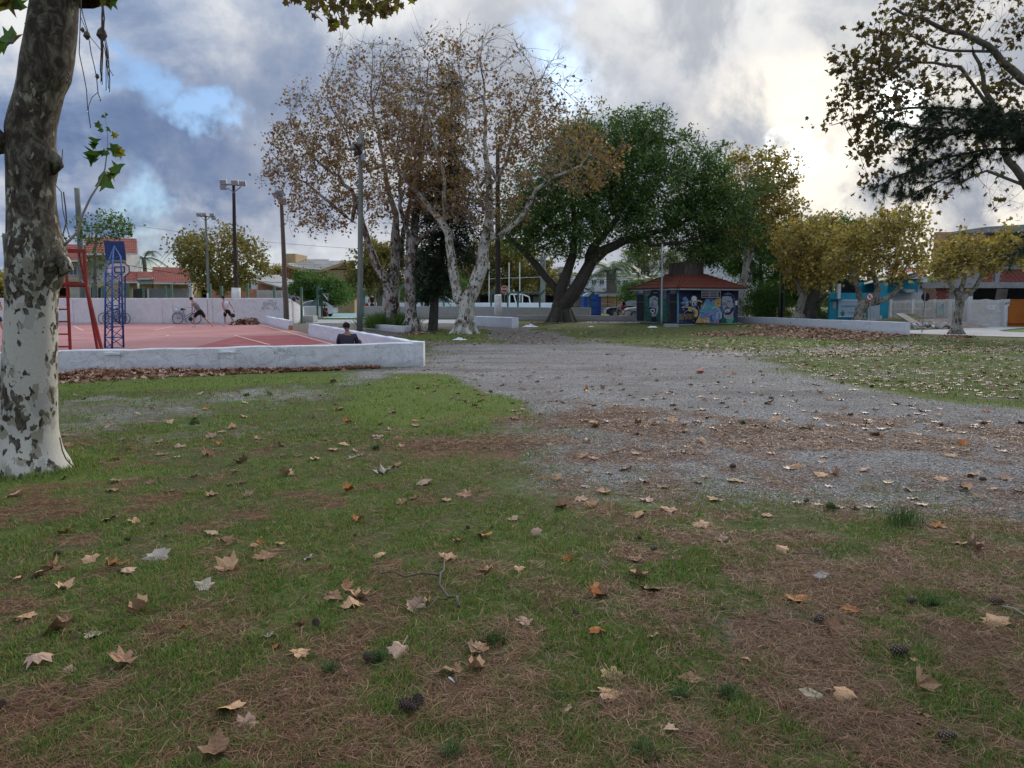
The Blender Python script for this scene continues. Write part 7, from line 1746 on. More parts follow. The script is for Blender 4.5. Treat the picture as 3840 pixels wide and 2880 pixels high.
for j, (s, w_) in enumerate(((0, 1), (s1, .8), (s2, 0))):
 cx_ = px_ + np.cos(a) * tilt_ * hh * s ** 1.6; cy_ = py_ + np.sin(a) * tilt_ * hh * s ** 1.6; cz = .1 + hh * s * (1 - .3 * tilt_ * s)
 if j < 2:
  V[:, j * 2] = np.stack([cx_ - .016 * w_ * np.sin(a), cy_ + .016 * w_ * np.cos(a), cz], -1); V[:, j * 2 + 1] = np.stack([cx_ + .016 * w_, cy_, cz], -1)
 else: V[:, 4] = np.stack([cx_, cy_, cz], -1)
Fc = (np.array([(0, 1, 3), (0, 3, 2), (2, 3, 4)])[None] + (np.arange(n) * 5)[:, None, None]).reshape(-1, 3)
lb = link('grass_clump', big_mesh('grass_clump', V.reshape(-1, 3), Fc, leafmat('tall_grass', [(0, (.05, .10, .02)), (.6, (.09, .19, .035)), (1, (.18, .26, .07))], .25)))
tag(lb, 'tall dense green grass clump growing inside the low white planter', 'grass clump')
M['skin'] = pm('skin', (0.42, 0.24, 0.17), (0.36, 0.20, 0.14), 8, .6, bmp=0)
M['skin_dark'] = pm('tanned_skin', (0.24, 0.12, 0.08), (0.2, 0.10, 0.07), 8, .6, bmp=0)
M['hair'] = pm('dark_hair', (0.015, 0.012, 0.010), None, 8, .6, bmp=0)
def cloth(name, c): return pm(name, c, tuple(q * .8 for q in c), 9, .9, bmp=.3, bd=.01)
CL = {'grey': cloth('grey_jersey', (0.20, 0.20, 0.23)), 'black': cloth('black_cloth', (0.014, 0.014, 0.018)), 'white': cloth('white_cloth', (0.70, 0.71, 0.76)), 'char': cloth('charcoal_cloth', (0.035, 0.033, 0.045)),
  'navy': cloth('navy_cloth', (0.02, 0.035, 0.12)), 'pale': cloth('pale_blue_cloth', (0.50, 0.58, 0.66)), 'red': cloth('red_cloth', (0.42, 0.02, 0.025)), 'maroon': cloth('maroon_cloth', (0.14, 0.03, 0.03)), 'shoe': cloth('white_shoe', (0.6, 0.6, 0.62))}
def skin_mesh(name, verts, edges, rads, mat, root=0, sub=1):
 me = bpy.data.meshes.new(name); me.from_pydata([tuple(v) for v in verts], edges, []); o = bpy.data.objects.new(name, me); COL.objects.link(o)
 mod = o.modifiers.new('skin', 'SKIN'); mod.use_smooth_shade = True
 for i, r in enumerate(rads):
  sv = me.skin_vertices[0].data[i]
  sv.radius = (r, r) if not hasattr(r, '__len__') else r
  sv.use_root = i == root
 sm_ = o.modifiers.new('sub', 'SUBSURF'); sm_.levels = sub; sm_.render_levels = sub
 dg = bpy.context.evaluated_depsgraph_get(); dg.update()
 m2 = bpy.data.meshes.new_from_object(o.evaluated_get(dg))
 bpy.data.objects.remove(o)
 m2.materials.clear(); m2.materials.append(mat)
 m2.polygons.foreach_set('use_smooth', [True] * len(m2.polygons))
 return m2
def person(label, base, J, face, shirt, pants, skin='skin', sleeve=0.0, shorts=True, hair=True, cap=None, shoe='shoe', group=None, scale=1.0, barefoot=()):
 """J: joints in metres from base (x right, y away, z up). face: direction the head looks"""
 base = Vector(base); t = thing('person', label, 'person', base, group)
 j = {k: base + Vector(v) * scale for k, v in J.items()}
 s = scale
 pel, chest, neck, head = j['pelvis'], j['chest'], j['neck'], j['head']
 wst = pel.lerp(chest, .5)
 fd = Vector(face).normalized()
 V = [pel, wst, chest, neck, neck.lerp(head, .45), head, head + (head - neck).normalized() * .08 * s]
 R = [.125, .115, .135, .062, .055, .088, .07]; E = [(0, 1), (1, 2), (2, 3), (3, 4), (4, 5), (5, 6)]
 hands = []
 for sd_ in ('l', 'r'):
  k = len(V); sh, el, wr = j['sh' + sd_], j['el' + sd_], j['wr' + sd_]
  ha = wr + (wr - el).normalized() * .07 * s
  V += [sh, sh.lerp(el, .5), el, wr, ha]; R += [.058, .046, .038, .027, .032]; E += [(2, k), (k, k + 1), (k + 1, k + 2), (k + 2, k + 3), (k + 3, k + 4)]
  hands.append((wr, ha, (wr - el).normalized()))
  k = len(V); hp, kn, an, to = j['hp' + sd_], j['kn' + sd_], j['an' + sd_], j['to' + sd_]
  V += [hp, hp.lerp(kn, .5), kn, kn.lerp(an, .35), an, an.lerp(to, .55) , to]; R += [.095, .08, .055, .056, .036, .036, .028]; E += [(0, k), (k, k + 1), (k + 1, k + 2), (k + 2, k + 3), (k + 3, k + 4), (k + 4, k + 5), (k + 5, k + 6)]
 body = link('body', skin_mesh('body', V, E, [r * s for r in R], M[skin]), t)
 for wr, ha, d in hands:
  side = d.cross(Vector((0, 0, 1))); side = side.normalized() if side.length > .1 else Vector((1, 0, 0))
  for q in range(4):
   fm = MB(); o_ = side * (q - 1.5) * .018 * s; L = (.075, .085, .08, .062)[q] * s
   fm.tube([ha + o_ * .8, ha + o_ + d * L * .55, ha + o_ * 1.05 + d * L * .9 + Vector((0, 0, -.015 * s))], [.010 * s, .009 * s, .006 * s], 5); part('finger', fm, M[skin], body, True)
  fm = MB().tube([wr.lerp(ha, .4) + side * .028 * s, ha + side * .048 * s, ha + side * .05 * s + d * .03 * s], [.012 * s, .010 * s, .007 * s], 5)
  part('thumb', fm, M[skin], body, True)
 fm = MB(); up = (head - neck).normalized(); rt = fd.cross(up).normalized()
 fm.tube([head + fd * .08 * s + up * .03 * s, head + fd * .115 * s, head + fd * .085 * s - up * .012 * s], [.010 * s, .017 * s, .010 * s], 6); part('nose', fm, M[skin], body, True)
 for q in (1, -1): fm = MB().tube([head + rt * q * .086 * s + up * .02 * s, head + rt * q * .10 * s, head + rt * q * .086 * s - up * .03 * s], [.010 * s, .018 * s, .010 * s], 5); part('ear', fm, M[skin], body, True)
 for q in (1, -1): em = MB().lathe([(.001, -.011 * s), (.011 * s, 0), (.001, .011 * s)], head + fd * .086 * s + rt * q * .034 * s + up * .025 * s, 6); part('eye', em, M['black'], body)
 part('mouth', MB().bar(head + fd * .086 * s - up * .045 * s - rt * .022 * s, head + fd * .086 * s - up * .045 * s + rt * .022 * s, .012 * s, .010 * s), M['maroon_lip'], body)
 if hair or cap:
  hm = MB(); c = head + up * .035 * s - fd * .014 * s
  hm.lathe([(.094 * s, -.035 * s), (.103 * s, .01 * s), (.098 * s, .055 * s), (.07 * s, .092 * s), (.02 * s, .11 * s)], c, 12, axis=(up - fd * .35).normalized())
  part('cap' if cap else 'hair', hm, CL[cap] if cap else M['hair'], t, True)
  if cap: part('cap_peak', MB().prism([c - Vector((0, 0, 0)) + fd * .08 * s + rt * .07 * s, c + fd * .17 * s + rt * .045 * s, c + fd * .17 * s - rt * .045 * s, c + fd * .08 * s - rt * .07 * s], up * .012 * s), CL[cap], t)
 V = [pel - (wst - pel) * .12, wst, chest, chest.lerp(neck, .55)]; R = [.158, .156, .178, .098]; E = [(0, 1), (1, 2), (2, 3)]
 for sd_ in ('l', 'r'):
  k = len(V); V += [chest.lerp(j['sh' + sd_], .92)]; R += [.085 if sleeve else .078]; E += [(2, k)]
  if sleeve: V += [j['sh' + sd_].lerp(j['el' + sd_], sleeve)]; R += [.070]; E += [(k, k + 1)]
 link('shirt', skin_mesh('shirt', V, E, [r * s for r in R], CL[shirt]), t)
 V = [pel + (wst - pel) * .35, pel]; R = [.150, .152]; E = [(0, 1)]
 for sd_ in ('l', 'r'):
  k = len(V); e = j['kn' + sd_] if not shorts else j['hp' + sd_].lerp(j['kn' + sd_], .82)
  V += [j['hp' + sd_], j['hp' + sd_].lerp(e, .55), e]; R += [.112, .105, .098 if shorts else .075]; E += [(1, k), (k, k + 1), (k + 1, k + 2)]
  if not shorts: V += [j['kn' + sd_].lerp(j['an' + sd_], .9)]; R += [.056]; E += [(k + 2, k + 3)]
 link('shorts' if shorts else 'trousers', skin_mesh('shorts', V, E, [r * s for r in R], CL[pants]), t)
 for sd_ in ('l', 'r'):
  if sd_ in barefoot: continue
  an, to = j['an' + sd_], j['to' + sd_]; d = (to - an).normalized()
  m_ = skin_mesh('shoe', [an - d * .035 * s + Vector((0, 0, .0)), an.lerp(to, .4) , to + d * .015 * s], [(0, 1), (1, 2)], [(.046 * s, .05 * s), (.048 * s, .045 * s), (.04 * s, .033 * s)], CL[shoe])
  link('shoe', m_, t)
 return t
M['maroon_lip'] = pm('lips', (0.25, 0.08, 0.07), None, 5, .6, bmp=0)
b0 = G(737, 1230); b0.z = .034
person('player in grey sleeveless top and black shorts lunging beside the parked bicycle', b0,
  dict(pelvis=(.22, 0, .90), chest=(.03, -.02, 1.28), neck=(-.10, -.02, 1.43), head=(-.20, -.03, 1.58),
   shl=(-.12, -.18, 1.38), ell=(-.10, -.22, 1.10), wrl=(-.12, -.24, .85), shr=(.05, .18, 1.38), elr=(-.12, .30, 1.18), wrr=(-.22, .38, .98),
   hpl=(.13, -.06, .84), knl=(-.12, -.10, .50), anl=(-.02, -.10, .10), tol=(-.20, -.12, .045), hpr=(.32, .06, .84), knr=(.52, .05, .46), anr=(.84, .05, .16), tor=(.92, .05, .02)),
  (-.9, .4, -.1), 'grey', 'black', barefoot=('r',), scale=.97)
b0 = G(852, 1225); b0.z = .034
person('player in white sleeveless top and black shorts bouncing a ball near the leaf heap', b0,
  dict(pelvis=(.02, 0, .90), chest=(-.03, 0, 1.30), neck=(-.12, 0, 1.48), head=(-.17, 0, 1.64),
   shl=(-.16, -.15, 1.40), ell=(-.13, -.22, 1.12), wrl=(-.03, -.26, .90), shr=(.10, .14, 1.40), elr=(.30, .10, 1.15), wrr=(.42, -.02, .93),
   hpl=(-.05, -.08, .86), knl=(-.09, -.08, .46), anl=(-.08, -.08, .10), tol=(-.24, -.10, .04), hpr=(.10, .08, .86), knr=(.24, .08, .50), anr=(.42, .08, .16), tor=(.30, .02, .04)),
  (-1, .1, 0), 'white', 'black', scale=.98)
text_mesh('jersey_number', '1', .22, frameM(P(855, 1150, b0.y - .17), (1, 0, 0)), CL['black'], bpy.data.objects['person.001'])
def ball(c, label):
 bo = thing('basketball', label, 'ball', c)
 mb = MB(); mb.lathe([(.12 * math.sin(PI * i / 10) + .0005, -.12 * math.cos(PI * i / 10)) for i in range(11)], c, 16); part('ball_skin', mb, cloth(label[:12].replace(' ', '_'), (0.05, 0.03, 0.025)), bo, True)
 sm2 = MB(); C_ = Vector(c)
 for ax in (0, 1): sm2.tube([C_ + Vector((.121 * math.cos(a) if ax else 0, .121 * (math.sin(a) if ax else math.cos(a)), 0 if ax else .121 * math.sin(a))) for a in [2 * PI * i / 20 for i in range(21)]], .003, 4)
 part('seam', sm2, M['black'], bo)
ball(P(874, 1183, b0.y - .05), 'dark basketball under the hand of the white shirted player')
ball(P(715, 1196, G(737, 1230).y + .3), 'dark basketball at the knee of the lunging player in grey')
b0 = P(1298, 1310, 20.6); b0.z = .034
person('man in dark shirt and black cap sitting hunched inside the corner of the low wall', b0,
  dict(pelvis=(0, 0, .13), chest=(.03, .10, .52), neck=(.02, .16, .70), head=(-.02, .19, .83),
   shl=(-.21, .10, .60), ell=(-.28, .22, .30), wrl=(-.12, .50, .34), shr=(.25, .12, .60), elr=(.29, .28, .32), wrr=(.12, .52, .34),
   hpl=(-.12, .06, .12), knl=(-.30, .48, .42), anl=(-.22, .80, .10), tol=(-.26, .96, .05), hpr=(.12, .06, .12), knr=(.28, .48, .44), anr=(.20, .82, .10), tor=(.22, .98, .05)),
  (-.8, .55, -.1), 'char', 'navy', skin='skin_dark', sleeve=.85, shorts=False, cap='black', scale=.96)
stand = dict(pelvis=(0, 0, .93), chest=(0, 0, 1.32), neck=(0, 0, 1.48), head=(0, 0, 1.64), shl=(-.19, 0, 1.42), ell=(-.25, .02, 1.13), wrl=(-.22, -.10, .90), shr=(.19, 0, 1.42), elr=(.26, .02, 1.13), wrr=(.24, -.10, .90),
    hpl=(-.09, 0, .88), knl=(-.11, -.02, .48), anl=(-.12, 0, .09), tol=(-.14, -.15, .03), hpr=(.09, 0, .88), knr=(.11, -.02, .48), anr=(.12, 0, .09), tor=(.14, -.15, .03))
def st(**k): d = dict(stand); d.update(k); return d
solo('low_platform', MB().box((P(1360, 1160, 68).x, 67.2, 0), (P(1500, 1160, 68).x, 70, .24)), M['path'], 'low concrete platform behind the grey wall where two men stand', 'platform')
b0 = P(1375, 1160, 68); b0.z = .24
person('man in pale blue shirt and red shorts standing behind the grey wall', b0, st(wrr=(.34, -.15, 1.05)), (1, -.2, 0), 'pale', 'red', sleeve=.5, scale=1.03)
b0 = P(1396, 1160, 68.3); b0.z = .24
person('man in black shirt turned to the man in pale blue', b0, st(head=(-.07, -.02, 1.63), wrl=(-.3, -.12, 1.0)), (-1, -.3, -.1), 'black', 'black', sleeve=.5, scale=1.03)
b0 = P(1491, 1160, 69); b0.z = .24
person('distant boy in dark clothes glimpsed between the plane trunks', b0, st(), (0, -1, 0), 'black', 'black', sleeve=.5, scale=.72)
b0 = P(1104, 1160, 52); b0.z = 0.45
solo('low_step', MB().box((b0.x - .5, 51.4, 0), (b0.x + 1.4, 52.6, .45)), M['grey_wall'], 'grey step behind the high wall under the leaning man', 'step')
person('man in navy shirt leaning forward over the end of the high wall', b0,
  st(pelvis=(-.15, 0, .90), chest=(.08, -.02, 1.12), neck=(.02, -.05, 1.28), head=(.03, -.1, 1.40), shl=(-.02, -.2, 1.20), ell=(.30, -.28, 1.00), wrl=(.55, -.3, .88), shr=(.12, .18, 1.20), elr=(.40, .2, 1.0), wrr=(.62, 0, .90)), (.3, -1, -.1), 'navy', 'char', sleeve=.6, shorts=False)
b0 = P(1219, 1183, 64.5); b0.z = .034
person('child in maroon crouching inside the green gateway', b0,
  dict(pelvis=(0, 0, .24), chest=(.02, -.08, .58), neck=(0, -.12, .74), head=(.02, -.14, .88), shl=(-.15, -.08, .68), ell=(-.2, -.3, .48), wrl=(-.05, -.42, .55), shr=(.17, -.08, .68), elr=(.26, -.28, .44), wrr=(.1, -.42, .5),
   hpl=(-.1, 0, .22), knl=(-.16, -.4, .46), anl=(-.14, -.32, .08), tol=(-.14, -.48, .03), hpr=(.1, 0, .22), knr=(.2, -.38, .46), anr=(.28, -.3, .08), tor=(.3, -.46, .03)), (.2, -1, 0), 'maroon', 'maroon', skin='skin_dark', sleeve=.7, scale=1.1)
b0 = G(-8, 1262); b0.z = .034
person('player in a pinkish top half hidden at the edge beyond the big trunk', b0,
  st(pelvis=(-.05, 0, .90), head=(-.02, 0, 1.62), wrr=(.22, -.15, 1.12), elr=(.28, 0, 1.15), knr=(.20, -.02, .5), anr=(.30, 0, .10), tor=(.42, -.05, .04), anl=(-.3, 0, .1), tol=(-.4, 0, .04), knl=(-.2, 0, .5)), (1, .2, 0), 'maroon', 'navy', sleeve=.3, scale=.98)
def bicycle(label, c, L=1.05, R_=.33, mat='black', front='r', lean=.10, step_through=False, group=None, rack=False, z0=.034):
 """side view bicycle standing along x; c is the middle of the wheelbase on the ground"""
 c = Vector(c); t = thing('bicycle', label, 'bicycle', c, group); s = 1 if front == 'r' else -1
 def q(x, z, y=0): return c + Vector((s * x, lean * z + y, z + z0))
 rw, fw = q(-L / 2, R_), q(L / 2, R_)
 for w_, nm in ((rw, 'wheel'), (fw, 'wheel')):
  ring = [w_ + Vector((R_ * math.cos(a), lean * R_ * math.sin(a), R_ * math.sin(a))) for a in [2 * PI * i / 28 for i in range(29)]]
  wh = part('wheel', MB().tube(ring, .019, 6), M['black'], t, True)
  part('rim', MB().tube([w_ + (p - w_) * .93 for p in ring], .009, 5), M['grey_metal'], wh)
  sm2 = MB()
  for i in range(14):
   sm2.tube([w_, w_ + (ring[i * 2] - w_) * .93], .0022, 3)
  part('spokes', sm2, M['grey_metal'], wh, kind='stuff'); part('hub', MB().tube([w_ - Vector((0, .05, 0)), w_ + Vector((0, .05, 0))], .022, 6), M['grey_metal'], wh)
 bb = q(-.08, .28); st_ = q(-.22, .80); hd = q(.33, .82 if not step_through else .78); hd2 = q(.37, .64)
 fr = M[mat]; low = q(.36, .60) if not step_through else q(.36, .62)
 for nm, a, c2, r in (('seat_tube', bb, st_, .016), ('down_tube', bb, hd2, .018), ('top_tube', (q(-.19, .70) if not step_through else q(-.13, .42)), hd if not step_through else q(.35, .72), .016), ('chain_stay', bb, rw, .011), ('seat_stay', q(-.19, .68) if not step_through else q(-.16, .52), rw, .010), ('head_tube', hd, hd2, .02), ('fork', hd2, fw, .014)):
  part(nm, MB().tube([a, c2], r, 6), fr, t)
 part('saddle', MB().tube([q(-.36, .90), q(-.26, .915), q(-.08, .90)], [.07, .06, .02], 8), M['black'], t, True); part('seat_post', MB().tube([st_, q(-.24, .89)], .012, 6), M['grey_metal'], t)
 part('handlebar', MB().tube([q(.30, 1.02), q(.20, 1.03, -.24), q(.06, .99, -.26)], .012, 6).tube([q(.30, 1.02), q(.20, 1.03, .24), q(.06, .99, .26)], .012, 6).tube([hd, q(.30, 1.02)], .013, 6), M['grey_metal'] if mat != 'black' else M['black'], t)
 part('chainring', MB().tube([bb + Vector((.09 * math.cos(a), -.05, .09 * math.sin(a))) for a in [2 * PI * i / 16 for i in range(17)]], .008, 5), M['grey_metal'], t)
 part('crank', MB().bar(bb + Vector((0, -.07, 0)), bb + Vector((.10, -.08, -.13)), .02, .02).box(tuple(bb + Vector((.06, -.16, -.15))), tuple(bb + Vector((.15, -.07, -.13)))), M['black'], t)
 part('mudguard', MB().tube([rw + Vector(((R_ + .035) * math.cos(a), 0, (R_ + .035) * math.sin(a))) for a in [PI * i / 12 for i in range(2, 12)]], .012, 5), M['grey_metal'], t)
 if rack:
  part('rack', MB().bar(q(-.72, .70), q(-.26, .72), .12, .012).bar(q(-.66, .70), rw, .01, .01), M['black'], t)
 return t
bicycle('step through bicycle carrying a bundle, leaning on the high wall behind the lunging player', (P(697, 1200, FWY - .5).x, FWY - .42, 0), 1.13, .34, 'blue_steel', 'r', .14, True, rack=True)
q = P(664, 1166, FWY - .4)
mb = MB(); mb.lathe([(.05, -.13), (.16, -.08), (.19, 0), (.15, .09), (.05, .12)], q, 10, axis=(.9, 0, .35)); solo('bundle', mb, CL['pale'], 'pale blue and white cloth bundle strapped over the bicycle rear wheel', 'bag', smooth=True)
bicycle('dark bicycle leaning on the high wall behind the blue lattice tower', (P(418, 1200, FWY - .5).x, FWY - .42, 0), 1.1, .34, 'black', 'l', .14)
bicycle('second dark bicycle partly hidden right of the blue lattice tower', (P(452, 1200, FWY - .9).x - .32, FWY - .8, 0), 1.05, .33, 'black', 'r', .14)
bq = P(2330, 1190, 62);
bicycle('white framed bicycle ridden past the dark car', (bq.x, 62, 0), 1.08, .34, 'white_steel', 'l', 0, z0=0)
bq.z = 0
person('cyclist in black shirt and red shorts riding past the dark car', bq + Vector((.1, 0, 0)),
  dict(pelvis=(.16, 0, .98), chest=(.06, 0, 1.30), neck=(.0, 0, 1.45), head=(-.02, 0, 1.60), shl=(.0, -.17, 1.38), ell=(-.16, -.22, 1.16), wrl=(-.36, -.24, 1.03), shr=(.02, .17, 1.38), elr=(-.14, .22, 1.16), wrr=(-.36, .24, 1.03),
   hpl=(.12, -.09, .93), knl=(-.24, -.10, .78), anl=(-.10, -.12, .42), tol=(-.24, -.12, .38), hpr=(.12, .09, .93), knr=(-.12, .10, .60), anr=(.06, .12, .24), tor=(-.08, .12, .18)), (-1, 0, 0), 'black', 'red', sleeve=.4, scale=1.0)
def car(label, c, paintm, L=4.2, W=1.7, Hh=1.45, yaw=0.0):
 c = Vector(c); t = thing('car', label, 'car', c)
 R3 = Matrix.Rotation(yaw, 3, 'Z')
 def w3(x, y, z): return c + R3 @ Vector((x, y, z))
 prof = [(-L / 2, .35), (-L / 2 + .03, .70), (-L / 2 + .35, .86), (-L / 2 + 1.15, .93), (-L / 2 + 1.75, 1.36), (-L / 2 + 2.2, Hh), (-L / 2 + 3.1, Hh - .02), (L / 2 - .55, 1.25), (L / 2 - .18, .98), (L / 2 - .02, .85), (L / 2, .38), (L / 2 - .5, .24), (-L / 2 + .4, .24)]
 vs_, n = [], len(prof)
 lay = ((-W / 2, .0), (-W / 2 + .0, .0), (W / 2, .0), (W / 2, .0))
 def tuck(z): return .0 if z < .95 else (z - .93) * .42
 for sy_ in (-1, 1):
  for x, z in prof: vs_.append(w3(x, sy_ * (W / 2 - tuck(z)), z))
 fs = [tuple(range(n - 1, -1, -1)), tuple(range(n, 2 * n))] + [(i, (i + 1) % n, (i + 1) % n + n, i + n) for i in range(n)]
 body = part('body', MB().add(vs_, fs), paintm, t, False)
 bv = body.modifiers.new('soft', 'BEVEL'); bv.width = .06; bv.segments = 3
 gm_ = MB();
 for sy_ in (-1, 1):
  pl = [(-L / 2 + 1.35, .98), (-L / 2 + 1.85, 1.33), (-L / 2 + 2.25, Hh - .07), (-L / 2 + 3.05, Hh - .09), (L / 2 - .68, 1.20), (L / 2 - .5, .99)]
  gm_.prism([w3(x, sy_ * (W / 2 - tuck(z) + .004), z) for x, z in (pl if sy_ < 0 else pl[::-1])], R3 @ Vector((0, sy_ * .01, 0)))
 part('side_window', gm_, M['glass'], t)
 part('windscreen', MB().prism([w3(-L / 2 + 1.2, -W / 2 + .16, .98), w3(-L / 2 + 1.2, W / 2 - .16, .98), w3(-L / 2 + 1.78, W / 2 - .26, 1.37), w3(-L / 2 + 1.78, -W / 2 + .26, 1.37)], R3 @ Vector((-.02, 0, .02))), M['glass'], t)
 part('rear_window', MB().prism([w3(L / 2 - .2, -W / 2 + .16, 1.02), w3(L / 2 - .2, W / 2 - .16, 1.02), w3(L / 2 - .56, W / 2 - .26, 1.26), w3(L / 2 - .56, -W / 2 + .26, 1.26)], R3 @ Vector((.02, 0, .02))), M['glass'], t)
 for x in (-L / 2 + .78, L / 2 - .78):
  for sy_ in (-1, 1):
   a = w3(x, sy_ * (W / 2 - .18), .31); b2 = w3(x, sy_ * (W / 2 + .01), .31)
   wh = part('wheel', MB().tube([a, b2], .31, 18), M['black'], t, True)
   part('rim', MB().tube([b2 + R3 @ Vector((0, -sy_ * .02, 0)), b2 + R3 @ Vector((0, sy_ * .012, 0))], .19, 12), M['grey_metal'], wh)
 for sy_ in (-1, 1):
  part('headlight', MB().box((-.03, -.16, -.07), (.03, .16, .07), 0, Matrix.Translation(w3(-L / 2 + .06, sy_ * (W / 2 - .24), .70)) @ R3.to_4x4()), M['lens'], t)
  part('tail_light', MB().box((-.03, -.12, -.09), (.03, .12, .09), 0, Matrix.Translation(w3(L / 2 - .05, sy_ * (W / 2 - .2), .82)) @ R3.to_4x4()), M['sign_red'], t)
  part('door_handle', MB().box((-.08, -.012, -.014), (.08, .012, .014), 0, Matrix.Translation(w3(.1, sy_ * (W / 2 + .012), .88)) @ R3.to_4x4()), M['grey_metal'], t)
  part('mirror', MB().box((-.06, -.09, -.06), (.06, .09, .06), 0, Matrix.Translation(w3(-L / 2 + 1.35, sy_ * (W / 2 + .08), 1.0)) @ R3.to_4x4()), paintm, t)
 part('number_plate', MB().box((-.02, -.2, -.06), (.02, .2, .06), 0, Matrix.Translation(w3(-L / 2 - .005, 0, .48)) @ R3.to_4x4()), M['sign_white'], t)
 return t
def carpaint(name, c):
 m_, b, pr, out = newmat(name); b.set(pr.inputs['Base Color'], b.mix(b.noise(coords(b), 1.2, 4), c, tuple(q * .85 for q in c))); pr.inputs['Roughness'].default_value = .22
 pr.inputs['Coat Weight'].default_value = .6
 return m_
q = P(2362, 1180, 66); car('dark navy hatchback parked behind the cyclist beside the kiosk', (q.x, 66, 0), carpaint('navy_car_paint', (0.012, 0.015, 0.045)), 4.3, 1.75, 1.5)
q = P(2440, 1180, 62); car('white car whose nose shows at the edge of the kiosk', (q.x, 63.5, 0), carpaint('white_car_paint', (0.6, 0.6, 0.62)), 4.0, 1.65, 1.4)
q = P(1170, 1150, 68); car('white car behind the short pale wall near the leaning man', (q.x, 68, 0), bpy.data.materials['white_car_paint'], 4.2, 1.7, 1.46)
q = P(1610, 1150, 98); car('white car far behind the mint court under the dark green tree', (q.x, 98, 0), bpy.data.materials['white_car_paint'], 4.2, 1.7, 1.46)
q = P(1690, 1150, 98); car('dull red car far behind the mint court left of the big white trunk', (q.x + 1, 98, 0), carpaint('red_car_paint', (0.30, 0.05, 0.05)), 4.2, 1.7, 1.5)
q = P(1650, 1150, 104); car('white van shaped car far beyond the mint court between the trunks', (q.x, 104, 0), bpy.data.materials['white_car_paint'], 4.6, 1.8, 1.9)
PT = thing('portable_toilet', 'blue portable toilet with a pale domed roof behind the grey wall', 'toilet cabin', P(2220, 1182, 66))
M['toilet_blue'] = pm('toilet_blue_plastic', (0.012, 0.05, 0.26), (0.02, 0.07, 0.32), 3, .45, bmp=.1)
x0, x1 = P(2187, 1150, 66).x, P(2254, 1150, 66).x; zt = P(2200, 1112, 66).z
part('cabin', MB().box((x0, 66, 0), (x1, 67.5, zt)), M['toilet_blue'], PT)
xm = (x0 + x1) / 2
mb = MB(); prof = [(x0 - .06, zt), (x0 + .15, zt + .18), (xm - .3, zt + .34), (xm + .3, zt + .34), (x1 - .15, zt + .18), (x1 + .06, zt)]
mb.prism([Vector((x, 65.93, z)) for x, z in prof][::-1], (0, 1.64, 0)); part('domed_roof', mb, M['panel'], PT)
dr = part('door', MB().box((x0 + .42, 65.93, .12), (x1 - .08, 65.998, zt - .1)), M['toilet_blue'], PT)
for k in range(3): part('door_panel', MB().box((x0 + .55, 65.90, .3 + k * .62), (x1 - .22, 65.928, .75 + k * .62)), bpy.data.materials['blue_painted_steel'], dr)
part('handle', MB().box((x0 + .46, 65.88, 1.0), (x0 + .52, 65.93, 1.16)), M['grey_metal'], dr)
part('vent_pipe', MB().tube([(x0 - .1, 66.1, .1), (x0 - .1, 66.1, zt + .3)], .05, 8), M['toilet_blue'], PT)
def dryleaf(name, c1, c2):
 m_, b, pr, out = newmat(name)
 co = coords(b)
 oi = b.n('ShaderNodeObjectInfo').outputs['Random']
 col = b.mix(b.math('ADD', b.math('MULTIPLY', b.noise(co, 3.0, 5, .65), .7), b.math('MULTIPLY', oi, .4)), c1, c2)
 w1 = b.n('ShaderNodeTexWave', i_Scale=3.0, i_Distortion=2.0); b.set(w1.inputs['Vector'], co)
 col = b.mix(b.math('MULTIPLY', b.step(w1.outputs[1], .75, 1.0), .35), col, tuple(q * .55 for q in c1))
 b.set(pr.inputs['Base Color'], col); pr.inputs['Roughness'].default_value = .75; pr.inputs['Specular IOR Level'].default_value = .25
 bump(b, pr, b.noise(co, 6, 4), .3, .02)
 return m_
DL = {'tan': dryleaf('dry_leaf_tan', (0.42, 0.24, 0.13), (0.56, 0.35, 0.20)), 'pink': dryleaf('dry_leaf_pinkish', (0.36, 0.215, 0.15), (0.50, 0.34, 0.25)), 'brown': dryleaf('dry_leaf_brown', (0.20, 0.105, 0.06), (0.36, 0.21, 0.12)),
  'rust': dryleaf('dry_leaf_rust', (0.34, 0.11, 0.03), (0.50, 0.20, 0.06)), 'grey': dryleaf('dry_leaf_grey', (0.34, 0.27, 0.22), (0.46, 0.385, 0.32)), 'green': dryleaf('turning_leaf', (0.26, 0.20, 0.04), (0.36, 0.13, 0.03))}
def leaf_shape(seed, curl, fold, big=1.0):
 r = np.random.default_rng(seed)
 lobes = []
 angs = [-90, -35, 25, 90, 155, 215]
 out = []
 prof = [(270, .20), (298, .40), (322, .50), (342, .38), (5, .58), (24, .40), (46, .50), (66, .42), (90, .62), (114, .42), (134, .50), (156, .40), (175, .58), (198, .38), (218, .50), (242, .40)]
 for rr_ in (.45, 1.0):
  for a, q in prof:
   a_ = math.radians(a + r.uniform(-4, 4)); q_ = q * rr_ * r.uniform(.88, 1.1) * (1 if rr_ == 1 else .9)
   x, y = q_ * math.cos(a_), q_ * math.sin(a_) + .05
   z = curl * (x * x + y * y) * 1.6 + fold * abs(x) + r.normal(0, .035) * rr_ + .05 * math.sin(a_ * 5) * rr_ * (1 + curl)
   out.append((x, y, z))
 n = len(prof); vs_ = [(0, .05, 0)] + out
 fs = [(0, 1 + i, 1 + (i + 1) % n) for i in range(n)] + [(1 + i, 1 + n + i, 1 + n + (i + 1) % n, 1 + (i + 1) % n) for i in range(n)]
 k = len(vs_); vs_ += [(-.012, -.05, .0), (.012, -.05, .0), (.02, -.62, .06), (-.005, -.62, .06)]; fs.append((k, k + 1, k + 2, k + 3))
 return vs_, fs
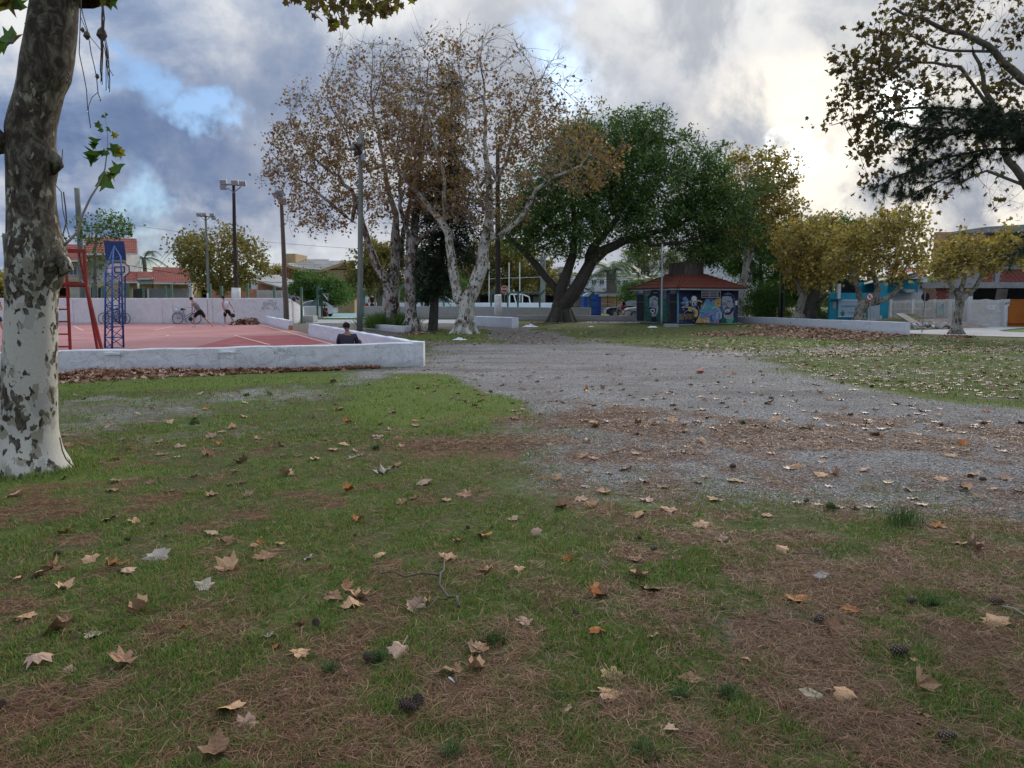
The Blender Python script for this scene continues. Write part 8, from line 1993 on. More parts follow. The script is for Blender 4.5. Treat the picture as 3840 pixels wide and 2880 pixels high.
SH_ = {'flat': [(.05, .05, 1), (.0, .16, 2), (-.14, .05, 3), (.12, -.1, 9), (.2, .1, 10)], 'curled': [(.55, .2, 4), (-.6, .0, 5), (.4, .6, 6), (-.35, .5, 7), (.9, -.2, 11), (-.2, -.5, 12), (.1, .9, 13)]}
LM = {}
for col in DL:
 for sh in SH_:
  LM[col, sh] = []
  for cu, fo, sd_ in SH_[sh]:
   v, f_ = leaf_shape(sd_ * 7 + len(LM), cu, fo); zmin = min(q[2] for q in v)
   mb = MB(); mb.add([(x, y, z - zmin) for x, y, z in v], f_); LM[col, sh].append(mb.mesh('fallen_leaf', DL[col]))
NEAR = [(232, 2135, 48, 'brown', 'curled'), (70, 2170, 40, 'tan', 'curled'), (250, 1990, 50, 'green', 'curled'), (345, 2092, 60, 'tan', 'curled'), (408, 2120, 70, 'green', 'curled'), (470, 2148, 64, 'pink', 'curled'), (595, 2090, 84, 'grey', 'flat'),
 (202, 2125, 60, 'tan', 'curled'), (150, 2155, 50, 'tan', 'curled'), (242, 2208, 66, 'tan', 'curled'), (415, 1945, 56, 'pink', 'flat'), (500, 1950, 50, 'tan', 'flat'), (800, 1995, 50, 'pink', 'curled'), (838, 2025, 56, 'brown', 'curled'), (855, 2130, 88, 'tan', 'curled'),
 (775, 2200, 70, 'grey', 'flat'), (520, 2290, 88, 'tan', 'curled'), (95, 2315, 76, 'tan', 'flat'), (255, 2330, 50, 'brown', 'curled'), (208, 2370, 96, 'tan', 'curled'), (340, 2378, 64, 'grey', 'flat'), (698, 2355, 40, 'rust', 'curled'), (145, 2480, 90, 'pink', 'curled'), (263, 2512, 40, 'pink', 'flat'),
 (870, 2665, 100, 'tan', 'curled'), (910, 2708, 88, 'pink', 'flat'), (1042, 2430, 34, 'rust', 'curled'), (1115, 2452, 76, 'tan', 'flat'), (1135, 2340, 60, 'tan', 'curled'), (1002, 2388, 50, 'grey', 'flat'), (1300, 2205, 60, 'tan', 'curled'), (1245, 2240, 66, 'brown', 'curled'), (1335, 2235, 78, 'tan', 'curled'), (1320, 2270, 76, 'tan', 'curled'),
 (1555, 2275, 70, 'pink', 'curled'), (1600, 2258, 56, 'tan', 'curled'), (1082, 2588, 34, 'pink', 'flat'), (1770, 2505, 74, 'tan', 'curled'), (1810, 2430, 60, 'tan', 'flat'), (1780, 2438, 66, 'pink', 'curled'), (1672, 2525, 64, 'brown', 'curled'), (1710, 2515, 40, 'tan', 'curled'), (1820, 2145, 62, 'tan', 'curled'), (1425, 2085, 48, 'tan', 'curled'), (1680, 2092, 66, 'tan', 'flat'),
 (1822, 2018, 60, 'rust', 'curled'), (1715, 2030, 40, 'tan', 'curled'), (1590, 1812, 66, 'pink', 'curled'), (1675, 1872, 38, 'tan', 'flat'), (1550, 1865, 50, 'brown', 'flat'), (1500, 1878, 50, 'brown', 'flat'), (1345, 1950, 46, 'rust', 'curled'), (1045, 2035, 44, 'tan', 'flat'), (980, 2035, 30, 'rust', 'curled'), (950, 2055, 44, 'brown', 'curled'), (1160, 2095, 44, 'grey', 'flat'),
 (1920, 1950, 50, 'pink', 'flat'), (2010, 2002, 44, 'pink', 'curled'), (2130, 2092, 40, 'rust', 'curled'), (1945, 2142, 40, 'tan', 'curled'), (2392, 2150, 76, 'tan', 'curled'), (2240, 2215, 76, 'rust', 'curled'), (2270, 2235, 60, 'brown', 'curled'), (2380, 2090, 60, 'brown', 'flat'), (2238, 2382, 60, 'rust', 'curled'), (1960, 2335, 64, 'pink', 'flat'), (2448, 2390, 44, 'tan', 'flat'), (2275, 2605, 96, 'tan', 'flat'),
 (2405, 1930, 62, 'tan', 'curled'), (2265, 1837, 60, 'tan', 'flat'), (2220, 1897, 44, 'tan', 'curled'), (2505, 1907, 60, 'tan', 'flat'), (2625, 1958, 62, 'tan', 'flat'), (2435, 1868, 56, 'pink', 'flat'), (2705, 2020, 50, 'pink', 'flat'), (2940, 2060, 50, 'tan', 'curled'), (2118, 1900, 66, 'brown', 'curled'), (2875, 1935, 40, 'tan', 'flat'), (3205, 1902, 46, 'grey', 'flat'), (3510, 1965, 60, 'rust', 'flat'), (3600, 2035, 50, 'tan', 'flat'), (3665, 2045, 66, 'pink', 'curled'), (3535, 1800, 50, 'tan', 'flat'), (3405, 1830, 50, 'pink', 'flat'),
 (3745, 2340, 96, 'tan', 'flat'), (3155, 2608, 84, 'tan', 'curled'), (3435, 2570, 104, 'tan', 'curled'), (2520, 2745, 50, 'pink', 'curled'), (2125, 2665, 50, 'pink', 'flat'), (2800, 2480, 44, 'tan', 'curled'), (3475, 2690, 50, 'brown', 'flat'), (1920, 2660, 44, 'brown', 'flat'), (2610, 2395, 40, 'brown', 'flat'), (3430, 2475, 24, 'tan', 'flat'),
 (2100, 1795, 44, 'tan', 'curled'), (2188, 1708, 50, 'tan', 'flat'), (2225, 1582, 36, 'tan', 'flat'), (2400, 1585, 40, 'tan', 'curled'), (2520, 1570, 44, 'tan', 'flat'), (2630, 1650, 46, 'tan', 'curled'), (2565, 1618, 40, 'tan', 'flat'), (2390, 1628, 36, 'tan', 'flat'), (2763, 1800, 56, 'tan', 'flat'), (2990, 1752, 44, 'tan', 'curled'), (3140, 1772, 44, 'tan', 'curled'), (3240, 1760, 50, 'pink', 'flat'), (3650, 1775, 56, 'tan', 'flat'), (3570, 1710, 44, 'tan', 'flat'),
 (790, 1480, 26, 'rust', 'curled'), (780, 1530, 26, 'rust', 'curled'), (632, 1582, 34, 'tan', 'curled'), (875, 1605, 36, 'tan', 'curled'), (790, 1640, 40, 'pink', 'curled'), (678, 1672, 40, 'pink', 'flat'), (825, 1665, 26, 'rust', 'curled'), (600, 1658, 30, 'brown', 'curled'), (775, 1705, 46, 'brown', 'curled'), (1290, 1665, 40, 'tan', 'flat'), (1250, 1685, 36, 'tan', 'flat'), (1175, 1718, 44, 'tan', 'flat'), (1560, 1575, 30, 'rust', 'flat'), (1500, 1670, 30, 'tan', 'flat'), (835, 1620, 36, 'pink', 'flat'), (1415, 1630, 44, 'pink', 'flat'),
 (3040, 1383, 22, 'rust', 'curled'), (2625, 1388, 20, 'rust', 'curled'), (3330, 1590, 40, 'tan', 'flat'), (2910, 1570, 50, 'tan', 'flat'), (2880, 1508, 44, 'tan', 'flat'), (3290, 1630, 48, 'tan', 'flat')]
LANDMARKS = [  # sx, sy, wording
 (1570, 2215, 'the forked bare twig'), (1545, 2645, 'the pair of pine cones'), (1380, 2475, 'the pine cone amid grass'), (1170, 2335, 'the brown leaf hidden cone'), (3385, 2450, 'the large lone pine cone'), (3560, 2770, 'the grey scaled pine cone'), (3070, 2325, 'the dark open pine cone'),
 (2160, 2302, 'the small round black cone'), (3080, 2165, 'the square grey tile shard'), (3040, 2620, 'the beige flat stone chip'), (130, 1780, 'the big trunk foot'), (400, 2115, 'the upright green and red leaf'), (1585, 1371, 'the low wall corner'), (860, 1400, 'the low wall buttress'), (480, 1410, 'the leaf heap at the low wall'),
 (2420, 1560, 'the needle drifts on gravel'), (3650, 2050, 'the paired pale leaves'), (3400, 1660, 'the green tuft in the gravel'), (3050, 1390, 'the tip of the grassy wedge'), (2480, 1226, 'the thin metal pole'), (1745, 1260, 'the big white forked tree'), (2105, 1215, 'the fig tree roots'), (3402, 1256, 'the right wall end'), (3590, 1256, 'the pavement plane tree'), (2560, 2755, 'the cone by a crumpled leaf'),
 (640, 1580, 'the curled leaf on the mown strip'), (3750, 2340, 'the wide flat pale leaf'), (2275, 2605, 'the starry tan leaf'), (870, 2665, 'the great cupped tan leaf'), (145, 2480, 'the pink folded leaf'), (1590, 1812, 'the upturned pinkish leaf'), (2700, 1800, 'the gravel edge')]
lm_xy = np.array([tuple(G(x, y)[:2]) for x, y, _ in LANDMARKS])
lv = []
for sx, sy, wpx, col, sh in NEAR:
 p = G(sx, sy + wpx * .12); lv.append((p.x, p.y, min(wpx / F * math.hypot(p.y, 1.6) * 1.04, .28), col, sh))
rg = np.random.default_rng(17)
cols = ['tan', 'tan', 'pink', 'brown', 'brown', 'grey', 'rust']
tries = 0
while len(lv) < 245 and tries < 6000:
 tries += 1
 sx, sy = rg.uniform(-50, 3900), 1330 + (2880 - 1330) * rg.random() ** 2.3
 p = G(sx, sy)
 if (p.y > 15.4 and p.x < -1.9 - .44 * (p.y - 18.4)) or (abs(p.x - TRUNK_SPOT[0]) < .5 and abs(p.y - TRUNK_SPOT[1]) < .45): continue
 if min((a[0] - p.x) ** 2 + (a[1] - p.y) ** 2 for a in lv) < .03: continue
 if sy > 1900 and rg.random() < .72: continue
 lv.append((p.x, p.y, rg.uniform(.07, .15), cols[rg.integers(7)], 'flat' if rg.random() < .5 else 'curled'))
CW = {'tan': ('pale tan', 'sandy tan', 'light tan'), 'pink': ('pinkish brown', 'dull pink', 'rosy beige'), 'brown': ('dark brown', 'deep brown', 'chestnut'), 'rust': ('rusty orange', 'orange brown', 'bright rust'), 'grey': ('greyish', 'ashen grey', 'bleached grey'), 'green': ('green and red', 'yellow green', 'red tinged')}
ORD = ['nearest', 'second nearest', 'third nearest', 'fourth nearest', 'fifth nearest', 'sixth nearest', 'seventh nearest', 'eighth nearest', 'ninth nearest', 'tenth nearest', 'eleventh nearest', 'twelfth nearest', 'thirteenth nearest', 'fourteenth nearest', 'fifteenth nearest', 'sixteenth nearest', 'seventeenth nearest', 'eighteenth nearest', 'nineteenth nearest', 'twentieth nearest']
near_of = [int(((lm_xy - np.array([x, y])) ** 2).sum(1).argmin()) for x, y, *_ in lv]
rank = {}
for li in range(len(LANDMARKS)):
 ids = sorted([i for i in range(len(lv)) if near_of[i] == li], key=lambda i: (lv[i][0] - lm_xy[li][0]) ** 2 + (lv[i][1] - lm_xy[li][1]) ** 2)
 cnt = {}
 for i in ids:
  k = (lv[i][3], lv[i][4]); cnt[k] = cnt.get(k, 0) + 1; rank[i] = cnt[k] - 1
for i, (x, y, s, col, sh) in enumerate(lv):
 me = LM[col, sh][i % len(LM[col, sh])]
 o = bpy.data.objects.new('fallen_leaf', me); COL.objects.link(o)
 big = s > .12
 o.location = (x, y, float(gheight(np.array([x]), np.array([y]))[0]) + .006)
 o.rotation_euler = (rg.normal(0, .16 if sh == 'flat' else .35), rg.normal(0, .16 if sh == 'flat' else .35), rg.uniform(0, 2 * PI)); o.scale = (s, s, s * rg.uniform(.7, 1.1))
 tag(o, f"{CW[col][0]} {sh} leaf, {ORD[min(rank[i], 19)]} {LANDMARKS[near_of[i]][2]}", 'fallen leaf', 'fallen plane leaves on the ground')
LT = leafmat('leaf_litter', [(0.0, (0.08, 0.04, 0.028)), (0.35, (0.16, 0.085, 0.055)), (0.65, (0.27, 0.155, 0.10)), (0.88, (0.40, 0.25, 0.165)), (1.0, (0.40, 0.30, 0.22))], .05)
LTR = leafmat('russet_leaf_heap', [(0.0, (0.13, 0.065, 0.042)), (0.4, (0.28, 0.15, 0.10)), (0.75, (0.44, 0.27, 0.185)), (1.0, (0.58, 0.41, 0.30))], .05)
LC = ([(0, -.5, .10), (.22, -.28, .02), (.5, -.15, .14), (.28, .08, 0), (.40, .35, .15), (.1, .28, 0), (0, .55, .12), (-.1, .28, 0), (-.40, .35, .10), (-.28, .08, 0), (-.5, -.15, .16), (-.22, -.28, .02), (0, 0, -.05)], [(12, i, (i + 1) % 12) for i in range(12)])
def litter(name, xy, size, mat, h=0.0, tilt=.3, sd=.25):
 n = len(xy); z = gheight(xy[:, 0], xy[:, 1]) + .01 + h
 me = scatter_mesh(name, LC[0], LC[1], np.stack([xy[:, 0], xy[:, 1], z], -1), size * rg.uniform(1 - sd, 1 + sd, n), mat, R=rot_mats(n, tilt, rg))
 return link(name, me, None, 'stuff')
def px_cloud(pts, n, soft=0.0):
 """places on the ground inside an outline given in photo positions"""
 a = np.array(pts, float); lo, hi = a.min(0), a.max(0); out = []
 while sum(len(o) for o in out) < n:
  q = lo + (hi - lo) * rg.random((n * 2, 2)); m = in_poly(q[:, 0], q[:, 1], pts, 1e-3) > .5; q = q[m]
  out.append(q)
 q = np.concatenate(out)[:n]
 d = np.stack([(q[:, 0] - CX) / F, np.zeros(n), np.zeros(n)], -1); dv = (q[:, 1] - CY) / F
 dz = -SP - dv * CP; t = -CAMH / dz
 return np.stack([(q[:, 0] - CX) / F * t, (CP - dv * SP) * t], -1)
gravel_l = px_cloud([(1600, 1300), (2900, 1330), (3400, 1480), (3840, 1560), (3840, 1640), (2000, 1600), (1450, 1420)], 300)
litter('leaf_litter', px_cloud([(1900, 1600), (3840, 1640), (3840, 1950), (2000, 1830)], 45), .10, LT, 0, .22)
litter('leaf_litter', gravel_l, .11, LT, 0, .22)
litter('leaf_litter', px_cloud([(2850, 1335), (3480, 1300), (3840, 1290), (3840, 1500), (3500, 1480), (3150, 1440)], 750), .10, LT, 0, .25)
litter('leaf_litter', px_cloud([(3250, 1270), (3430, 1262), (3560, 1262), (3840, 1285), (3840, 1320), (3400, 1335), (3000, 1340)], 950), .11, LT, 0, .25)
litter('leaf_litter', px_cloud([(2400, 1290), (2700, 1262), (3400, 1295), (3300, 1330), (2700, 1340)], 700), .12, LT, 0, .2)
litter('leaf_litter', px_cloud([(1960, 1215), (2780, 1222), (2780, 1290), (1960, 1290)], 500), .12, LT, 0, .2)
litter('leaf_litter', px_cloud([(1450, 1250), (1950, 1215), (1980, 1290), (1500, 1300)], 350), .12, LT, 0, .2)
litter('leaf_litter', px_cloud([(300, 1420), (1400, 1400), (1650, 1600), (1000, 1900), (200, 1800)], 90), .09, LT, 0, .25)
def heap_leaves(name, pts, n, hh, size=.13, ret=False):
 """pts: centre line [(x, y, half width)] on the ground"""
 L = [(Vector(a[:2]), Vector(c[:2]), a[2], c[2]) for a, c in zip(pts[:-1], pts[1:])]; ln = np.array([(c - a).length for a, c, *_ in L]); pr_ = ln / ln.sum()
 xy, h = [], []
 for i in range(n):
  a, c, w0, w1 = L[rg.choice(len(L), p=pr_)]; s = rg.random(); p = a.lerp(c, s); d = (c - a).normalized(); u = float(np.clip(rg.normal(0, .75), -2.4, 2.4)); w_ = w0 + (w1 - w0) * s
  xy.append((p.x - d.y * u * w_, p.y + d.x * u * w_)); h.append(max(0, 1 - abs(u)) * hh * (w_ / .45) * rg.random())
 return litter(name, np.array(xy), size, LTR, np.array(h), .6)
tag(heap_leaves('leaf_heap', [(*G(150, 1432)[:2], .35), (*G(350, 1414)[:2], .5), (*G(620, 1405)[:2], .40), (*G(900, 1398)[:2], .2), (*G(1200, 1389)[:2], .10), (*G(1420, 1381)[:2], .05)], 5200, .15), 'long low drift of russet plane leaves raked against the near low wall', 'leaf heap')
tag(heap_leaves('leaf_heap', [(*G(868, 1221)[:2], .2), (*G(915, 1219)[:2], .5), (*G(968, 1219)[:2], .5)], 1500, .45), 'mound of brown leaves in the far corner of the red court', 'leaf heap')
tag(heap_leaves('leaf_heap', [(*G(2820, 1222)[:2], .5), (*G(2900, 1226)[:2], .9), (*G(3060, 1240)[:2], 1.2), (*G(3250, 1256)[:2], .9), (*G(3390, 1262)[:2], .5)], 5200, .06), 'broad drift of red brown leaves along the right low wall', 'leaf heap')
tag(heap_leaves('leaf_heap', [(*G(2640, 1256)[:2], .5), (*G(2850, 1246)[:2], 1.0), (*G(3100, 1268)[:2], 1.1), (*G(3330, 1276)[:2], .6)], 3600, .03), 'loose carpet of russet leaves on the grass right of the kiosk', 'leaf heap')
tag(heap_leaves('leaf_heap', [(*G(3540, 1262)[:2], .4), (*G(3640, 1266)[:2], .4)], 500, .08), 'ring of dead leaves round the foot of the pavement plane tree', 'leaf heap')
tag(heap_leaves('leaf_heap', [(*G(1530, 1254)[:2], .4), (*G(1590, 1250)[:2], .4)], 160, .05), 'few brown leaves gathered by the planter corner', 'leaf heap')
tag(heap_leaves('leaf_heap', [(*G(1980, 1212)[:2], .3), (*G(2350, 1210)[:2], .25)], 500, .04), 'thin line of dark leaves along the knee high grey wall', 'leaf heap')
n = 40000; xy = px_cloud([(1560, 1300), (3000, 1330), (3840, 1560), (3840, 1960), (2000, 1830), (1900, 1600), (1340, 1440)], n)
mats_ = leafmat('gravel_pebbles', [(0, (.10, .095, .09)), (.5, (.235, .225, .22)), (.9, (.36, .345, .335)), (1, (.55, .53, .51))], 0.0, .9)
OCT = ([(1, 0, 0), (-1, 0, 0), (0, 1, 0), (0, -1, 0), (0, 0, .6), (0, 0, -.6)], [(0, 2, 4), (2, 1, 4), (1, 3, 4), (3, 0, 4)])
xy = xy[zones(xy[:, 0], xy[:, 1])[0] < rg.random(n) ** .6 * .85]; n = len(xy)
dist = np.hypot(xy[:, 0], xy[:, 1])
link('gravel', scatter_mesh('gravel', OCT[0], OCT[1], np.stack([xy[:, 0], xy[:, 1], gheight(xy[:, 0], xy[:, 1]) + .003], -1), rg.uniform(.004, .011, n) * (.8 + dist * .04), mats_, R=rot_mats(n, .4, rg)), None, 'stuff')
M['cone_dark'] = pm('pine_cone_dark', (0.07, 0.048, 0.036), (0.11, 0.075, 0.055), 20, .8, bmp=.3)
M['cone_tip'] = pm('pine_cone_scale_tips', (0.34, 0.27, 0.225), (0.20, 0.15, 0.12), 30, .8, bmp=.2)
def cone_meshes(L, W, n=72):
 core, tips = MB(), MB()
 core.lathe([(.002, 0), (W * .32, L * .12), (W * .38, L * .4), (W * .26, L * .75), (.002, L)], (0, 0, 0), 9)
 for i in range(n):
  s = (i + .5) / n; a = i * 2.39996; z = L * s; r = W * .5 * (math.sin(PI * min(1, s * .86 + .16)) ** .6)
  d = Vector((math.cos(a), math.sin(a), .35)).normalized(); sd_ = Vector((-math.sin(a), math.cos(a), 0)); w_ = W * .13 * (1.15 - .5 * s)
  c = Vector((0, 0, z)); e = c + Vector((math.cos(a), math.sin(a), .25)) * r
  core.add([c + sd_ * w_ * .5, c - sd_ * w_ * .5, e - sd_ * w_, e + sd_ * w_, e + Vector((0, 0, -w_ * .7))], [(0, 1, 2, 3), (0, 3, 4), (1, 4, 2), (3, 2, 4)])
  tips.add([e - sd_ * w_ * .85 + Vector((0, 0, w_ * .2)), e + d * w_ * .55 + Vector((0, 0, w_ * .1)), e + sd_ * w_ * .85 + Vector((0, 0, w_ * .2)), e + Vector((0, 0, -w_ * .45)) + d * w_ * .1], [(0, 1, 2), (0, 3, 1), (3, 2, 1)])
 return core.mesh('scales', M['cone_dark']), tips.mesh('scale_tips', M['cone_tip'])
CM = cone_meshes(.085, .05)
for sx, sy, wpx, yaw, lab in ((1528, 2652, 92, .9, 'plump dark pine cone, front one of the touching pair'), (1568, 2635, 84, .2, 'brown pine cone leaning behind the front cone of the pair'), (1380, 2470, 62, .8, 'dark oval pine cone amid the green tufts by the torn leaf'), (1185, 2340, 56, .5, 'brown pine cone touching a pale leaf'),
  (3372, 2445, 78, 1.2, 'large brown pine cone lying alone near the gravelly patch'), (3552, 2768, 76, 1.4, 'grey scaled pine cone, closest to the viewer on the needle bed'), (3072, 2325, 66, 2.4, 'dark ragged open pine cone beside the bare patch'), (2160, 2303, 40, .6, 'small round black pine cone below the rusty leaf pair'),
  (2205, 2246, 34, 1.7, 'tiny grey cone tucked beside the rusty leaf pair'), (2578, 2750, 50, 1.0, 'small grey cone next to a crumpled pink leaf'), (2452, 2060, 34, 1.9, 'little dark cone in long grass above the tan curled leaf'), (2398, 2020, 28, .4, 'tiny brown cone level with the small rusty leaf'), (2710, 2286, 34, 1.2, 'reddish brown squat cone on the needle bed'),
  (3415, 2255, 48, 1.3, 'dark flattened cone near the green tuft'), (3735, 2260, 60, 1.2, 'dark long cone near the edge twig'), (218, 2078, 40, 1.4, 'dark cone above the cupped tan leaves near the big tree'), (572, 1966, 24, 1.0, 'tiny dark cone right of the pale folded leaves'), (622, 2016, 26, .3, 'small black cone beside the grey strip of bark'),
  (480, 2025, 36, 1.2, 'thin dark cone under the pale leaf row'), (1332, 2010, 24, .3, 'black round cone alone in the grass middle'), (1755, 1982, 30, .6, 'small brown cone left of the rusty upright leaf'), (1845, 1980, 22, .2, 'tiny cone just above the rusty upright leaf'), (2748, 1752, 34, .8, 'black cone on the needle drift near the gravel'), (3685, 1800, 34, .7, 'dark cone where gravel meets brown turf'),
  (3118, 1893, 24, .3, 'dark tufted small cone by the dark green sprout'), (3025, 1880, 28, 1.9, 'brown small cone on the brown turf'), (6, 2650, 60, .3, 'grey cone cut by the edge of the view'), (240, 2210, 30, 1.1, 'dark sliver cone under a curled leaf'), (3530, 1595, 22, .5, 'black round cone on the gravel')):
 p = G(sx, sy + wpx * .2); s = wpx / F * math.hypot(p.y, 1.6) / .085 * .80
 t = thing('pine_cone', lab, 'pine cone', (0, 0, 0), 'pine cones on the ground')
 for me, nm in zip(CM, ('scales', 'scale_tips')):
  o = bpy.data.objects.new(nm, me); COL.objects.link(o); o.parent = t
 t.rotation_euler = (PI / 2 - .12, 0, yaw); t.scale = (s, s, s)
 dvec = Matrix.Rotation(yaw, 3, 'Z') @ Vector((0, -1, 0))
 t.location = Vector((p.x, p.y, .024 * s + .004)) - dvec * .04 * s
FT = thing('fallen_twig', 'bare forked twig lying on the grass with a long side arm', 'twig', G(1640, 2230))
def gt(pts, r0, r1, hz=.02):
 q = [G(x, y) + Vector((0, 0, hz + .02 * (k % 2))) for k, (x, y) in enumerate(pts)]
 part('stem', MB().tube(q, list(np.linspace(r0, r1, len(q))), 6), M['twig_dark'], FT, True)
gt([(1718, 2298), (1712, 2275), (1680, 2262), (1655, 2240), (1648, 2215), (1652, 2185), (1664, 2160), (1668, 2110)], .009, .005, .035); gt([(1650, 2185), (1585, 2190), (1520, 2192), (1470, 2184), (1428, 2180), (1422, 2160)], .007, .0035, .045)
gt([(1680, 2262), (1640, 2270), (1605, 2295), (1560, 2310)], .005, .0025); gt([(1585, 2190), (1590, 2205), (1625, 2222)], .0025, .0012)
solo('twig', MB().tube([G(3760, 2288) + Vector((0, 0, .02)), G(3800, 2302) + Vector((0, 0, .03)), G(3850, 2325) + Vector((0, 0, .02))], [.006, .005, .004], 6), M['twig'], 'pale stick entering at the edge beside the long dark cone', 'twig')
solo('twig', MB().tube([G(2980, 2080) + Vector((0, 0, .01)), G(3040, 2088) + Vector((0, 0, .02)), G(3090, 2083) + Vector((0, 0, .01))], [.004, .004, .003], 5), M['twig_dark'], 'thin dark stick on brown turf above the square tile shard', 'twig')
def shard(pts, h, mat, lab, name, cat):
 solo(name, MB().prism([G(x, y) + Vector((0, 0, .006)) for x, y in pts], (0, 0, h)), mat, lab, cat)
shard([(3046, 2166), (3078, 2153), (3112, 2162), (3092, 2180), (3060, 2178)], .012, M['path'], 'square grey tile shard lying flat on the lawn', 'tile_shard', 'tile')
shard([(2992, 2600), (3030, 2594), (3085, 2622), (3080, 2636), (3030, 2638)], .014, pm('beige_stone', (0.42, 0.36, 0.25), (0.36, 0.31, 0.21), 30, .9), 'flat beige stone chip beside the cupped tan leaf', 'stone_chip', 'stone')
shard([(2616, 1391), (2636, 1390), (2637, 1399), (2617, 1400)], .05, bpy.data.materials['hollow_red_brick'], 'small red brick piece standing on the gravel', 'brick_piece', 'brick')
def crumple(c, s, mat, lab, name='crumpled_paper', cat='litter'):
 mb = MB(); r = np.random.default_rng(int(abs(c.x) * 100)); n = 9; vs_ = [(c.x + s * (i / (n - 1) - .5) * 1.6, c.y + s * (j / (n - 1) - .5) * 1.2, .01 + s * .35 * r.random() * math.sin(PI * i / (n - 1)) * math.sin(PI * j / (n - 1)) + .01) for j in range(n) for i in range(n)]
 mb.add(vs_, [(j * n + i, j * n + i + 1, (j + 1) * n + i + 1, (j + 1) * n + i) for j in range(n - 1) for i in range(n - 1)]); solo(name, mb, mat, lab, cat)
crumple(G(1988, 1227), .55, CL['white'], 'crumpled white plastic sheet on the grass near the fig tree', 'plastic_sheet'); crumple(G(1724, 1276), .35, CL['white'], 'small white crumpled bag on the grass below the white tree')
crumple(G(2447, 1229), .35, CL['white'], 'white scrap of paper beside the thin metal pole'); crumple(G(880, 1213) + Vector((.5, -.9, 0)), .4, CL['white'], 'white paper scrap at the leaf mound edge on the court')
crumple(G(2217, 1227), .2, CL['white'], 'tiny white scrap on the grass between the fig tree and kiosk');
solo('white_peel', MB().tube([G(1683, 2558) + Vector((0, 0, .02)), G(1690, 2570) + Vector((0, 0, .03)), G(1705, 2576) + Vector((0, 0, .02))], [.003, .0045, .002], 5), CL['white'], 'curved white peel strip below the brown folded leaf', 'litter')
def tuft(sx, sy, wpx, lab, i):
 c = G(sx, sy + wpx * .3); n = 170; s = wpx / F * math.hypot(c.y, 1.6)
 x = c.x + rg.normal(0, s * .22, n); y = c.y + rg.normal(0, s * .22, n)
 me = scatter_mesh('grass_tuft', BLT[0], BLT[1], np.stack([x, y, np.full(n, .0)], -1), np.stack([np.full(n, .0026 * (1 + c.y * .1)), rg.uniform(.02, .06, n), rg.uniform(.4, .75, n) * s * .8], -1), M['tuftm'], tilt=.42, rng=rg)
 tag(link('grass_tuft', me), lab, 'grass tuft', 'dark grass tufts in the lawn')
BLT = ([(-.5, 0, 0), (.5, 0, 0), (.36, 0.3, .55), (-.36, 0.3, .55), (0, .9, 1.0)], [(0, 1, 2), (0, 2, 3), (3, 2, 4)])
M['tuftm'] = leafmat('dark_tuft_grass', [(0, (.02, .05, .015)), (.6, (.05, .11, .03)), (1, (.12, .18, .05))], .2)
for i, (x, y, w_, lab) in enumerate(((1850, 2380, 110, 'dark grass tuft right of the cupped pair of leaves'), (1240, 2500, 60, 'olive tuft left of the oval pine cone'), (1420, 2455, 70, 'dark tuft touching the oval pine cone'), (2735, 2585, 90, 'bright dark green tuft between the starry leaf and stone chip'), (2550, 2600, 60, 'small dark tuft right of the starry tan leaf'), (2085, 2610, 60, 'dark tuft left of the starry tan leaf'),
  (2410, 2810, 110, 'large olive tuft at the bottom of the needle bed'), (1690, 2810, 90, 'dark tuft at the bottom below the pine cone pair'), (3115, 1893, 46, 'small black green sprout on the brown turf'), (3490, 2252, 60, 'blue green tuft near the flattened cone'), (3380, 1920, 150, 'bright green spreading tuft at the gravel border'), (1410, 1675, 40, 'dark tuft by the scattered tan leaves'), (730, 1580, 40, 'dark tuft on the mown strip, nearest the rusty leaf'),
  (925, 1478, 26, 'tiny dark tuft on the grey gravel strip'), (120, 1640, 30, 'dark tuft touching the trunk side'), (2785, 1582, 26, 'lone green sprout standing on the gravel'))): tuft(x, y, w_, lab, i)
def sub(f,prs):
 s=open(f).read()
 for a,b in prs:
  if a not in s: print('MISSING',f,a[:80])
  s=s.replace(a,b)
 open(f,'w').write(s)
M['grass'] = leafmat('grass_blades', [(0.0, (0.04, 0.08, 0.015)), (0.35, (0.085, 0.185, 0.032)), (0.6, (0.155, 0.28, 0.05)), (0.8, (0.23, 0.22, 0.07)), (1.0, (0.36, 0.27, 0.14))], 0.25)
M['moss_grass'] = leafmat('lush_grass_blades', [(0.0, (0.09, 0.15, 0.025)), (0.5, (0.17, 0.27, 0.045)), (1.0, (0.28, 0.35, 0.08))], 0.25)
M['needles'] = leafmat('dry_pine_needles', [(0.0, (0.06, 0.027, 0.015)), (0.4, (0.14, 0.066, 0.034)), (0.75, (0.25, 0.13, 0.068)), (1.0, (0.44, 0.28, 0.16))], 0.05, 0.6)
BL = [(-.5, 0, 0), (.5, 0, 0), (.36, 0.10, .55), (-.36, 0.10, .55), (0, 0.42, 1.0)]
BLF = [(0, 1, 2), (0, 2, 3), (3, 2, 4)]
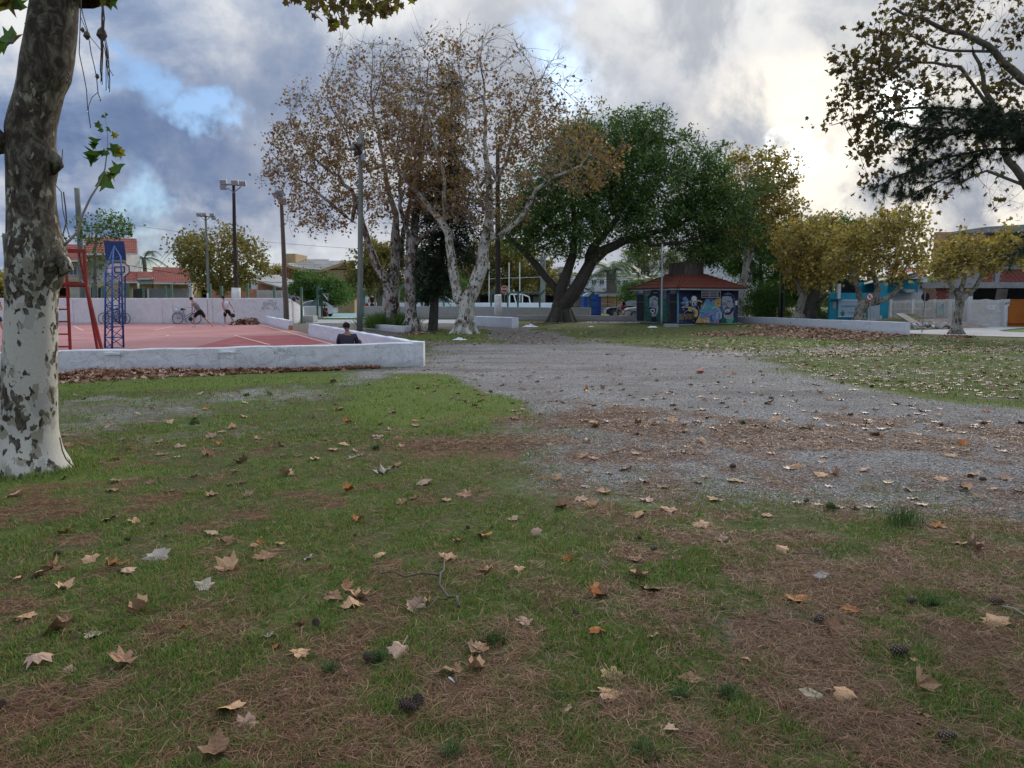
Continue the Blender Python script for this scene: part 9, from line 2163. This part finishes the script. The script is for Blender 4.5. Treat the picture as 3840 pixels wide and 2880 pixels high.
def blades(name, n, ymin, ymax, k, hgt, wid, mat, lush=False):
 x, y = sample_near(n, ymin, ymax, k)
 g, nd, d, mo = zones(x, y)
 cl = fbm(x * 3.5, y * 3.5, 3, 101) * 0.6 + fbm(x * 11, y * 11, 2, 7) * 0.4
 p = g * np.clip((cl - 0.37 - 0.10 * nd) * 6, 0.10, 1) * (1 - 0.30 * nd)
 p = p * (mo > 0.3) if lush else p * (1 - 0.6 * mo)
 keep = RNG.random(n) < p
 keep &= ~((y > 15.2 + .17 * (x + 9)) & (y > 15.5) & (x < -2.0 - .44 * (y - 18)))
 x, y, cl = x[keep], y[keep], cl[keep]
 if ymin < 3:      # longer growth round the foot of the big tree
  k2 = 9000; a = RNG.uniform(0, 2 * PI, k2); r_ = .26 + np.abs(RNG.normal(0, .16, k2)); x = np.append(x, TRUNK_SPOT[0] - .05 + r_ * np.cos(a) * 1.1); y = np.append(y, TRUNK_SPOT[1] + r_ * np.sin(a)); cl = np.append(cl, RNG.uniform(.5, 1.5, k2))
 m = len(x)
 h = hgt * RNG.uniform(0.45, 1.35, m) * (0.6 + 0.9 * cl) * (1 + y * 0.03)
 wd = wid * RNG.uniform(0.7, 1.3, m) * (1 + y * 0.20)
 pos = np.stack([x, y, gheight(x, y) - 0.003], -1)
 scatter_mesh_o = scatter_mesh(name, BL, BLF, pos, np.stack([wd, h * RNG.uniform(0.3, 2.0, m), h], -1), mat, tilt=0.35)
 link(name, scatter_mesh_o, None, 'stuff')
blades('short_grass', 430000, 2.3, 9.5, 1.5, 0.025, 0.0021, M['grass'])
blades('short_grass', 130000, 9.0, 30, 1.3, 0.030, 0.0030, M['grass'])
blades('mossy_grass', 60000, 7.0, 30, 1.3, 0.026, 0.0034, M['moss_grass'], True)
def needles(n, ymin, ymax, k, wid):
 x, y = sample_near(n, ymin, ymax, k)
 g, nd, d, mo = zones(x, y)
 keep = RNG.random(n) < np.clip(nd * 0.9 + 0.16 * g * (y < 9), 0, 1) * (1 - .8 * mo)
 x, y = x[keep], y[keep]; m = len(x)
 L = RNG.uniform(0.05, 0.12, m); a = RNG.uniform(0, 2 * PI, m); cv = RNG.normal(0, 0.16, m)
 wd = wid * (1 + 0.16 * y)
 t = np.array([-.5, -.17, .17, .5])
 dx, dy = np.cos(a), np.sin(a)
 lift = RNG.uniform(0.003, 0.022, m); sl = RNG.normal(0, 0.09, m)
 V = np.zeros((m, 8, 3))
 for i in range(4):
  s_ = t[i]; off = cv * L * (s_ * s_ * 4 - .5)
  cx = x + dx * L * s_ - dy * off; cy = y + dy * L * s_ + dx * off
  cz = gheight(x, y) + lift + np.maximum(sl * L * s_ * 2, -lift)
  ww = wd * (0.5 if i in (0, 3) else 0.9)
  V[:, i * 2] = np.stack([cx - dy * ww, cy + dx * ww, cz], -1)
  V[:, i * 2 + 1] = np.stack([cx + dy * ww, cy - dx * ww, cz + ww * 0.6], -1)
 q = np.array([(0, 1, 3, 2), (2, 3, 5, 4), (4, 5, 7, 6)])
 Fc = (q[None] + (np.arange(m) * 8)[:, None, None]).reshape(-1, 4)
 link('pine_needles', big_mesh('pine_needles', V.reshape(-1, 3), Fc, M['needles']), None, 'stuff')
needles(190000, 2.3, 8.5, 1.5, 0.00066)
needles(90000, 8.0, 18, 1.4, 0.0012)
